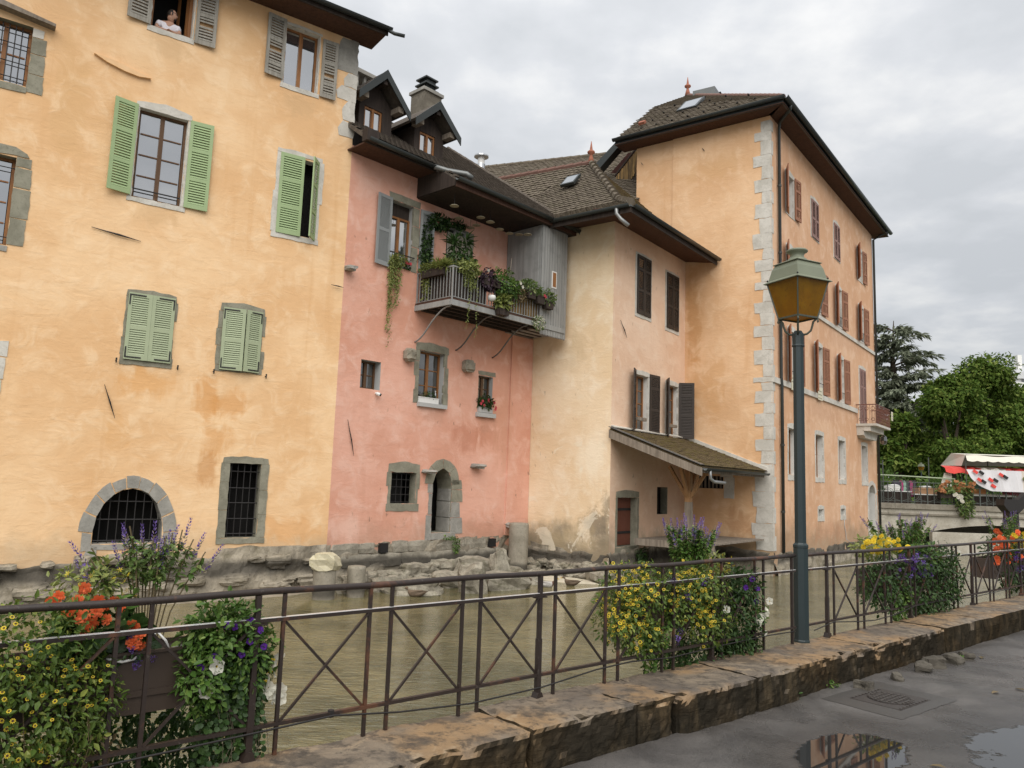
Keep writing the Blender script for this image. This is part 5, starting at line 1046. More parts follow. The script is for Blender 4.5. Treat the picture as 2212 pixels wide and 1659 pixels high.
# ================================================================== plants
def leaf_shape(kind='leaf'):
    if kind == 'round': pts = [(0, 0, 0), (.42, .18, .05), (.48, .55, .04), (.2, .92, -.02), (-.2, .92, -.02), (-.48, .55, .04), (-.42, .18, .05)]; f = [(0, 1, 2, 3), (0, 3, 4), (0, 4, 5, 6)]
    elif kind == 'blade': pts = [(0, 0, 0), (.09, .4, .04), (0, 1, -.10), (-.09, .4, .04)]; f = [(0, 1, 2), (0, 2, 3)]
    else: pts = [(0, 0, 0), (.27, .38, .07), (.16, .78, .02), (0, 1, -.08), (-.16, .78, .02), (-.27, .38, .07), (0, .45, -.02)]; f = [(0, 1, 6), (1, 2, 6), (2, 3, 6), (3, 4, 6), (4, 5, 6), (5, 0, 6)]
    return np.array(pts), f
LEAFM = {}
def leaf_mesh(kind, mat):
    k = kind+mat.name
    if k not in LEAFM:
        v, f = leaf_shape(kind); me = bpy.data.meshes.new('leaf'); me.from_pydata(v.tolist(), [], f); me.materials.append(mat); LEAFM[k] = me
    return LEAFM[k]
def orient(d, up):
    y = d.normalized(); z = up - y*up.dot(y); z = z.normalized() if z.length > 1e-3 else y.orthogonal().normalized(); x = y.cross(z)
    return Matrix(((x.x, y.x, z.x, 0), (x.y, y.y, z.y, 0), (x.z, y.z, z.z, 0), (0, 0, 0, 1)))
def leaf_cloud(spots, mat, parent, kind='leaf', single=90, name='leaf'):
    """spots: (point, direction, normal, size). The ones nearest the street are objects of their own, the rest one part."""
    me = leaf_mesh(kind, mat); v, f = leaf_shape(kind); V, F = [], []
    order = sorted(range(len(spots)), key=lambda i: (spots[i][0]-Vector((0, 0, 1.5))).length)
    single = single//2; pick = set(order[:single*3:3])
    for i, (p, d, n, s) in enumerate(spots):
        M = Matrix.Translation(p) @ orient(d, n) @ Matrix.Scale(s, 4)
        if i in pick: put(name, me, parent, M)
        else:
            A = np.array(M); b = len(V); V.extend((v @ A[:3, :3].T + A[:3, 3]).tolist()); F.extend(tuple(b+k for k in q) for q in f)
    if V: o = put('foliage', mesh_np('foliage', V, F, mat), parent); o['kind'] = 'stuff'
def rnd_unit():
    while True:
        v = Vector((random.uniform(-1, 1), random.uniform(-1, 1), random.uniform(-1, 1)))
        if .05 < v.length < 1: return v.normalized()
def mound(c, ru, rz, ro, n, size, droop=.5, inner=.45, fr=None):
    """leaf spots through an ellipsoid, tips outwards and down, lumpy so that light and dark clumps appear"""
    fr = fr or RF; out = []; c3 = fr.P(*c); sh = random.random()*50; tries = 0
    while len(out) < n and tries < n*6:
        tries += 1
        d = rnd_unit(); r = inner+(1-inner)*random.random()**.6; lump = vnoise(d*2.3, 1.4, sh)
        if lump < -.28: continue
        r *= 1+.30*lump
        p = c3 + fr.u*(d.x*ru*r) + fr.n*(d.y*ro*r) + Vector((0, 0, d.z*rz*r)); o = (fr.u*d.x+fr.n*d.y+Vector((0, 0, d.z))).normalized()
        out.append((p, (o*.7+rnd_unit()*.8-Vector((0, 0, droop))), (o+Vector((0, 0, .8))+rnd_unit()*.5), size*random.choice((.45, .7, .85, 1.0, 1.15, 1.5))))
    return out
def trail(u, z0, z1, off, n, size, sway=.03, fr=None):
    fr = fr or RF; out = []; a = random.random()*6
    for i in range(n):
        t = i/n; p = fr.P(u+sway*math.sin(a+t*5), z0+(z1-z0)*t, off+sway*.6*math.cos(a*2+t*4)); d = rnd_unit(); d.z = -abs(d.z)-.35
        out.append((p+d*.012, d, fr.n*.8+Vector((0, 0, .6))+rnd_unit()*.4, size*random.uniform(.7, 1.2)))
    return out
def stems(pts_list, parent, r=.004, mat=None, name='stems'):
    m = MB()
    for pts in pts_list: m.tube(pts, r, 4, cap=False)
    return m.build(name, mat or L_stem, parent, kind='stuff')
FLM = {}
M_peach = petal('peach_petal', (.62, .30, .14))
def flower_mesh(kind):
    if kind in FLM: return FLM[kind]
    v, f, mi = [], [], []
    if kind in ('white', 'purple', 'lilac'):
        n = 15; mats = {'white': [M_wpet, M_ypet], 'purple': [M_ppet, M_eye], 'lilac': [M_lav, M_eye]}[kind]
        v = [(0, 0, -.9)]+[(.16*math.cos(2*math.pi*k/n), .16*math.sin(2*math.pi*k/n), -.12) for k in range(n)]
        for k in range(n): a = 2*math.pi*k/n; r = 1-.16*(k % 3 == 0); v.append((r*math.cos(a), r*math.sin(a), .12*math.sin(k*2.1)))
        for k in range(n): j = (k+1) % n; f += [(0, 1+k, 1+j), (1+k, 1+n+k, 1+n+j, 1+j)]; mi += [1, 0]
    elif kind == 'zinnia':
        n = 9; mats = [M_ypet, M_eye]
        for k in range(n):
            a = 2*math.pi*k/n; b = len(v); c, s = math.cos(a), math.sin(a); c1, s1 = math.cos(a+.28), math.sin(a+.28); c2, s2 = math.cos(a-.28), math.sin(a-.28)
            v += [(.3*c, .3*s, .05), (.8*c1, .8*s1, .02), (1.05*c, 1.05*s, -.05), (.8*c2, .8*s2, .02)]; f.append((b, b+1, b+2, b+3)); mi.append(0)
        b = len(v); v += [(.42*math.cos(k), .42*math.sin(k), .10) for k in range(6)]+[(0, 0, .35)]; f += [(b+k, b+(k+1) % 6, b+6) for k in range(6)]; mi += [1]*6
    elif kind in ('begonia', 'pink', 'yellow', 'peach'):
        mats = [{'begonia': M_opet, 'peach': M_peach, 'pink': M_pkpet, 'yellow': M_ypet}[kind], M_ypet]; rr = random.Random(4)
        for ring, (r, t, k0) in enumerate(((1.0, .25, 6), (.72, .6, 5), (.42, 1.0, 4))):
            for k in range(k0):
                a = 2*math.pi*(k+.3*ring)/k0; b = len(v)
                for da, q, z in ((0, .05, 0), (.62, .62*r, .2*t), (.3, r, .42*t), (-.3, r, .42*t), (-.62, .62*r, .2*t)): v.append((q*math.cos(a+da), q*math.sin(a+da), z+ring*.12))
                f.append((b, b+1, b+2, b+3, b+4)); mi.append(0)
    elif kind == 'spike':          # salvia: whorls of small buds, violet above, spent and pale below
        mats = [M_lav, M_bud]; rr = random.Random(9)
        for i in range(11):
            z = i/10; r = .13*(1-z*.55)
            for k in range(5):
                a = rr.uniform(0, 6.28); b = len(v); x, y = r*math.cos(a), r*math.sin(a); h = .09
                v += [(x*.3, y*.3, z-h*.5), (x*1.15-y*.5, y*1.15+x*.5, z), (x*1.5, y*1.5, z+h*.7), (x*1.15+y*.5, y*1.15-x*.5, z)]; f.append((b, b+1, b+2, b+3)); mi.append(1 if rr.random() < (.85-z*1.0) else 0)
    elif kind == 'cluster':
        mats = [M_lav, M_ppet]; rr = random.Random(5)
        for i in range(22):
            d = [rr.uniform(-1, 1) for _ in range(3)]; b = len(v); s = .3
            v += [(d[0]-s, d[1], d[2]), (d[0], d[1]-s, d[2]+.1), (d[0]+s, d[1], d[2]), (d[0], d[1]+s, d[2]-.1)]; f.append((b, b+1, b+2, b+3)); mi.append(i % 3 == 0)
    elif kind == 'tubular':
        mats = [M_ypet, L_yel]; n = 7
        for k in range(n):
            a = 2*math.pi*k/n; b = len(v); c, s = math.cos(a), math.sin(a); v += [(0, 0, 0), (.5*c-.1*s, .5*s+.1*c, .25), (1.0*c, 1.0*s, .2), (.5*c+.1*s, .5*s-.1*c, .2)]; f.append((b, b+1, b+2, b+3)); mi.append(0)
    me = bpy.data.meshes.new(kind+'_flower'); me.from_pydata(v, [], f)
    for m in mats: me.materials.append(m)
    me.polygons.foreach_set('material_index', [int(x) for x in mi]); FLM[kind] = me; return me
def flower(kind, p, d, size, parent, sz=None, name='flower'):
    z = Vector(d).normalized(); x = z.orthogonal().normalized(); x = (Matrix.Rotation(random.random()*6.28, 3, z) @ x); y = z.cross(x); k = sz or size
    M = Matrix(((x.x*size, y.x*size, z.x*k, p[0]), (x.y*size, y.y*size, z.y*k, p[1]), (x.z*size, y.z*size, z.z*k, p[2]), (0, 0, 0, 1)))
    return put(name, flower_mesh(kind), parent, M)
CAMD = lambda p: (Vector((0, 0, 1.5))-Vector(p)).normalized()
def flowers_on(spots, kind, n, size, parent, jitter=.02, face=.8, name='flower'):
    vis = sorted(spots, key=lambda q: -(q[2].normalized().dot(CAMD(q[0])))-random.random()*.9-.4*(q[2].z))
    for p, d, nn, s in vis[:n]: flower(kind, p+CAMD(p)*jitter+Vector((0, 0, .01)), (nn.normalized()*.6+CAMD(p)*face+Vector((0, 0, .35))+rnd_unit()*.45), size*random.uniform(.75, 1.2), parent, name=name)
def salvia(c, ru, ro, z0, zt, n, parent_label, leafy=1.0, group=None, spread=1.25, lmat=None, low=.35):
    t = thing('salvia', parent_label, 'plant', RF.P(c[0], z0, c[1]), group); st, lv = [], []
    for i in range(n):
        a = random.uniform(-1, 1); b = random.uniform(-1, 1); bu, bo = c[0]+a*ru*.4, c[1]+b*ro*.5; h = (zt-z0)*random.uniform(.72, 1.0)*(1-.12*abs(a)); tu, to = c[0]+a*ru*spread, c[1]+b*ro
        pts = [RF.P(bu+(tu-bu)*q**1.4+random.uniform(-.006, .006), z0+h*q, bo+(to-bo)*q) for q in (0, .3, .6, .85, 1)]; st.append(pts)
        top = pts[-1]; flower('spike', top-Vector((0, 0, .11)), (pts[-1]-pts[-2]).normalized()+rnd_unit()*.10, .105, t, sz=random.uniform(.12, .19), name='flower_spike')
        k = int(26*leafy)
        for j in range(k):
            q = low+(.88-low)*random.random(); i0 = min(3, int(q*4)); p = pts[i0].lerp(pts[i0+1], q*4-i0); d = rnd_unit(); d.z = d.z*.5-.35
            lv.append((p, d, Vector((0, 0, 1))+rnd_unit()*.5, random.uniform(.030, .058)))
    stems(st, t); leaf_cloud(lv, lmat or L_sal, t, 'leaf', 60); return t
def planter(u0, u1, label, zt=.585, zb=.285):
    t = thing('planter_box', label, 'planter', RF.P((u0+u1)/2, zb, -.24), 'planter boxes hung on the railing'); o0, o1 = -.40, -.11
    M = MATS.get('planter_brown') or simple('planter_brown', (.052, .036, .026), .55, .25, 4)
    MB().box(RF, u0, u1, zb, zt, o1-.012, o1).build('front_board', M, t); MB().box(RF, u0, u1, zb, zt, o0, o0+.012).build('back_board', M, t); MB().box(RF, u0, u0+.012, zb, zt, o0+.012, o1-.012).build('end_board', M, t); MB().box(RF, u1-.012, u1, zb, zt, o0+.012, o1-.012).build('end_board', M, t)
    MB().box(RF, u0+.012, u1-.012, zb, zb+.012, o0+.012, o1-.012).build('base_board', M, t); MB().box(RF, u0+.012, u1-.012, zt-.05, zt-.03, o0+.012, o1-.012).build('soil', simple('potting_soil', (.04, .028, .02), .95, .3, 30), t)
    MB().box(RF, u0-.005, u1+.005, zt-.008, zt+.006, o1-.006, o1+.014).build('rim', M, t); MB().box(RF, u0+.05, u1-.05, zb+.085, zb+.115, o1, o1+.012).build('bracket_rail', M, t)
    for k in range(3): u = u0+.25+k*(u1-u0-.5)/2; MB().tube([RF.P(u, MR, -.02), RF.P(u, zt+.01, o1+.01), RF.P(u, zb-.02, o1+.006), RF.P(u, zb-.02, o0)], .008, 5).build('hanger', M_rail, t)
    return t

# --- nearest box, lower left
planter(-1.75, .10, 'brown trough planter behind the railing at the lower left, its middle bare of plants')
hs = thing('irrigation_hose', 'white irrigation hose looped over the soil of the nearest planter', 'hose', RF.P(-.5, .6, -.2)); MB().tube([RF.P(u, z, o) for u, z, o in ((-.78, .56, -.10), (-.70, .575, -.12), (-.62, .55, -.095), (-.56, .555, -.10), (-.48, .61, -.2), (-.43, .66, -.2), (-.40, .62, -.15), (-.37, .57, -.18), (-.2, .585, -.2))], .007, 6).build('hose', M_white, hs, smooth=True)
z1 = thing('creeping_zinnia', 'bushy yellow-flowered plant spilling over the left end of the nearest planter', 'plant', RF.P(-1.15, .6, -.2))
sp = mound((-1.15, .64, -.08), .44, .25, .22, 2400, .031) + mound((-1.10, .36, .0), .46, .30, .17, 2700, .031) + mound((-1.03, .10, -.0), .30, .26, .13, 1200, .029) + mound((-1.65, .50, -.1), .35, .40, .2, 1400, .031) + mound((-.80, .42, -.04), .18, .22, .1, 800, .029)
leaf_cloud(sp, L_zin, z1, 'leaf', 260); flowers_on(sp, 'zinnia', 150, .0105, z1)
d1 = mound((-1.0, .0, -.06), .40, .2, .14, 500, .034, .8) + sum([trail(random.uniform(-1.5, -.62), random.uniform(.2, .35), random.uniform(-.15, .05), random.uniform(-.15, .02), 26, .030) for _ in range(16)], [])
leaf_cloud(d1, L_dry, z1, 'leaf', 20); stems([[RF.P(a, .55, -.05), RF.P(a+random.uniform(-.1, .1), .25, .06), RF.P(a+random.uniform(-.15, .15), -.05, .0)] for a in [random.uniform(-1.5, -.7) for _ in range(12)]], z1, .002)
b1 = thing('begonia', 'orange begonia with broad dark leaves beside the yellow plant in the nearest planter', 'plant', RF.P(-.72, .6, -.25))
leaf_cloud(mound((-.70, .66, -.24), .22, .10, .12, 170, .085, .3), L_dark, b1, 'round', 60); leaf_cloud(mound((-.72, .80, -.28), .20, .10, .1, 160, .05, .2), L_bright, b1, 'leaf', 40)
for u, z, o, s in ((-.93, .85, -.2, .034), (-.90, .87, -.22, .03), (-.82, .84, -.2, .036), (-.79, .90, -.22, .034), (-.73, .84, -.2, .036), (-.70, .82, -.17, .032), (-.66, .83, -.2, .034), (-.80, .77, -.17, .04), (-.76, .74, -.16, .038), (-.78, .71, -.15, .036), (-.69, .75, -.16, .03), (-.57, .71, -.14, .040), (-.54, .67, -.12, .034), (-.57, .635, -.10, .040), (-.54, .62, -.10, .03), (-.62, .80, -.2, .032), (-.86, .80, -.18, .034), (-.74, .79, -.16, .034)):
    p = RF.P(u, z, o); flower('begonia', p, CAMD(p)+rnd_unit()*.6, s, b1, name='flower')
y1 = thing('yellow_cuphea', 'tuft of small yellow tubular flowers rising behind the orange begonia', 'plant', RF.P(-.76, .75, -.32)); sp = mound((-.76, .92, -.30), .17, .09, .08, 240, .035, .1); leaf_cloud(sp, L_yel, y1, 'leaf', 60)
for k in range(34): p = RF.P(random.uniform(-.92, -.55), random.uniform(.80, .98), random.uniform(-.32, -.2)); flower('tubular', p, rnd_unit()+Vector((0, 0, .8)), random.uniform(.014, .022), y1)
salvia((-.46, -.30), .25, .10, .60, 1.24, 17, 'tall leggy salvia with faded violet spikes above the nearest planter', 1.5, low=.50)
l1 = thing('lilac_trailer', 'small lilac flower heads hanging over the front of the nearest planter', 'plant', RF.P(-.55, .6, -.1))
for u, z in ((-.585, .61), (-.56, .585), (-.555, .55), (-.56, .525), (-.49, .555), (-.475, .55), (-.50, .69), (-.60, .68)): flower('cluster', RF.P(u, z, -.07), rnd_unit(), .015, l1)
leaf_cloud(mound((-.54, .60, -.10), .08, .05, .04, 60, .026), L_dark, l1, 'leaf', 20)
g1 = thing('petunia', 'bright green petunia with deep purple flowers, right end of the nearest planter', 'plant', RF.P(-.1, .6, -.15))
sp = mound((-.12, .64, -.11), .23, .17, .17, 1900, .038, .2, inner=.2) + mound((-.22, .45, -.05), .14, .21, .1, 950, .038, .3) + mound((.02, .52, -.07), .14, .22, .11, 800, .034); leaf_cloud(sp, L_bright, g1, 'leaf', 220)
for u, z in ((-.15, .70), (-.11, .69), (-.02, .605), (-.20, .55), (-.27, .505), (.035, .66), (-.06, .545), (-.03, .72), (.06, .57)): p = RF.P(u, z, .02); flower('purple', p, CAMD(p)+rnd_unit()*.6, .021, g1)
w1 = thing('round_leaf_trailer', 'dense curtain of small round dark leaves hanging below the purple petunia', 'plant', RF.P(0, .4, -.1))
sp = sum([trail(random.uniform(-.22, .13), random.uniform(.48, .60), random.uniform(-.22, .12), random.uniform(-.14, .0), 34, .030, .018) for _ in range(44)], []); leaf_cloud(sp, L_dark, w1, 'round', 230, 'leaf')
stems([[RF.P(a, .3, -.02), RF.P(a+.04, .1, .0), RF.P(a+random.uniform(-.08, .08), -.12, -.01)] for a in [random.uniform(-.2, .12) for _ in range(9)]], w1, .0014, simple('pale_dry_stem', (.10, .08, .055), .8))
w2 = thing('white_petunia', 'white trumpet petunias hanging either side of the first thick rail post', 'plant', RF.P(.1, .4, -.12))
for u, z, o, dr in ((-.19, .50, .03, 1), (-.235, .385, .03, 1), (.165, .475, -.05, 0), (.205, .465, -.06, 0), (.16, .42, -.05, 0), (.125, .37, -.04, 0), (.13, .33, -.04, 1), (.155, .305, -.04, 1), (.20, .31, -.05, 1), (.205, .265, -.05, 1), (.17, .275, -.05, 0)):
    p = RF.P(u, z, o); flower('white', p, CAMD(p)*(1 if dr else .35)+RF.u*(.2 if dr else .8)+rnd_unit()*.3-Vector((0, 0, .15)), .043, w2, sz=.045)
for k in range(30): p = RF.P(random.uniform(-.75, 0), random.uniform(-.28, .18), random.uniform(-.45, -.25)); flower('white', p, CAMD(p)+rnd_unit(), .018, w2, name='flower') if k < 16 else None
leaf_cloud(mound((.10, .40, -.10), .07, .12, .05, 170, .035) + sum([trail(random.uniform(-.05, .17), .45, random.uniform(.2, .3), -.1, 14, .03) for _ in range(8)], []), L_bright, w2, 'leaf', 50)
h1 = thing('hanging_ivy', 'dark trailing foliage hanging beneath the nearest planter towards the water', 'plant', RF.P(-.4, .2, -.4))
sp = sum([trail(random.uniform(-.75, .05), random.uniform(.15, .28), random.uniform(-.5, -.15), random.uniform(-.50, -.30), 44, .042, .05) for _ in range(60)], []); leaf_cloud(sp, L_dark, h1, 'leaf', 40)

RF0 = RF; RF = Frame(RF0.P(-.38, 0, 0), u=RF0.u, n=RF0.n)
# --- second box, left of the lamp post
planter(3.75, 5.15, 'brown planter box almost hidden in yellow flowers, left of the lamp post')
z2 = thing('creeping_zinnia', 'pale yellow-flowered mass at the left end of the planter beside the lamp post', 'plant', RF.P(3.6, .5, -.2))
sp = mound((3.72, .64, -.14), .38, .25, .26, 2600, .030, inner=.1) + mound((3.48, .46, -.10), .26, .27, .22, 1800, .030, inner=.1) + mound((3.72, .28, -.06), .24, .18, .16, 900, .030); leaf_cloud(sp, L_zin, z2, 'leaf', 120); flowers_on(sp, 'zinnia', 300, .0150, z2)
z3 = thing('creeping_zinnia', 'yellow-flowered mass in the middle of the planter beside the lamp post', 'plant', RF.P(4.5, .5, -.2))
sp = mound((4.50, .66, -.10), .42, .22, .24, 2400, .030, inner=.1) + mound((4.58, .38, -.03), .33, .28, .18, 2000, .030, inner=.1) + mound((4.15, .52, -.06), .16, .26, .14, 700, .030, inner=.1); leaf_cloud(sp, L_zin, z3, 'leaf', 120); flowers_on(sp, 'zinnia', 170, .0145, z3)
y2 = thing('yellow_cuphea', 'spray of small yellow tubular flowers, top right of planter beside the lamp post', 'plant', RF.P(4.9, .75, -.25)); sp = mound((4.92, .80, -.22), .22, .10, .12, 260, .035, .1); leaf_cloud(sp, L_yel, y2, 'leaf', 40)
for k in range(30): p = RF.P(random.uniform(4.7, 5.15), random.uniform(.72, .90), random.uniform(-.25, -.1)); flower('tubular', p, rnd_unit()+Vector((0, 0, .8)), .024, y2)
salvia((4.76, -.36), .42, .20, .62, 1.24, 26, 'leafy salvia with pale violet spikes behind the planter beside the lamp post', 3.6, spread=1.0, lmat=L_bright, low=.30)
g2 = thing('petunia', 'dark green petunia with few purple blooms, right end of planter beside the lamp post', 'plant', RF.P(5.2, .5, -.2))
sp = mound((5.22, .58, -.12), .24, .22, .2, 1300, .040, inner=.2) + mound((5.18, .20, -.10), .32, .38, .2, 2200, .038, inner=.2) + mound((4.75, .0, -.15), .55, .2, .2, 1500, .036); leaf_cloud(sp, L_dark, g2, 'leaf', 120)
for u, z in ((5.21, .67), (5.28, .46), (5.1, .6), (5.3, .58)): p = RF.P(u, z, .03); flower('purple', p, CAMD(p)+rnd_unit()*.5, .028, g2)
w3 = thing('white_petunia', 'white petunias hanging at the right end of the planter beside the lamp post', 'plant', RF.P(5.4, .4, -.1))
for u, z in ((5.56, .44), (5.47, .36), (5.43, .31), (5.37, .27), (5.34, .24), (5.40, .30), (5.45, .15), (5.49, .33), (4.83, .42)): p = RF.P(u, z, .0); flower('white', p, CAMD(p)+rnd_unit()*.6, .038, w3)
leaf_cloud(mound((5.45, .34, -.04), .09, .12, .05, 130, .035), L_bright, w3, 'leaf', 30)
l2 = thing('lilac_trailer', 'lilac flower clusters between the two yellow masses left of the lamp post', 'plant', RF.P(4.1, .5, -.1))
for u, z in ((3.98, .74), (4.02, .72), (4.05, .75), (4.2, .62), (4.22, .58), (4.24, .56), (3.6, .62), (3.66, .6), (4.12, .30), (4.1, .24), (4.08, .2), (4.4, .66), (4.45, .68)): flower('cluster', RF.P(u, z, .02), rnd_unit(), .020, l2)
leaf_cloud(mound((4.12, .45, -.06), .12, .25, .06, 200, .03), L_dark, l2, 'leaf', 20)
r3 = thing('round_leaf_trailer', 'bright round-leaved trailer hanging between the yellow masses left of the lamp post', 'plant', RF.P(3.9, .3, -.1)); sp = sum([trail(random.uniform(3.72, 4.05), random.uniform(.3, .42), random.uniform(-.1, .2), random.uniform(-.1, -.01), 26, .034, .02) for _ in range(18)], []); leaf_cloud(sp, L_bright, r3, 'round', 90)
h2 = thing('hanging_ivy', 'dark trailing foliage hanging below the planter beside the lamp post', 'plant', RF.P(4.6, .1, -.2)); sp = sum([trail(random.uniform(3.9, 5.45), random.uniform(.15, .3), random.uniform(-.28, .02), random.uniform(-.3, -.1), 34, .038, .04) for _ in range(46)], []); leaf_cloud(sp, L_dark, h2, 'leaf', 30)

RF = RF0
RF = Frame(RF0.P(-.50, 0, 0), u=RF0.u, n=RF0.n)
# --- third box, right of the lamp post
planter(8.35, 10.2, 'brown planter box overgrown with foliage, right of the lamp post')
salvia((9.6, -.36), .75, .25, .62, 1.28, 30, 'salvia with violet spikes over the planter right of the lamp post', 3.4, spread=1.1, lmat=L_bright, low=.2)
y3 = thing('yellow_begonia', 'yellow begonia at the left end of the planter right of the lamp post', 'plant', RF.P(8.5, .8, -.3)); sp = mound((8.62, .86, -.28), .50, .14, .2, 420, .055, .2); leaf_cloud(sp, L_yel, y3, 'leaf', 40)
for k in range(34): p = RF.P(8.1+1.0*random.random()**1.3, random.uniform(.80, 1.0), random.uniform(-.2, -.05)); flower('yellow', p, CAMD(p)+rnd_unit()*.7, random.uniform(.026, .04), y3)
g3 = thing('trailing_foliage', 'thick mixed green foliage hanging from the planter right of the lamp post', 'plant', RF.P(9.2, .4, -.1))
sp = mound((8.5, .45, -.12), .55, .34, .22, 2200, .042, inner=.2) + mound((9.7, .64, -.12), .75, .28, .27, 2400, .042, inner=.2) + mound((9.7, .25, -.12), .65, .42, .24, 2800, .042, inner=.2) + mound((10.35, .42, -.10), .32, .45, .22, 1600, .042, inner=.2); leaf_cloud(sp, L_dark, g3, 'leaf', 60)
g4 = thing('round_leaf_trailer', 'pale trailing foliage streaked down the front of the planter right of the lamp post', 'plant', RF.P(9, .4, -.1)); leaf_cloud(mound((8.7, .25, -.04), .22, .28, .08, 400, .045) + mound((9.6, .70, -.06), .5, .2, .12, 500, .045) + sum([trail(random.uniform(8.5, 9.0), .35, random.uniform(-.05, .1), -.03, 24, .04) for _ in range(10)], []), L_bright, g4, 'leaf', 40)
l3 = thing('lilac_trailer', 'lilac flower clusters crowding the planter right of the lamp post', 'plant', RF.P(9, .6, -.05))
for k in range(46): p = RF.P(random.uniform(8.5, 9.6), random.uniform(.48, .80), random.uniform(-.03, .05)); flower('cluster', p, rnd_unit(), random.uniform(.018, .03), l3)
p = RF.P(10.52, .74, .0); w4 = thing('white_petunia', 'single white petunia at the right end of the planter right of the lamp post', 'plant', p); flower('white', p, CAMD(p), .05, w4)
RF = Frame(RF0.P(-.55, 0, 0), u=RF0.u, n=RF0.n)
# --- fourth box, at the right edge
planter(12.3, 14.3, 'brown planter box at the right edge of the view by the black sluice post')
b4 = thing('begonia', 'orange and coral begonia in the planter at the right edge of the view', 'plant', RF.P(12.8, .8, -.2)); leaf_cloud(mound((12.9, .72, -.2), .5, .25, .2, 420, .06), L_dark, b4, 'leaf', 20)
for k in range(34): p = RF.P(random.uniform(12.25, 13.45), random.uniform(.50, 1.05), random.uniform(-.2, 0)); flower('begonia', p, CAMD(p)+rnd_unit()*.6, random.uniform(.036, .055), b4)
y4 = thing('yellow_begonia', 'yellow begonia in the planter at the right edge of the view', 'plant', RF.P(13.3, .8, -.2)); leaf_cloud(mound((13.5, .78, -.15), .5, .16, .18, 300, .05), L_yel, y4, 'leaf', 20)
for k in range(26): p = RF.P(random.uniform(12.9, 14.2), random.uniform(.68, .95), random.uniform(-.15, 0)); flower('yellow', p, CAMD(p)+rnd_unit()*.6, random.uniform(.03, .042), y4)
l4 = thing('lilac_trailer', 'purple flower clusters under the begonias at the right edge of the view', 'plant', RF.P(13.5, .5, -.1)); leaf_cloud(mound((13.3, .4, -.12), .8, .35, .15, 900, .05), L_dark, l4, 'leaf', 20)
for k in range(40): p = RF.P(random.uniform(12.9, 14.4), random.uniform(.35, .70), random.uniform(-.03, .05)); flower('cluster', p, rnd_unit(), random.uniform(.02, .035), l4)
salvia((13.9, -.4), .5, .2, .65, 1.32, 14, 'salvia with violet spikes at the right edge of the view', 2.0, spread=1.0, lmat=L_bright)

RF = RF0
# ================================================================== in the water: bollards, boulders, sandbars, ducks
def boulder(x, y, z, sx, sy, sz, rot, label, k, mat=None, cat='boulder', grp=None):
    me = stone_variants(mat or M_rock, 8, 3, .17)[k % 8]; M = Matrix.Translation((x, y, z)) @ Matrix.Rotation(rot, 4, 'Z') @ Matrix.Rotation(random.uniform(-.2, .2), 4, 'X') @ Matrix.Diagonal((sx, sy, sz, 1))
    o = put('boulder', me, None, M); tag(o, label, cat, grp); return o
def bollard(x, y, r, zt, label, cap=None, taper=1.0):
    t = thing('concrete_bollard', label, 'bollard', (x, y, WATER)); m = MB().lathe((x, y, 0), [(r*taper, WATER-.5), (r, WATER+.1), (r*1.03, zt-.06), (r*.97, zt), (r*.5, zt+.015)], 16); m.build('shaft', M_conc, t, smooth=True)
    if cap: put('cap_stone', stone_variants(stone_mat('lichen_stone', (.40, .36, .24), (.55, .50, .36), (.36, .29, .10), bump=.6), 6, 2, .14)[2], t, Matrix.Translation((x, y, zt+.12)) @ Matrix.Diagonal((r*2.2, r*2.2, .36, 1)))
bollard(-4.0, 17.5, .245, -.52, 'tall concrete bollard in the water with a lichen-yellow stone on its top', True); bollard(-3.38, 17.95, .205, -.52, 'plain round concrete bollard in the water right of the stone-topped one', taper=.72); bollard(.36, 23.6, .29, .28, 'tall round concrete pillar standing against the corner of the pink and cream houses')
for i, a in enumerate([
    (-2.15, 18.75, -1.12, 1.15, .85, .42, .3, 'flat-topped pale boulder at the water edge left of the upright slab'), (-.78, 19.2, -.98, .62, .45, .85, .2, 'grey slab of rock standing upright in the water'), (-.05, 20.2, -1.06, 1.2, .8, .5, .5, 'broad light boulder with a mossy foot right of the upright slab'),
    (-.15, 20.9, -.72, .42, .34, .72, .6, 'small upright pale rock leaning behind the broad light boulder'), (-.75, 21.4, -.80, 1.2, .6, .45, .1, 'long pale rock propped against the rubble below the arched door'), (-2.9, 19.3, -1.1, .9, .6, .4, .8, 'low pale rock right of the plain bollard'), (-3.6, 18.6, -1.0, .7, .5, .5, 1.2, 'pale rubble rock wedged between the two bollards'),
    (-1.4, 20.2, -1.06, .9, .6, .4, 1.0, 'mossy low rock among the stones below the arched door'), (.7, 21.3, -1.1, .55, .45, .4, .4, 'brown-footed rock at the left end of the sandbar'), (2.85, 22.1, -1.1, .9, .7, .6, .3, 'mossy boulder mass at the foot of the cream house corner')]): boulder(*a, i)
# rubble course under the pink house: separate stones of the house's footing
for k in range(30):
    u = 1.0+k*.205+random.uniform(-.05, .05); s = random.uniform(.25, .52) if u < 5.2 else random.uniform(.16, .3); put('rubble_stone', stone_variants(M_rock, 8, 3, .17)[k % 8], ph, PF.mat(u, random.uniform(-.98, -.86)-(.12 if u < 2.4 else 0), .28+random.uniform(0, .12), s*1.15, s*.75, s*.9))
for k in range(26): u = .6+k*.25; s = random.uniform(.15, .34); put('rubble_stone', stone_variants(M_rock, 8, 3, .17)[(k*3) % 8], ph, PF.mat(u, -1.14+random.uniform(-.03, .05), .6+random.uniform(-.1, .35), s*1.3, s*.7, s))
for k in range(24): u = .1+k*.115; s = random.uniform(.13, .28); put('rubble_stone', stone_variants(M_rock, 8, 3, .17)[(k*5) % 8], chh, CF.mat(u, -.92+random.uniform(-.12, .1), .26+random.uniform(0, .1), s*1.2, s*.75, s, .3))
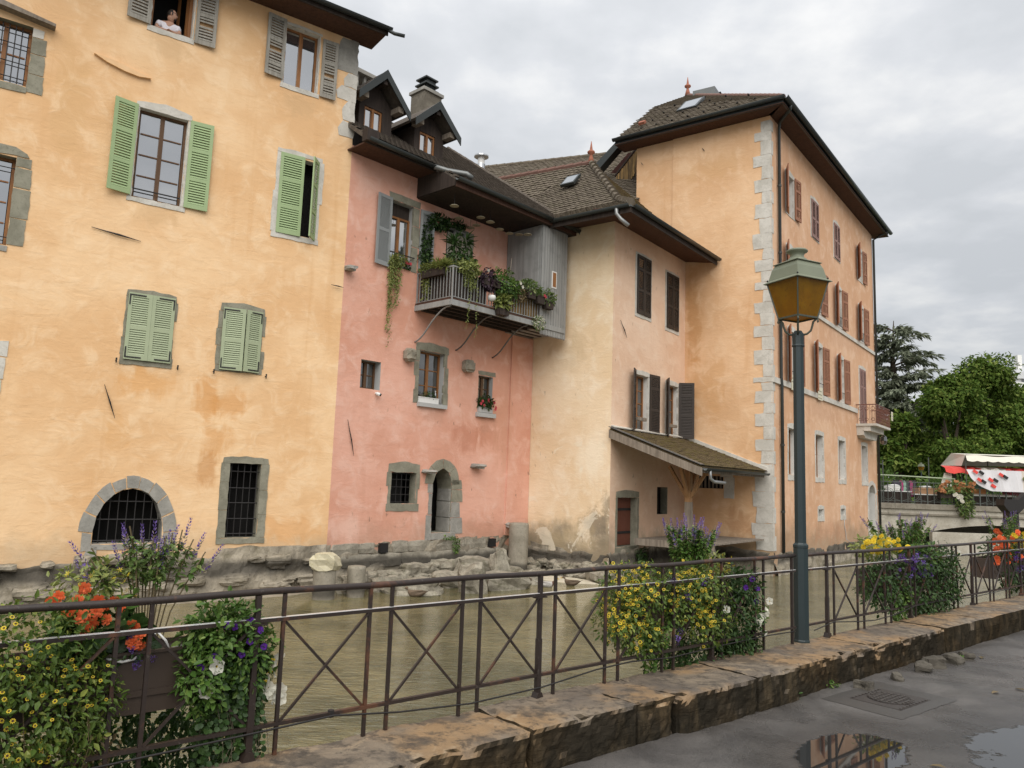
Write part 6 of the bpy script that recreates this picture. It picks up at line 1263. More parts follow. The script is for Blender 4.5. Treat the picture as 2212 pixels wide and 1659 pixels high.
for k in range(14): u = .3+k*.18; s = random.uniform(.12, .22); put('rubble_stone', stone_variants(M_rock, 8, 3, .17)[(k*5+2) % 8], chh, CF.mat(u, -1.12, .55+random.uniform(0, .2), s*1.2, s*.7, s, .3))
M_sand = stone_mat('wet_sand', (.40, .36, .27), (.50, .46, .36), (.27, .24, .17), bump=.4, scale=5)
def mound_mesh(name, c, rx, ry, h, rot, mat):
    V, F = [], []; n, k = 26, 7
    for j in range(k+1):
        for i in range(n):
            a = 2*math.pi*i/n; r = j/k; q = 1+.28*vnoise((math.cos(a)*1.3+c[0], math.sin(a)*1.3+c[1], 0), 1.0, 3); x, y = math.cos(a)*rx*r*q, math.sin(a)*ry*r*q
            V.append((c[0]+x*math.cos(rot)-y*math.sin(rot), c[1]+x*math.sin(rot)+y*math.cos(rot), WATER+h*(1-r**2)*(1+.25*vnoise((x*4, y*4, 1), 1.0, 1))-.02))
    for j in range(k):
        for i in range(n): F.append((j*n+i, j*n+(i+1) % n, (j+1)*n+(i+1) % n, (j+1)*n+i))
    o = put(name, mesh_np(name, V, F, mat, True)); o['kind'] = 'structure'; return o
mound_mesh('sandbar', (1.5, 22.4), 1.5, .55, .10, R(-32), M_sand); mound_mesh('sandbar', (-2.3, 19.5), 1.1, .45, .09, R(35), M_sand); mound_mesh('sandbar', (-.9, 21.3), 1.3, .5, .10, R(40), M_sand)
mound_mesh('silt_bank', (-6.4, 17.2), 3.2, .8, .06, R(36), M_base)
M_duckb = simple('brown_feathers', (.12, .085, .055), .8, .5, 25); M_duckg = simple('grey_feathers', (.36, .34, .31), .8, .3, 20); M_duckh = simple('green_head_feathers', (.01, .07, .035), .4, .2, 10); M_bill = simple('yellow_bill', (.45, .30, .05), .5); M_chest = simple('chestnut_feathers', (.085, .04, .025), .8, .3, 14)
def duck(x, y, rot, label, drake=False, head=0.0, z=WATER):
    t = thing('duck', label, 'duck', (x, y, z)); C, S = math.cos(rot), math.sin(rot); P = lambda a, b, c2: (x+a*C-b*S, y+a*S+b*C, z+c2); m = MB(); n = 12; rings = []
    prof = [(-.27, .13, .006, .010), (-.22, .105, .035, .03), (-.15, .08, .072, .06), (-.05, .065, .098, .082), (.06, .06, .095, .085), (.13, .07, .07, .075), (.17, .10, .05, .055), (.185, .15, .036, .036), (.19, .19, .03, .03), (.20, .22, .036, .034), (.225, .235, .038, .034), (.255, .225, .026, .024), (.275, .215, .010, .010)]
    if head: prof = [(a, b-(.06 if i > 6 else 0)*head, c2, d) for i, (a, b, c2, d) in enumerate(prof)]
    vs = [P(a, w*math.cos(2*math.pi*k/n), h+hh*math.sin(2*math.pi*k/n)) for a, h, w, hh in prof for k in range(n)]; L = len(prof)
    f = [(i*n+k, i*n+(k+1) % n, (i+1)*n+(k+1) % n, (i+1)*n+k) for i in range(L-1) for k in range(n)]+[tuple(range(n-1, -1, -1)), tuple((L-1)*n+k for k in range(n))]
    m.v = [Vector(p) for p in vs]; m.f = f; m.m = [(0 if (i//n) < 5 else (1 if (i//n) < 7 else 2)) if drake else 0 for i in range(n*(L-1))]+[0, 2 if drake else 0]
    m.build('body', [M_duckg, M_chest, M_duckh] if drake else [M_duckb, M_duckb, M_duckb], t, smooth=True); hz = -.06*head
    m = MB(); m.tube([P(.262, 0, .222+hz), P(.295, 0, .212+hz), P(.325, 0, .208+hz)], [.016, .014, .010], 6); m.build('bill', M_bill, t)
    for s in (-1, 1):
        w = MB(); vs = [P(a, s*b, c2) for a, b, c2 in ((.10, .088, .10), (0, .104, .13), (-.12, .085, .14), (-.24, .03, .14), (-.14, .09, .07), (0, .108, .05))]; vs2 = [(p[0], p[1], p[2]) for p in [P(a, s*(b-.02), c2) for a, b, c2 in ((.10, .088, .10), (0, .104, .13), (-.12, .085, .14), (-.24, .03, .14), (-.14, .09, .07), (0, .108, .05))]]
        w.add(vs+vs2, [(0, 1, 2, 3, 4, 5), (11, 10, 9, 8, 7, 6)]+[(i, (i+1) % 6, 6+(i+1) % 6, 6+i) for i in range(6)]); w.build('wing', M_duckg if drake else M_duckb, t)
    tl = MB(); tl.add([P(-.25, -.03, .13), P(-.25, .03, .13), P(-.34, .02, .165), P(-.34, -.02, .165), P(-.25, 0, .11)], [(0, 1, 2, 3), (0, 4, 1), (1, 4, 2), (2, 4, 3), (3, 4, 0)]); tl.build('tail', M_white if drake else M_duckb, t)
duck(-2.05, 18.3, R(170), 'brown duck low in the water beside the flat-topped boulder', head=.8); duck(.58, 21.1, R(30), 'brown duck standing with its tail to us beside the sandbar, left of the drake', z=WATER+.06, head=1.2); duck(1.1, 20.75, R(5), 'mallard drake with green head and pale body swimming right', True); duck(1.78, 21.25, R(150), 'brown duck right of the drake by the sandbar', head=.7)
# moss at the threshold
mo = thing('wall_fern', 'tuft of green weed growing from the stones under the arched door', 'plant', PF.P(4.2, -.2, .15)); leaf_cloud(mound((4.22, -.32, .16), .12, .22, .06, 140, .06, fr=PF)+mound((4.0, -.12, .14), .28, .05, .05, 90, .05, fr=PF), L_bright, mo, 'leaf', 20)
mo = thing('wall_fern', 'green weed growing beside the red door of the cream house', 'plant', LF.P(1.6, -.5, .3)); leaf_cloud(mound((1.5, -.55, .3), .3, .22, .15, 200, .08, fr=LF), L_dark, mo, 'leaf', 10)
# ================================================================== man at the window
def skin_mesh(name, verts, edges, radii, mats, sub=2, root=0, fmat=None):
    me = bpy.data.meshes.new(name); me.from_pydata([tuple(v) for v in verts], edges, []); o = bpy.data.objects.new(name+'_tmp', me); col.objects.link(o)
    sk = o.modifiers.new('skin', 'SKIN'); sk.use_smooth_shade = True
    for i, r in enumerate(radii): d = me.skin_vertices[0].data[i]; d.radius = (r, r) if not isinstance(r, tuple) else r; d.use_root = (i == root)
    ss = o.modifiers.new('sub', 'SUBSURF'); ss.levels = ss.render_levels = sub
    dg = bpy.context.evaluated_depsgraph_get(); m2 = bpy.data.meshes.new_from_object(o.evaluated_get(dg)); bpy.data.objects.remove(o)
    m2.materials.clear()
    for m in mats: m2.materials.append(m)
    m2.polygons.foreach_set('use_smooth', [True]*len(m2.polygons)); m2.name = name
    if fmat:
        for p in m2.polygons: p.material_index = fmat(p.center)
    return m2
M_skin = simple('skin', (.42, .235, .16), .55, .12, 12); M_shirt = simple('white_shirt_cotton', (.66, .63, .66), .85, .06, 8, bump=.2); M_hair = simple('dark_hair', (.02, .014, .010), .6, .3, 40)
man = thing('person', 'man in a white t-shirt and glasses leaning on the sill of the top-left window', 'person', YF.P(-4.6, 11.5, -.3))
# facade coordinates (u, z, off): he leans forward on his forearms, his head turned to the right
J = dict(pel=(-4.70, 11.05, -.55), sp=(-4.67, 11.33, -.42), ch=(-4.63, 11.60, -.24), nb=(-4.61, 11.76, -.17), nk=(-4.59, 11.82, -.14), hd=(-4.58, 11.90, -.12), ht=(-4.58, 11.95, -.12),
         sl=(-4.80, 11.73, -.22), el=(-4.89, 11.57, -.12), wl=(-4.72, 11.555, -.10), hl=(-4.65, 11.555, -.09), sr=(-4.44, 11.68, -.14), er=(-4.37, 11.54, -.05), wr=(-4.50, 11.55, -.07), hr=(-4.56, 11.555, -.07),
         hipl=(-4.80, 10.98, -.58), kl=(-4.80, 10.5, -.50), al=(-4.80, 10.05, -.58), hipr=(-4.60, 10.98, -.58), kr=(-4.58, 10.5, -.50), ar=(-4.58, 10.05, -.58))
keys = list(J); E2 = [('pel', 'sp'), ('sp', 'ch'), ('ch', 'nb'), ('nb', 'nk'), ('nk', 'hd'), ('hd', 'ht'), ('nb', 'sl'), ('sl', 'el'), ('el', 'wl'), ('wl', 'hl'), ('nb', 'sr'), ('sr', 'er'), ('er', 'wr'), ('wr', 'hr'), ('pel', 'hipl'), ('hipl', 'kl'), ('kl', 'al'), ('pel', 'hipr'), ('hipr', 'kr'), ('kr', 'ar')]
RAD = dict(pel=.16, sp=.145, ch=.15, nb=.085, nk=.056, hd=.088, ht=.072, sl=.068, el=.044, wl=.030, hl=.032, sr=.068, er=.044, wr=.030, hr=.032, hipl=.09, kl=.06, al=.04, hipr=.09, kr=.06, ar=.04)
V = [YF.P(*J[k]) for k in keys]; RR = [RAD[k]*1.1 for k in keys]; Ed = [(keys.index(a), keys.index(b)) for a, b in E2]
for w, sgn in (('hl', 1), ('hr', -1)):                       # five bent fingers on each hand, resting on the sill
    b = J[w]
    for i in range(5):
        L = (.055, .075, .082, .076, .06)[i]; sp_ = (i-2)*.017; base = len(V)
        V += [YF.P(b[0]+sgn*.035, b[1]+.004, b[2]+.01+sp_*.9), YF.P(b[0]+sgn*(.035+L*.55), b[1]+.012, b[2]+.012+sp_*1.2), YF.P(b[0]+sgn*(.035+L), b[1]-.008, b[2]+.014+sp_*1.3)]; RR += [.010, .009, .007]
        Ed += [(keys.index(w), base), (base, base+1), (base+1, base+2)]
me = skin_mesh('body', V, Ed, RR, [M_skin], 2); put('body', me, man)
tk = ['pel', 'sp', 'ch', 'nb', 'sl', 'sr']; tv = [YF.P(*J[k]) for k in tk]; tr_ = [.19, .19, .205, .118, .112, .112]; e_ = [(0, 1), (1, 2), (2, 3), (3, 4), (3, 5)]
for a, b in (('sl', 'el'), ('sr', 'er')):
    q = YF.P(*J[a]).lerp(YF.P(*J[b]), .72); e_.append((tk.index(a), len(tv))); tv.append(q); tr_.append(.082)
put('t_shirt', skin_mesh('t_shirt', tv, e_, tr_, [M_shirt], 2), man)
hc = YF.P(-4.565, 11.965, -.09); LK = (YF.u*.92+YF.n*.38).normalized(); LS = LK.cross(Vector((0, 0, 1))).normalized()
HF = Frame(hc, u=LK, n=LS)                                 # u forward from the face, n across it
V, F = [], []; na, nb_ = 20, 14                            # skull, brow, jaw and nose as one shape grown into the body mesh
for j in range(nb_+1):
    ph_ = math.pi*j/nb_-math.pi/2; zz = math.sin(ph_)
    for i in range(na):
        a = 2*math.pi*i/na; x, y = math.cos(a)*math.cos(ph_), math.sin(a)*math.cos(ph_); jaw = max(0, -zz)
        X_ = .102*x-.008+.030*jaw*max(0, x)**.5*(1-jaw**3)+(.014*max(0, .15-zz) if x < 0 else 0); Y_ = .078*y*(1-.30*jaw); Z_ = .132*zz
        if x > .9 and -.38 < zz < .12: X_ += .024*(1-abs(zz+.22)/.34) if abs(zz+.22) < .34 and abs(y) < .2 else 0
        if x > .6 and .1 < zz < .32: X_ += .006
        V.append(tuple(HF.P(X_, Z_, Y_)))
for j in range(nb_):
    for i in range(na): F.append((j*na+i, j*na+(i+1) % na, (j+1)*na+(i+1) % na, (j+1)*na+i))
body = [o for o in man.children if o.name.startswith('body')][0]
bm = bmesh.new(); bm.from_mesh(body.data); vs = [bm.verts.new(v) for v in V]
for f in F: bm.faces.new([vs[k] for k in f]).smooth = True
bm.to_mesh(body.data); bm.free()
for s_ in (-1, 1):
    MB().lathe(HF.P(.078, .020, s_*.032), [(.002, -.007), (.010, 0), (.002, .007)], 8).build('eye', M_iron, man); MB().tube([HF.P(-.005, -.035, s_*.076), HF.P(-.014, .0, s_*.084), HF.P(-.002, .03, s_*.078)], [.010, .015, .010], 6).build('ear', M_skin, man)
m = MB()
for s_ in (-1, 1): m.tube([HF.P(.100, .022+.018*math.sin(a), s_*.034+.024*math.cos(a)) for a in [k*math.pi/4 for k in range(9)]], .0035, 4); m.tube([HF.P(.098, .028, s_*.056), HF.P(.0, .028, s_*.084)], .0035, 4)
m.tube([HF.P(.104, .028, -.012), HF.P(.104, .028, .012)], .0035, 4); m.build('glasses', M_iron, man)
MB().tube([HF.P(.088, -.062, -.022), HF.P(.098, -.064, 0), HF.P(.088, -.062, .022)], .006, 5).build('mouth', simple('lips', (.25, .09, .075), .5), man); MB().lathe(HF.P(.068, -.118, 0), [(.01, -.012), (.036, .0), (.034, .018), (.015, .03)], 8).build('beard', M_hair, man, smooth=True)
V, F = [], []                                              # receding hair: back and top of the skull, ending above the temples
for j in range(9):
    ph_ = -.25+(math.pi/2+.25)*j/8
    for i in range(15):
        lim = 1.95-.55*max(0, math.sin(ph_))**2*0; a = math.pi-lim+2*lim*i/14; r = 1.06
        V.append(tuple(HF.P((.102*math.cos(a)*math.cos(ph_)-.010)*r, .132*math.sin(ph_)*r+.002, .078*math.sin(a)*math.cos(ph_)*r)))
for j in range(8):
    for i in range(14): F.append((j*15+i, j*15+i+1, (j+1)*15+i+1, (j+1)*15+i))
put('hair', mesh_np('hair', V, F, M_hair, True), man)

# ================================================================== balcony life
M_lshade = simple('aged_cream_enamel', (.36, .32, .22), .6, .1, 5)
for i, (u, o) in enumerate([(2.66, 1.15), (3.48, .47), (3.85, .99), (4.22, 1.02), (4.27, .14), (4.26, .40), (4.86, .79), (5.36, .72), (5.66, .85), (5.73, 1.14)]):
    t = thing('hanging_lamp', ['leftmost flat cream lamp disc, hanging nearest the eave panel', 'flat lamp disc hanging low near the wall above the ivy', 'flat lamp disc in the left pair hung near the ceiling edge', 'flat lamp disc just right of the left pair under the ceiling', 'lowest flat lamp disc, hanging close in front of the curtain', 'flat lamp disc just above and right of the curtain one', 'flat lamp disc midway along the ceiling on its own', 'leftmost lamp disc of the three beside the grey boarding', 'middle and lowest lamp disc of the three beside the grey boarding', 'rightmost flat lamp disc, against the grey boarding'][i], 'lamp', PF.P(u, 9.0, o), 'flat lamps hanging over the balcony')
    MB().lathe(PF.P(u, 8.98+.02*(i % 3), o), [(.125, 0), (.125, .008), (.10, .022), (.02, .05)], 16).build('shade', M_lshade, t); MB().tube([PF.P(u, 9.0, o), PF.P(u, 9.345, o)], .006, 4).build('cord', M_iron, t)
iv = thing('climbing_ivy', 'dark ivy climbing between the blue-grey shutter and the balcony curtain', 'plant', PF.P(2.8, 7, .2))
leaf_cloud(mound((2.62, 8.0, .12), .15, .80, .10, 800, .085, fr=PF)+mound((3.0, 8.85, .14), .38, .22, .12, 500, .10, fr=PF)+mound((3.7, 8.98, .12), .5, .10, .1, 260, .09, fr=PF)+mound((2.5, 7.6, .1), .12, .4, .08, 120, .08, fr=PF), L_dark, iv, 'leaf', 30)
def balc_plant(name, label, spots, mat, kind='leaf', loc=(3, 7.2, 1.4), single=10):
    t = thing(name, label, 'plant', PF.P(*loc)); leaf_cloud(spots, mat, t, kind, single); return t
F_ = dict(fr=PF)
balc_plant('potted_shrub', 'dark leafy shrub rising behind the balcony corner box', mound((3.25, 7.6, .9), .40, .32, .35, 520, .11, **F_)+mound((2.9, 7.5, 1.0), .3, .25, .3, 260, .10, **F_), L_dark)
balc_plant('spiky_plant', 'spiky dark plant with long narrow leaves standing on the balcony', [(PF.P(2.92+random.uniform(-.02, .02), 8.05+random.uniform(-.1, .1), .95), rnd_unit()+Vector((0, 0, .25)), Vector((0, 0, 1)), random.uniform(.28, .5)) for _ in range(46)]+[(PF.P(3.5, 8.2+random.uniform(-.15, .15), .8), rnd_unit()+Vector((0, 0, .3)), Vector((0, 0, 1)), random.uniform(.25, .4)) for _ in range(36)], L_dark, 'blade')
t = thing('plant_canes', 'pale plant canes standing in the balcony boxes', 'canes', PF.P(2.95, 7.3, 1)); MB().tube([PF.P(2.95, 7.2, 1.0), PF.P(3.0, 8.25, .95)], .012, 5).tube([PF.P(3.1, 7.2, 1.0), PF.P(3.18, 8.15, .98)], .012, 5).tube([PF.P(4.9, 7.2, 1.2), PF.P(5.1, 8.1, 1.1)], .010, 5).build('cane', M_oldwood, t)
t = balc_plant('yellow_trailing_plant', 'yellow-green trailing plant at the left side of the balcony', sum([trail(2.43+random.uniform(-.03, .02), 7.25, random.uniform(6.35, 6.9), random.uniform(.25, .6), 22, .07, **F_) for _ in range(12)], [])+mound((2.46, 7.25, .6), .14, .18, .5, 600, .08, **F_), L_yel)
t = balc_plant('grassy_plant', 'fine grassy plant on the corner rail of the balcony', [(PF.P(2.45+random.uniform(-.08, .08), 7.25, 1.0+random.uniform(-.25, .25)), rnd_unit()+Vector((0, 0, .3)), Vector((0, 0, 1)), random.uniform(.2, .34)) for _ in range(300)], L_yel, 'blade')
t = balc_plant('string_of_hearts', 'long yellow-green strings hanging from the front corner of the balcony rail', mound((2.98, 7.24, 1.5), .42, .22, .18, 800, .075, **F_)+sum([trail(random.uniform(2.7, 3.3), 7.2, random.uniform(6.55, 6.9), 1.54, 26, .06, **F_) for _ in range(12)], [])+trail(2.98, 7.2, 5.55, 1.56, 60, .055, **F_)+trail(3.26, 7.2, 5.35, 1.56, 66, .055, **F_), L_yel)
t = balc_plant('purple_leaf_plant', 'dark purple-leaved plant spilling over the middle of the balcony rail', mound((3.72, 7.10, 1.5), .28, .30, .16, 420, .11, 1.0, **F_), L_purple)
t = balc_plant('ivy_geranium', 'green ivy geranium spilling over the rail right of the purple plant', mound((4.45, 7.05, 1.52), .55, .30, .20, 1300, .08, **F_)+sum([trail(random.uniform(4.1, 4.9), 7.0, random.uniform(6.35, 6.7), 1.55, 26, .075, **F_) for _ in range(10)], [])+mound((4.3, 7.4, 1.3), .16, .2, .1, 120, .08, **F_)+mound((4.75, 7.45, 1.3), .16, .22, .1, 120, .08, **F_), L_bright)
t = balc_plant('mixed_box_plant', 'mixed greenery with reddish tips in the boxes at the right end of the balcony rail', mound((5.5, 7.2, 1.5), .5, .28, .2, 1000, .075, **F_)+mound((6.25, 7.08, 1.56), .34, .24, .16, 500, .07, **F_), L_sal)
t = balc_plant('dry_trailing_plant', 'brownish drooping plant above the planter boxes on the balcony', mound((5.1, 6.95, 1.54), .2, .26, .1, 260, .07, **F_), L_dry)
for k, (u, z, s) in enumerate(((5.42, 6.86, .36), (5.83, 6.78, .36), (6.24, 6.70, .36))):
    t = thing('window_box', ['leftmost of the three dark boxes hung outside the balcony rail', 'middle one of the three dark boxes hung outside the balcony rail', 'rightmost of the three dark boxes hung outside the balcony rail, next to the grey boarding'][k], 'planter', PF.P(u, z, 1.55), 'dark boxes on the balcony rail')
    f = PF; MB().prism(f, [(u-s/2+.03, z), (u+s/2-.03, z), (u+s/2, z+.22), (u-s/2, z+.22)], 1.51, 1.68).build('box', M_dkwood, t); MB().box(f, u-s/2-.01, u+s/2+.01, z+.21, z+.24, 1.50, 1.69).build('rim', M_dkwood, t)
t = thing('window_box', 'dark flower box on the left rail of the balcony', 'planter', PF.P(2.4, 7, .7)); MB().box(PF, 2.30, 2.42, 6.98, 7.16, .35, 1.2).build('box', M_dkwood, t); MB().box(PF, 2.29, 2.43, 7.15, 7.18, .34, 1.21).build('rim', M_dkwood, t)
t = thing('window_box', 'dark flower box under the purple-leaved plant on the balcony rail', 'planter', PF.P(3.8, 7, 1.5)); MB().box(PF, 3.5, 4.2, 6.88, 7.06, 1.50, 1.64).build('box', M_dkwood, t); MB().box(PF, 3.49, 4.21, 7.05, 7.08, 1.49, 1.65).build('rim', M_dkwood, t)
t = thing('hanging_pot', 'small white pot hanging on strings in the middle of the balcony', 'pot', PF.P(3.85, 6.5, 1.5)); MB().lathe(PF.P(3.85, 6.48, 1.56), [(.04, 0), (.10, .04), (.115, .10), (.10, .16), (.09, .165)], 12).build('pot', M_white, t, smooth=True); MB().tube([PF.P(3.76, 6.64, 1.56), PF.P(3.85, 6.95, 1.54)], .004, 4).tube([PF.P(3.94, 6.64, 1.56), PF.P(3.85, 6.95, 1.54)], .004, 4).build('string', M_oldwood, t)
t = thing('potted_plant', 'green leafy plant in a dark pot hung low on the balcony rail', 'plant', PF.P(4.25, 6.2, 1.6)); MB().prism(PF, [(4.08, 6.14), (4.42, 6.14), (4.46, 6.32), (4.04, 6.32)], 1.5, 1.7).build('pot', M_dkwood, t); leaf_cloud(mound((4.25, 6.5, 1.6), .22, .24, .12, 200, .14, **F_), L_yel, t, 'leaf', 20)
t = thing('white_flower_cushion', 'cushion of tiny white flowers hanging at the right foot of the balcony', 'plant', PF.P(5.85, 6.15, 1.6)); sp = mound((5.85, 6.22, 1.58), .26, .22, .14, 340, .05, **F_); leaf_cloud(sp, L_bright, t, 'leaf', 10)
for p, d, n, s in sp[:150]: flower('white', p+PF.n*.02, PF.n+rnd_unit(), .020, t)
for u, z, o in ((2.5, 7.42, .9), (5.9, 7.05, 1.66), (4.95, 7.2, 1.62), (5.0, 7.1, 1.65), (3.6, 7.25, 1.6)):
    pass
t = thing('geranium', 'few pink geranium heads among the balcony greenery', 'flowers', PF.P(4, 7.2, 1.6))
for u, z, o in ((2.5, 7.46, .85), (5.95, 7.05, 1.70), (6.0, 7.02, 1.70)): flower('pink', PF.P(u, z, o), PF.n, .05, t)
for u, z, o in ((4.95, 7.22, 1.64), (5.02, 7.12, 1.66), (3.62, 7.30, 1.62)): flower('white', PF.P(u, z, o), PF.n, .05, t)
t = thing('trailing_vine', 'long yellow-green vine hanging down the pink wall from the upper left window', 'plant', PF.P(1.55, 7, .1)); leaf_cloud(sum([trail(random.uniform(1.38, 1.92), 7.5, random.uniform(5.9, 6.8), .10, 34, .075, **F_) for _ in range(16)], [])+sum([trail(1.45+random.uniform(-.04, .06), 7.3, random.uniform(4.9, 5.6), .08, 46, .065, **F_) for _ in range(5)], [])+mound((1.65, 7.4, .1), .26, .16, .08, 260, .08, **F_), L_yel, t, 'leaf', 20)
t = thing('window_plants', 'small pink and red flowers on the sill of the upper left pink-house window', 'plant', PF.P(2, 7.3, 0)); leaf_cloud(mound((2.0, 7.36, .02), .16, .13, .08, 120, .07, **F_), L_dark, t, 'leaf', 10)
for u in (1.92, 2.0, 2.08): flower('pink', PF.P(u, 7.38, .1), PF.n, .05, t)
t = thing('flower_box', 'long white flower box with small plants in the stone-framed centre window', 'planter', PF.P(3.05, 3.6, .03)); MB().box(PF, 2.68, 3.42, 3.61, 3.76, -.12, .03).build('box', M_white, t); MB().box(PF, 2.67, 3.43, 3.745, 3.765, -.13, .04).build('rim', M_white, t)
t2 = thing('geranium', 'small red-tinged plants growing in the white window box', 'plant', PF.P(3.05, 3.8, 0)); leaf_cloud(mound((3.1, 3.84, -.03), .24, .10, .07, 180, .06, **F_), L_dark, t2, 'leaf', 10); leaf_cloud(mound((2.88, 3.82, -.03), .12, .07, .06, 60, .05, **F_), L_dry, t2, 'leaf', 5)
t = thing('bottle', 'clear glass bottle standing on the sill at the right of the white window box', 'bottle', PF.P(3.36, 3.76, -.05)); MB().lathe(PF.P(3.36, 3.77, -.06), [(.035, 0), (.04, .03), (.04, .12), (.018, .17), (.018, .2)], 10).build('glass', M_glassd, t, smooth=True); MB().lathe(PF.P(3.36, 3.97, -.06), [(.02, 0), (.02, .02)], 8).build('cap', M_white, t)
t = thing('flower_box', 'pale flower box with pink geraniums in the small right-hand window of the pink house', 'planter', PF.P(5.3, 3.55, .05)); MB().box(PF, 5.0, 5.58, 3.54, 3.68, -.08, .09).build('box', M_reveal, t); MB().box(PF, 4.99, 5.59, 3.67, 3.69, -.09, .10).build('rim', M_reveal, t)
t2 = thing('geranium', 'dark green geranium with bright pink flowers filling the small right-hand window', 'plant', PF.P(5.3, 3.8, .05)); leaf_cloud(mound((5.3, 3.86, .06), .34, .19, .13, 420, .075, **F_), L_dark, t2, 'leaf', 20)
for u, z in ((5.05, 3.86), (5.12, 3.74), (5.3, 3.92), (5.32, 3.88), (5.55, 3.86), (5.62, 3.72), (5.6, 3.66), (4.98, 3.78)): flower('pink', PF.P(u, z, .17), PF.n, .05, t2)
# warning signs, too far to read
def sign(fr, u0, u1, z0, z1, off, label, lines, disc=None):
    t = thing('warning_sign', label, 'sign', fr.P((u0+u1)/2, z0, off), 'small pale warning signs on the orange house'); MB().box(fr, u0, u1, z0, z1, off-.01, off).build('plate', simple('cream_plate', (.62, .58, .44), .6, .06), t); m = MB()
    for z, a, b in lines:
        n = max(3, int((b-a)*9))
        for k in range(n): w = (u1-u0)*(b-a)/n; x = u0+(u1-u0)*a+w*k; m.box(fr, x, x+w*.72, z0+(z1-z0)*(z-.035), z0+(z1-z0)*(z+.035), off, off+.003)
    m.build('lettering', M_gst, t, kind='stuff')
    if disc: MB().tube([fr.P(u0+(u1-u0)*.4+.07*math.cos(a), z0+(z1-z0)*.25+.09*math.sin(a), off+.004) for a in [k*math.pi/6 for k in range(13)]], .012, 4).build('symbol', M_gst, t)
sign(BF, 1.78, 2.36, 5.02, 5.56, .09, 'pale warning sign with a round symbol on the sill behind the lamp post', [(.78, .05, .5), (.55, .05, .85)], True)
sign(BF, 5.02, 5.62, 5.02, 5.52, .09, 'pale warning sign with three lines of print on the sill right of the lamp post', [(.68, .1, .8), (.42, .05, .9), (.15, .05, .85)])
f = Frame(BF.P(14.10, 0, .0), u=BF.n, n=BF.u); sign(BF, 14.28, 14.62, 4.98, 5.40, .86, 'pale warning sign tied to the front of the rust-red corner balcony', [(.75, .3, .6), (.52, .1, .9), (.3, .35, .6), (.2, .35, .6)])
t = thing('loose_cable', 'thin grey cable dangling down the wall below the right-hand square vent', 'cable', BF.P(8.9, 0, .03)); MB().tube([BF.P(8.8, .45, .02), BF.P(8.75, .2, .03), BF.P(8.95, -.1, .03), BF.P(8.9, -.35, .05), BF.P(9.2, -.55, .2)], .015, 4).build('strand', M_reveal, t, smooth=True)

# ================================================================== street details
mc = thing('manhole_cover', 'worn iron inspection cover with a pattern of lugs in the wet street', 'manhole cover', (3.42, 7.06, STREET)); ang = math.atan2(7.37-7.14, 3.42-3.14)
mu = Vector((math.cos(ang), math.sin(ang), 0)); mv = Vector((-mu.y, mu.x, 0)); mcn = Vector((3.42, 7.06, STREET)); q = lambda a, b, z=0: mcn+mu*a+mv*b+Vector((0, 0, z))
M_cover = simple('worn_cast_iron', (.060, .052, .047), .42, .35, 18, bump=.2, metallic=.3); M_lug = simple('worn_cast_iron_lug', (.085, .075, .068), .4, .3, 18, metallic=.3)
MB().slab([q(-.29, -.22, .006), q(.29, -.22, .006), q(.29, .22, .006), q(-.29, .22, .006)], .02).build('frame', M_cover, mc)
m = MB().lathe(q(0, 0, .006), [(.19, 0), (.19, .006), (.01, .006)], 28); m.build('lid', M_cover, mc); m = MB()
for i in range(-3, 4):
    for j in range(-3, 4):
        a, b = i*.05+(.025 if j % 2 else 0), j*.048
        if a*a+b*b < .155**2: m.slab([q(a-.017, b-.010, .020), q(a+.017, b-.010, .020), q(a+.017, b+.010, .020), q(a-.017, b+.010, .020)], .008)
for k in range(24): a = 2*math.pi*k/24; m.slab([q((.165+.02*i)*math.cos(a+da), (.165+.02*i)*math.sin(a+da), .019) for i, da in ((0, -.06), (1, -.06), (1, .06), (0, .06))], .007)
m.build('lugs', M_lug, mc)
m = MB()
for s in (-1, 1):
    for k in range(9): m.slab([q(-.27+k*.06, s*.205-.009, .014), q(-.235+k*.06, s*.205-.009, .014), q(-.235+k*.06, s*.205+.009, .014), q(-.27+k*.06, s*.205+.009, .014)], .008)
m.build('frame_lugs', M_lug, mc)
M_kstone = stone_mat('dark_kerb_stone', (.055, .048, .038), (.11, .098, .078), (.035, .03, .024), bump=.5, scale=6)
# asphalt patches and a seam
M_patch = simple('old_patch_asphalt', (.060, .055, .050), .38, .25, 40, bump=.3, spec=.5)
o = sheet('asphalt_patch', ragged([tuple(q(-.55, -.34).xy), tuple(q(.50, -.36).xy), tuple(q(.54, .36).xy), tuple(q(-.52, .36).xy)], .1, .008), M_patch, STREET+.003)
for i, (x, y, s, l) in enumerate(((4.55, 8.42, .34, 'dark round stone lodged under the kerb wall'), (4.33, 8.22, .28, 'flat stone beside the dark round one at the foot of the kerb'), (4.88, 8.68, .30, 'brown stone right of the dark round one under the kerb'), (5.15, 8.88, .24, 'pale chipped stone at the foot of the kerb'), (3.85, 7.80, .20, 'small low stone set against the kerb foot'), (3.35, 7.42, .22, 'flat stone close to the inspection cover at the kerb foot'))): boulder(x, y, STREET+.02, s*.62, s*.5, s*.42, i*1.1, l, i, M_kstone, 'stone')
for i, (x, y) in enumerate(((2.55, 7.02), (3.05, 7.43), (5.0, 8.75), (2.2, 6.72))):
    t = thing('weed', ['tuft of green weed at the kerb foot left of the lamp post', 'small weed at the kerb foot by the inspection cover', 'weed growing among the stones under the kerb', 'small weed in the street gutter nearest the left'][i], 'plant', (x, y, STREET)); FW = Frame((x, y, STREET), 49.2); leaf_cloud(mound((0, .02, .0), .09, .03, .05, 46, .04, .1, fr=FW), L_bright, t, 'leaf', 8)
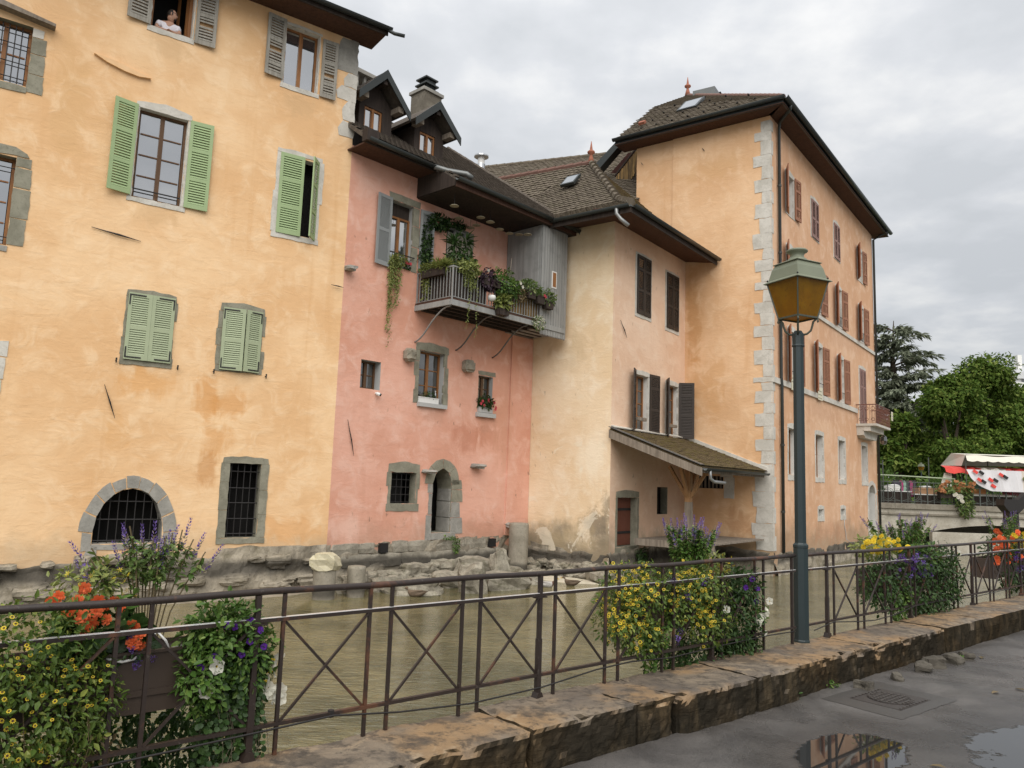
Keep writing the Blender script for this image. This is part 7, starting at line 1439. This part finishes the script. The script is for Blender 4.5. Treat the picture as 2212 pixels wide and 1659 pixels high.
for i, (x, y, a) in enumerate(((4.9, 7.5, .4), (4.6, 7.42, 2.0), (2.95, 5.35, 1.0), (5.4, 9.0, 2.6))):
    t = put('fallen_leaf', leaf_mesh('leaf', L_dry), None, Matrix.Translation((x, y, STREET+.012)) @ Matrix.Rotation(a, 4, 'Z') @ Matrix.Scale(.10, 4)); tag(t, ['dry leaf lying on the wet street, farther of the two right of the cover', 'dry leaf on the wet street, nearer of the two right of the cover', 'leaf floating at the edge of the puddle', 'dry leaf lying near the kerb stones'][i], 'leaf')

# ================================================================== bridge
br = thing('stone_bridge', 'low stone bridge with a flat arch and an iron railing beyond the orange house', 'bridge', BRF.P(4, WATER))
M_brs = stone_mat('bridge_stone', (.34, .31, .25), (.46, .43, .36), (.20, .18, .145), bump=.35, scale=1.6); M_brd = stone_mat('dark_bridge_stone', (.17, .15, .115), (.26, .235, .19), (.10, .09, .07), bump=.4, scale=2)
arc_ = [(1.6+(12.0-1.6)*i/20, -.75+.92*math.sin(math.pi*i/20)**.75) for i in range(21)]
MB().prism(BRF, [(-.4, -1.6), (1.6, -1.6)]+arc_+[(12.0, -1.6), (18, -1.6), (18, .55), (-.4, .55)], -4.8, 0).build('arch_wall', M_brs, br)
for k in range(12): a = 1.5*k-.4; MB().box(BRF, a, a+1.49, .55, .64, -.2, .10).build('moulding_stone', M_brd, br); MB().box(BRF, a, a+1.49, .64, .86, -.2, .05).build('parapet_stone', M_brs, br); MB().box(BRF, a+.3, a+1.79, .86, 1.12, -.2, .16).build('coping_stone', M_brd, br)
MB().box(BRF, -.4, 18, .9, 1.10, -4.9, -.2).build('deck', M_asph, br); MB().prism(BRF, [(-.35, -1.4), (1.5, -1.4), (.75, .5), (-.35, .55)], 0, .5).build('abutment', M_brs, br)
MB().box(BRF, -1, 14, -1.5, .3, -9.0, -8.8).build('inner_wall', M_conc, br)
MB().box(BRF, 3.0, 6.4, -1.5, -.22, .25, .55).build('pier_wall', M_brs, br); MB().box(BRF, 6.4, 6.75, -1.5, -.28, .2, .6).build('pier_post', M_brs, br)
me = MB().box(Frame((0, 0, 0), u=Vector((1, 0, 0)), n=Vector((0, 1, 0))), -.5, .5, 0, 1, -.5, .5).mesh('baluster', M_iron); M_ib = simple('grey_green_iron', (.075, .085, .075), .5, .2, 10); me.materials[0] = M_ib
for k in range(34): put('baluster', me, br, BRF.mat(.5+k*.33, 1.12, -.05, .028 if k % 4 else .05, 1.06, .028 if k % 4 else .05))
MB().box(BRF, .3, 11.8, 2.16, 2.20, -.08, -.02).box(BRF, .3, 11.8, 1.96, 1.985, -.065, -.035).box(BRF, .3, 11.8, 1.22, 1.245, -.065, -.035).build('handrail', M_ib, br)
m = MB()
for k in range(8):
    for rr in (.32, .24): m.tube([BRF.P(1.16+k*1.32+rr*math.cos(a), 1.55+rr*math.sin(a), -.05) for a in [i*math.pi/8 for i in range(17)]], .014, 4)
    for s in (-1, 1): m.tube([BRF.P(1.16+k*1.32+s*.25, 1.35, -.05), BRF.P(1.16+k*1.32+s*.6, 1.24, -.05)], .014, 4)
m.build('ring_ornament', M_ib, br)
t = thing('barrier_pole', 'pale green tubular barrier above the bridge railing', 'barrier', BRF.P(1.4, 1.1, -.4)); MB().tube([BRF.P(1.05, 1.1, -.3), BRF.P(1.05, 3.25, -.3)], .03, 6).build('upright', M_ib, t); MB().tube([BRF.P(.2, 3.05, -.3), BRF.P(1.05, 3.05, -.3)], .025, 6).build('bar', M_ib, t); MB().box(BRF, .02, .2, 2.92, 3.12, -.33, -.28).build('plate', M_white, t)
MB().tube([BRF.P(.1, 2.52, -.3), BRF.P(2.0, 2.49, -.3), BRF.P(4.7, 2.42, -.3)], .03, 6).build('bar', simple('pale_green_tube', (.36, .42, .28), .5), t)
t = thing('flower_planter', 'orange and white flowers trailing over the bridge parapet', 'plant', BRF.P(4.3, 1.3, .1)); M_dkp = M_dkwood
MB().box(BRF, 3.6, 5.2, 1.45, 1.75, 0, .3).build('box', M_dkp, t); leaf_cloud(mound((4.4, 1.95, .2), .95, .3, .3, 500, .15, fr=BRF)+mound((4.85, 1.25, .3), .42, .75, .2, 600, .13, fr=BRF), L_sal, t, 'leaf', 20)
for k in range(60): p = BRF.P(random.uniform(3.5, 5.3), random.uniform(1.75, 2.3), random.uniform(.3, .5)); flower('peach', p, CAMD(p)+rnd_unit()*.6, random.uniform(.06, .10), t)
for k in range(10): p = BRF.P(random.uniform(4.1, 4.6), random.uniform(1.2, 1.7), .5); flower('white', p, CAMD(p), .09, t)
street_lamp('street_lamp', BRF.P(1.15, 1.0, -3.5), 'distant lamp post with an amber lantern behind the bridge, beside the orange house corner', .74, detail=False)
street_lamp('street_lamp', (25.8, 48.5, 1.0), 'smaller distant lamp with a pale hood among the bushes behind the bridge', .62, detail=False)
# black sluice post at the right edge
sl = thing('sluice_post', 'black iron sluice gate post with a heavy beam at the right edge', 'sluice', (16.3, 25.2, -1.2)); SF = Frame((16.45, 25.5), 90)
MB().box(SF, -.16, .16, -1.6, 1.12, -.16, .16).build('post', M_iron, sl); MB().prism(SF, [(-.30, 1.24), (-.16, 1.08), (.16, 1.08), (.32, 1.24), (4, 1.24), (4, 1.5), (-.32, 1.5), (-.34, 1.3)], -.22, .22).build('beam', M_iron, sl)
MB().box(SF, .62, .72, .1, 2.05, -.06, .06).build('screw_rod', M_iron, sl); MB().prism(SF, [(.2, 1.5), (1.3, 1.5), (1.2, 1.66), (.95, 1.78), (.45, 1.72)], -.12, .12).build('gear_housing', M_iron, sl)
# ================================================================== market stall on the bridge
M_canv = simple('cream_canvas', (.66, .63, .54), .85, .08, 3); M_red = simple('red_canvas', (.62, .06, .045), .7, .15, 3)
t = thing('market_canopy', 'large cream canvas market canopy with a scalloped edge above the bridge', 'canopy', BRF.P(7, 1.1, -2)); m = MB(); n = 40; top, bot = [], []
for i in range(n+1): u = 5.05+5.2*i/n; top.append((u, 3.62+.03*math.sin(i*.4))); bot.append((u, 3.36-.05*abs(math.sin(i*math.pi/4))))
vs = [BRF.P(u, z, .1) for u, z in top]+[BRF.P(u, z, .22) for u, z in bot]; m.add(vs, [(i, i+1, n+2+i, n+1+i) for i in range(n)]); m.build('valance', M_canv, t)
MB().add([BRF.P(5.05, 3.66, .1), BRF.P(10.25, 3.66, .1), BRF.P(10.45, 3.80, -1.6), BRF.P(5.3, 3.80, -1.6), BRF.P(10.6, 3.3, -3.2), BRF.P(5.6, 3.2, -3.2)], [(0, 1, 2, 3), (3, 2, 4, 5)]).build('roof_canvas', M_canv, t)
MB().add([BRF.P(5.05, 3.66, .1), BRF.P(5.3, 3.80, -1.6), BRF.P(5.6, 3.2, -3.2), BRF.P(5.0, 3.1, -.2)], [(0, 1, 2, 3)]).build('side_canvas', M_canv, t)
for u, o in ((5.1, 0), (7.2, -1.6), (10.1, 0), (4.9, -3.1)): MB().tube([BRF.P(u, 1.1, o), BRF.P(u, 3.6, o)], .025, 6).build('pole', M_ib, t)
t = thing('market_parasol', 'red and white awning tucked under the cream canopy', 'awning', BRF.P(5, 1.1, -1)); m = MB(); n = 24
vs = [BRF.P(4.15+4.9*i/n, 2.98+.06*math.sin(i*2.1), -.2) for i in range(n+1)]+[BRF.P(4.15+4.9*i/n+.02, 2.72+.04*math.cos(i*1.7), -.12) for i in range(n+1)]+[BRF.P(4.5+4.5*i/n, 3.12, -1.2) for i in range(n+1)]
m.v = [Vector(p) for p in vs]; m.f = [(i, i+1, n+2+i, n+1+i) for i in range(n)]+[(i, i+1, 2*(n+1)+i+1, 2*(n+1)+i) for i in range(n)]; m.m = [1 if 9 <= i <= 14 else 0 for i in range(n)]*2; m.build('canvas', [M_red, M_canv], t)
MB().prism(BRF, [(4.28, 2.72), (4.62, 2.74), (4.6, 2.05), (4.02, 2.0)], -.5, -.42).build('gathered_drape', M_canv, t); MB().tube([BRF.P(5.1, 1.1, -.4), BRF.P(5.1, 3.0, -.4)], .025, 6).build('pole', M_ib, t)
t = thing('printed_cloth', 'white cloth printed with red and black blocks hung in a curve below the awning', 'cloth', BRF.P(7.4, 2, .1)); m = MB(); n = 30
M_clo = simple('printed_cloth_white', (.60, .59, .60), .8, .12, 3); M_pat = simple('cloth_pastel_print', (.52, .47, .40), .8, .35, 9)
low = lambda u: 2.85-.98*min(1, max(0, (u-5.05)/1.15))**.5*(1 if u < 8.3 else max(.72, 1-(u-8.3)*.5)); vs = [BRF.P(5.05+4.6*i/n, 2.92, .12+.03*math.sin(i*1.4)) for i in range(n+1)]+[BRF.P(5.05+4.6*i/n, min(2.9, low(5.05+4.6*i/n)), .18+.05*math.sin(i*1.1)) for i in range(n+1)]
m.v = [Vector(p) for p in vs]; m.f = [(i, i+1, n+2+i, n+1+i) for i in range(n)]; m.m = [1 if i > 17 else 0 for i in range(n)]; m.build('cloth', [M_clo, M_pat], t)
for u, z, mt in ((5.42, 2.80, M_red), (5.72, 2.76, M_iron), (5.62, 2.40, M_red), (5.82, 2.32, M_iron), (6.18, 2.42, M_red), (6.42, 2.40, M_iron), (6.72, 2.68, M_red), (6.92, 2.58, M_iron), (6.3, 2.12, M_red), (8.6, 2.6, M_gst), (8.85, 2.4, M_gst), (8.4, 2.35, M_lav), (7.9, 2.5, L_yel), (8.1, 2.2, M_opet)):
    MB().prism(BRF, [(u-.14, z+.02), (u+.08, z-.12), (u+.16, z), (u-.06, z+.14)], .235, .25).build('printed_block', mt, t)
def table(u0, u1, label, z=1.86):
    t = thing('market_table', label, 'table', BRF.P((u0+u1)/2, 1.1, -1.2)); MB().box(BRF, u0, u1, z-.05, z, -1.6, -.5).build('top', M_white, t)
    for u in (u0+.1, u1-.1):
        for o in (-1.5, -.6): MB().bar(BRF.P(u, 1.1, o), BRF.P(u, z-.05, o), .05).build('leg', M_iron, t)
    MB().box(BRF, u0+.05, u1-.05, z-.62, z-.06, -.55, -.52).build('skirt', M_dkwood, t); return t
table(.75, 2.6, 'long market table with a white cloth at the left end of the bridge', 1.74); table(2.75, 4.1, 'market table carrying a brown box in the middle of the bridge', 1.62); table(5.4, 7.9, 'market table full of goods under the printed cloth', 1.66)
for lbl, cat, nm, u0, u1, z0, z1, mt in (('white bulging bag on the left market table', 'bag', 'white_bag', 1.5, 2.2, 1.74, 2.02, M_white), ('bunched white cover on the middle market table', 'cloth', 'white_cover', 3.3, 3.8, 1.9, 2.02, M_white), ('grey metal pot stack at the right of the brown box', 'pots', 'metal_pots', 4.3, 4.7, 1.5, 1.85, M_zincl)):
    o = put(nm, stone_variants(mt, 3, 3, .1)[1], None, BRF.mat((u0+u1)/2, (z0+z1)/2, -1.0, (u1-u0), (z1-z0)*1.1, .5)); tag(o, lbl, cat)
for lbl, cat, nm, u0, u1, z0, z1, c in (('brown cardboard box on the middle market table', 'box', 'cardboard_box', 3.05, 4.05, 1.62, 1.92, (.33, .19, .10)), ('yellow carton beside the brown box on the bridge', 'box', 'yellow_carton', 4.0, 4.4, 1.60, 1.88, (.62, .42, .03)), ('orange crate row under the printed cloth', 'crate', 'orange_crate', 5.5, 6.5, 1.66, 1.98, (.48, .22, .08)), ('green crate behind the orange ones on the bridge', 'crate', 'green_crate', 5.6, 7.2, 1.98, 2.2, (.12, .26, .19)), ('dark red bag at the right of the stall goods', 'bag', 'red_bag', 7.7, 8.3, 1.7, 2.1, (.22, .02, .03)), ('pale flat tray under the market table', 'tray', 'tray', 5.4, 6.4, 1.28, 1.38, (.5, .49, .46)), ('black case under the market table', 'case', 'black_case', 5.5, 6.6, 1.10, 1.26, (.03, .03, .03)), ('row of cream goods along the table edge', 'goods', 'goods_tray', 5.5, 7.8, 1.66, 1.72, (.5, .46, .38))):
    t = thing(nm, lbl, cat, BRF.P((u0+u1)/2, z0, -1)); mt = simple(nm+'_paint', c, .7, .25, 8); MB().box(BRF, u0, u1, z0, z1-.03, -1.3, -.7).build('box', mt, t); MB().box(BRF, u0-.015, u1+.015, z1-.06, z1, -1.315, -.685).build('rim', mt, t)
t = thing('clothes_rack', 'rack of dark garments with a pink and a green one on the bridge', 'clothes rack', BRF.P(2.9, 1.1, -1.8)); MB().tube([BRF.P(2.2, 1.1, -1.8), BRF.P(2.2, 2.3, -1.8), BRF.P(3.5, 2.3, -1.8), BRF.P(3.5, 1.1, -1.8)], .02, 5).build('frame', M_iron, t)
for k, c in enumerate(((.06, .05, .07), (.05, .045, .06), (.30, .04, .13), (.22, .34, .27), (.05, .05, .06), (.26, .06, .13), (.04, .04, .05))):
    u = 2.28+k*.17; MB().prism(BRF, ragged([(u, 1.45), (u+.15, 1.45), (u+.15, 2.2), (u+.075, 2.28), (u, 2.2)], .1, .02), -1.9, -1.7).build('garment', simple('garment_cloth_%s' % 'abcdefg'[k], c, .9, .3, 8), t)

# ================================================================== trees and far buildings
def broad_tree(label, x, y, zb, h, rx, ry, n, mat, seedv, size=.34, cat='tree'):
    rs = random.Random(seedv); t = thing('broadleaf_tree', label, cat, (x, y, zb)); base = Vector((x, y, zb)); tr = MB(); th = h*.42
    tr.tube([base, base+Vector((.1, 0, th*.5)), base+Vector((.0, .1, th))], [.42, .33, .26], 8); lobes = []
    for k in range(26):
        a = rs.random()*6.28; e = rs.random(); r = (1-.6*e**1.6)*rs.uniform(.35, .85); c = base+Vector((math.cos(a)*rx*r, math.sin(a)*ry*r, h*(.26+.62*e))); s = rs.uniform(.20, .36)*min(rx, h*.5); lobes.append((c, s))
        if k < 12: tr.tube([base+Vector((0, 0, th*rs.uniform(.6, 1))), base.lerp(c, .5)+Vector((0, 0, h*.14)), c], [.16, .1, .04], 5)
    tr.build('trunk', simple('bark', (.06, .045, .032), .9, .3, 6, bump=.4), t); R_ = np.random.default_rng(seedv); V, F = [], []; v, f = leaf_shape('leaf'); per = n//len(lobes)
    for c, s in lobes:
        d = R_.normal(size=(per, 3)); d /= np.linalg.norm(d, axis=1)[:, None]; r = (.45+.62*R_.random(per)**.5)
        for q, rr in zip(d, r):
            lump = 1+.30*vnoise(Vector(q)*2.6+c*.3, 1.0, seedv)
            p = c+Vector((q[0], q[1], q[2]*.72))*s*rr*lump; dd = Vector(q)*.5+Vector(R_.normal(size=3))*.5-Vector((0, 0, .35))
            M = np.array(Matrix.Translation(p) @ orient(dd, Vector(q)*.7+Vector((0, 0, .7))+Vector(R_.normal(size=3))*.25) @ Matrix.Scale(size*R_.uniform(.6, 1.3), 4)); b = len(V); V.extend((v @ M[:3, :3].T+M[:3, 3]).tolist()); F.extend(tuple(b+k for k in g) for g in f)
    o = put('crown', mesh_np('crown', V, F, mat), t); o['kind'] = 'stuff'; return t
L_map = leafmat('maple_leaf', (.052, .100, .016), (.145, .205, .036), (.24, .29, .07), .7, .12); L_bush = leafmat('bush_leaf', (.06, .11, .025), (.14, .21, .06), None, .7, .12)
broad_tree('tall rounded dark green maple directly behind the market stall', 36.5, 60, .9, 12.2, 4.6, 3.6, 26000, L_map, 3, .31); broad_tree('broad maple crown left of the tallest one, above the bridge tables', 32.6, 57, .9, 10.3, 3.6, 3.0, 20000, L_map, 5, .30)
broad_tree('lower maple spreading to the right edge beyond the canopy', 41.0, 62, .9, 10.2, 4.2, 3.2, 14000, L_map, 8, .33); broad_tree('dark maple further back behind the tallest crown', 38.5, 70, .9, 11.5, 5, 4, 7000, L_map, 13, .5); broad_tree('small dark tree squeezed beside the orange house and the lamp', 29.2, 58, .9, 7.4, 2.4, 2.2, 7000, L_map, 17, .38)
for i, (x, y, s) in enumerate(((21.0, 46, 1.0), (23.0, 47.5, 1.2), (26.5, 48, 1.1), (30, 50, 1.3), (18.8, 47.5, 1.1))):
    t = thing('shrub', ['pale green bush behind the left market table', 'pale green bush behind the clothes rack', 'bush behind the brown box on the bridge', 'bush behind the stall canopy', 'bush at the foot of the near distant lamp'][i], 'bush', (x, y, 1)); FS = Frame((x, y, 1.0), 90); leaf_cloud(mound((0, .75*s, 0), 1.3*s, .85*s, .9*s, 700, .26, .2, fr=FS), L_bush, t, 'leaf', 0)
# a wall of darker trees closing the view
bg_ = thing('broadleaf_tree', 'row of dark trees closing the park behind the maples', 'trees', (34, 84, 1)); V, F = [], []; v, f = leaf_shape('leaf')
for k in range(9000):
    x = random.uniform(22, 62); top = 7.5+2.0*vnoise((x*.25, 3, 1), 1.0, 4); z = 1+top*random.random()**.8; p = Vector((x, 84+random.uniform(-2, 2), z)); M = np.array(Matrix.Translation(p) @ orient(rnd_unit(), rnd_unit()+Vector((0, -.8, .6))) @ Matrix.Scale(random.uniform(.5, 1.0), 4)); b = len(V); V.extend((v @ M[:3, :3].T+M[:3, 3]).tolist()); F.extend(tuple(b+q for q in g) for g in f)
o = put('crown', mesh_np('crown', V, F, L_map), bg_); o['kind'] = 'stuff'; m = MB()
for k in range(14): m.tube([(23+k*2.8, 84, 1), (23.2+k*2.8, 84.3, 7)], [.3, .18], 6)
m.build('trunk', MATS['bark'], bg_)
# cedar: level tiers of drooping sprays
cd = thing('cedar_tree', 'tall blue-green cedar with tiered drooping branches behind the maples', 'tree', (33.2, 66, 1)); rs = random.Random(21); cb = Vector((33.2, 66, 1)); m = MB(); m.tube([cb, cb+Vector((.1, 0, 8)), cb+Vector((-.3, 0, 12)), cb+Vector((-.1, 0, 15.6))], [.5, .36, .2, .03], 8); V, F = [], []
L_ced = leafmat('cedar_needles', (.15, .175, .12), (.29, .31, .22), None, .7, .12); v, f = leaf_shape('blade'); v = v*np.array([2.0, 1, 1])
for k in range(120):
    e = rs.random()**.8; z0 = 3.2+11.6*e; a = rs.random()*6.28; L = (4.7*(1-e**2.2*.55))*rs.uniform(.4, 1.1); d = Vector((math.cos(a), math.sin(a), 0)); p0 = cb+Vector((-.2*e, 0, z0)); pts = [p0+d*L*q+Vector((0, 0, L*(.52*q-.36*q*q))) for q in (0, .3, .6, .85, 1)]; m.tube(pts, [.09*(1-e*.5), .06, .04, .025, .01], 4, cap=False)
    for j in range(int(95*L/3)):
        q = .22+.78*rs.random(); i = min(3, int(q*4.0)); p = p0+d*L*q+Vector((0, 0, L*(.52*q-.36*q*q))); side = d.cross(Vector((0, 0, 1)))*rs.uniform(-1, 1)*(.55*(1.1-q)+.12)*L*.42; p = p+side+Vector((0, 0, rs.uniform(-.10, .06)-.10*side.length)); dd = d*.8+side*.6+Vector((rs.uniform(-.5, .5), rs.uniform(-.5, .5), -.25+rs.uniform(-.5, .45)))
        M = np.array(Matrix.Translation(p) @ orient(dd, Vector((0, 0, 1))+Vector((rs.uniform(-.4, .4), rs.uniform(-.4, .4), 0))) @ Matrix.Scale(rs.uniform(.35, .75), 4)); b = len(V); V.extend((v @ M[:3, :3].T+M[:3, 3]).tolist()); F.extend(tuple(b+g for g in h) for h in f)
m.build('trunk', MATS['bark'], cd); o = put('crown', mesh_np('crown', V, F, L_ced), cd); o['kind'] = 'stuff'
# pale apartment house over the trees at the right edge
ab = thing('apartment_house', 'pale apartment house with rounded balconies showing above the trees at the right edge', 'building', (96, 140, 1)); AF = Frame((92.3, 140), 90); M_apt = simple('pale_render', (.52, .52, .53), .8, .08, .6)
MB().box(AF, 0, 16, 0, 23.5, -10, 0).build('wall', M_apt, ab); MB().prism(AF, [(-.8, 23.5), (16, 23.5), (16, 26.0), (3.0, 26.0)], -10, .6).build('roof', M_apt, ab); MB().box(AF, 2.6, 3.4, 25.5, 28.5, -4, -3).build('chimney', M_white, ab)
for z in (13, 16, 19, 22): 
    MB().box(AF, -1.2, 16, z-.3, z+.7, 0, 1.3).build('balcony', M_white, ab)
    for u in (1.0, 4, 7, 10): w = MB().box(AF, u, u+1.4, z+.7, z+2.3, .01, .05).build('window', M_reveal, ab); MB().box(AF, u+.1, u+1.3, z+.8, z+2.2, .05, .06).build('pane', M_glassd, w)
print('objects', len(bpy.data.objects))
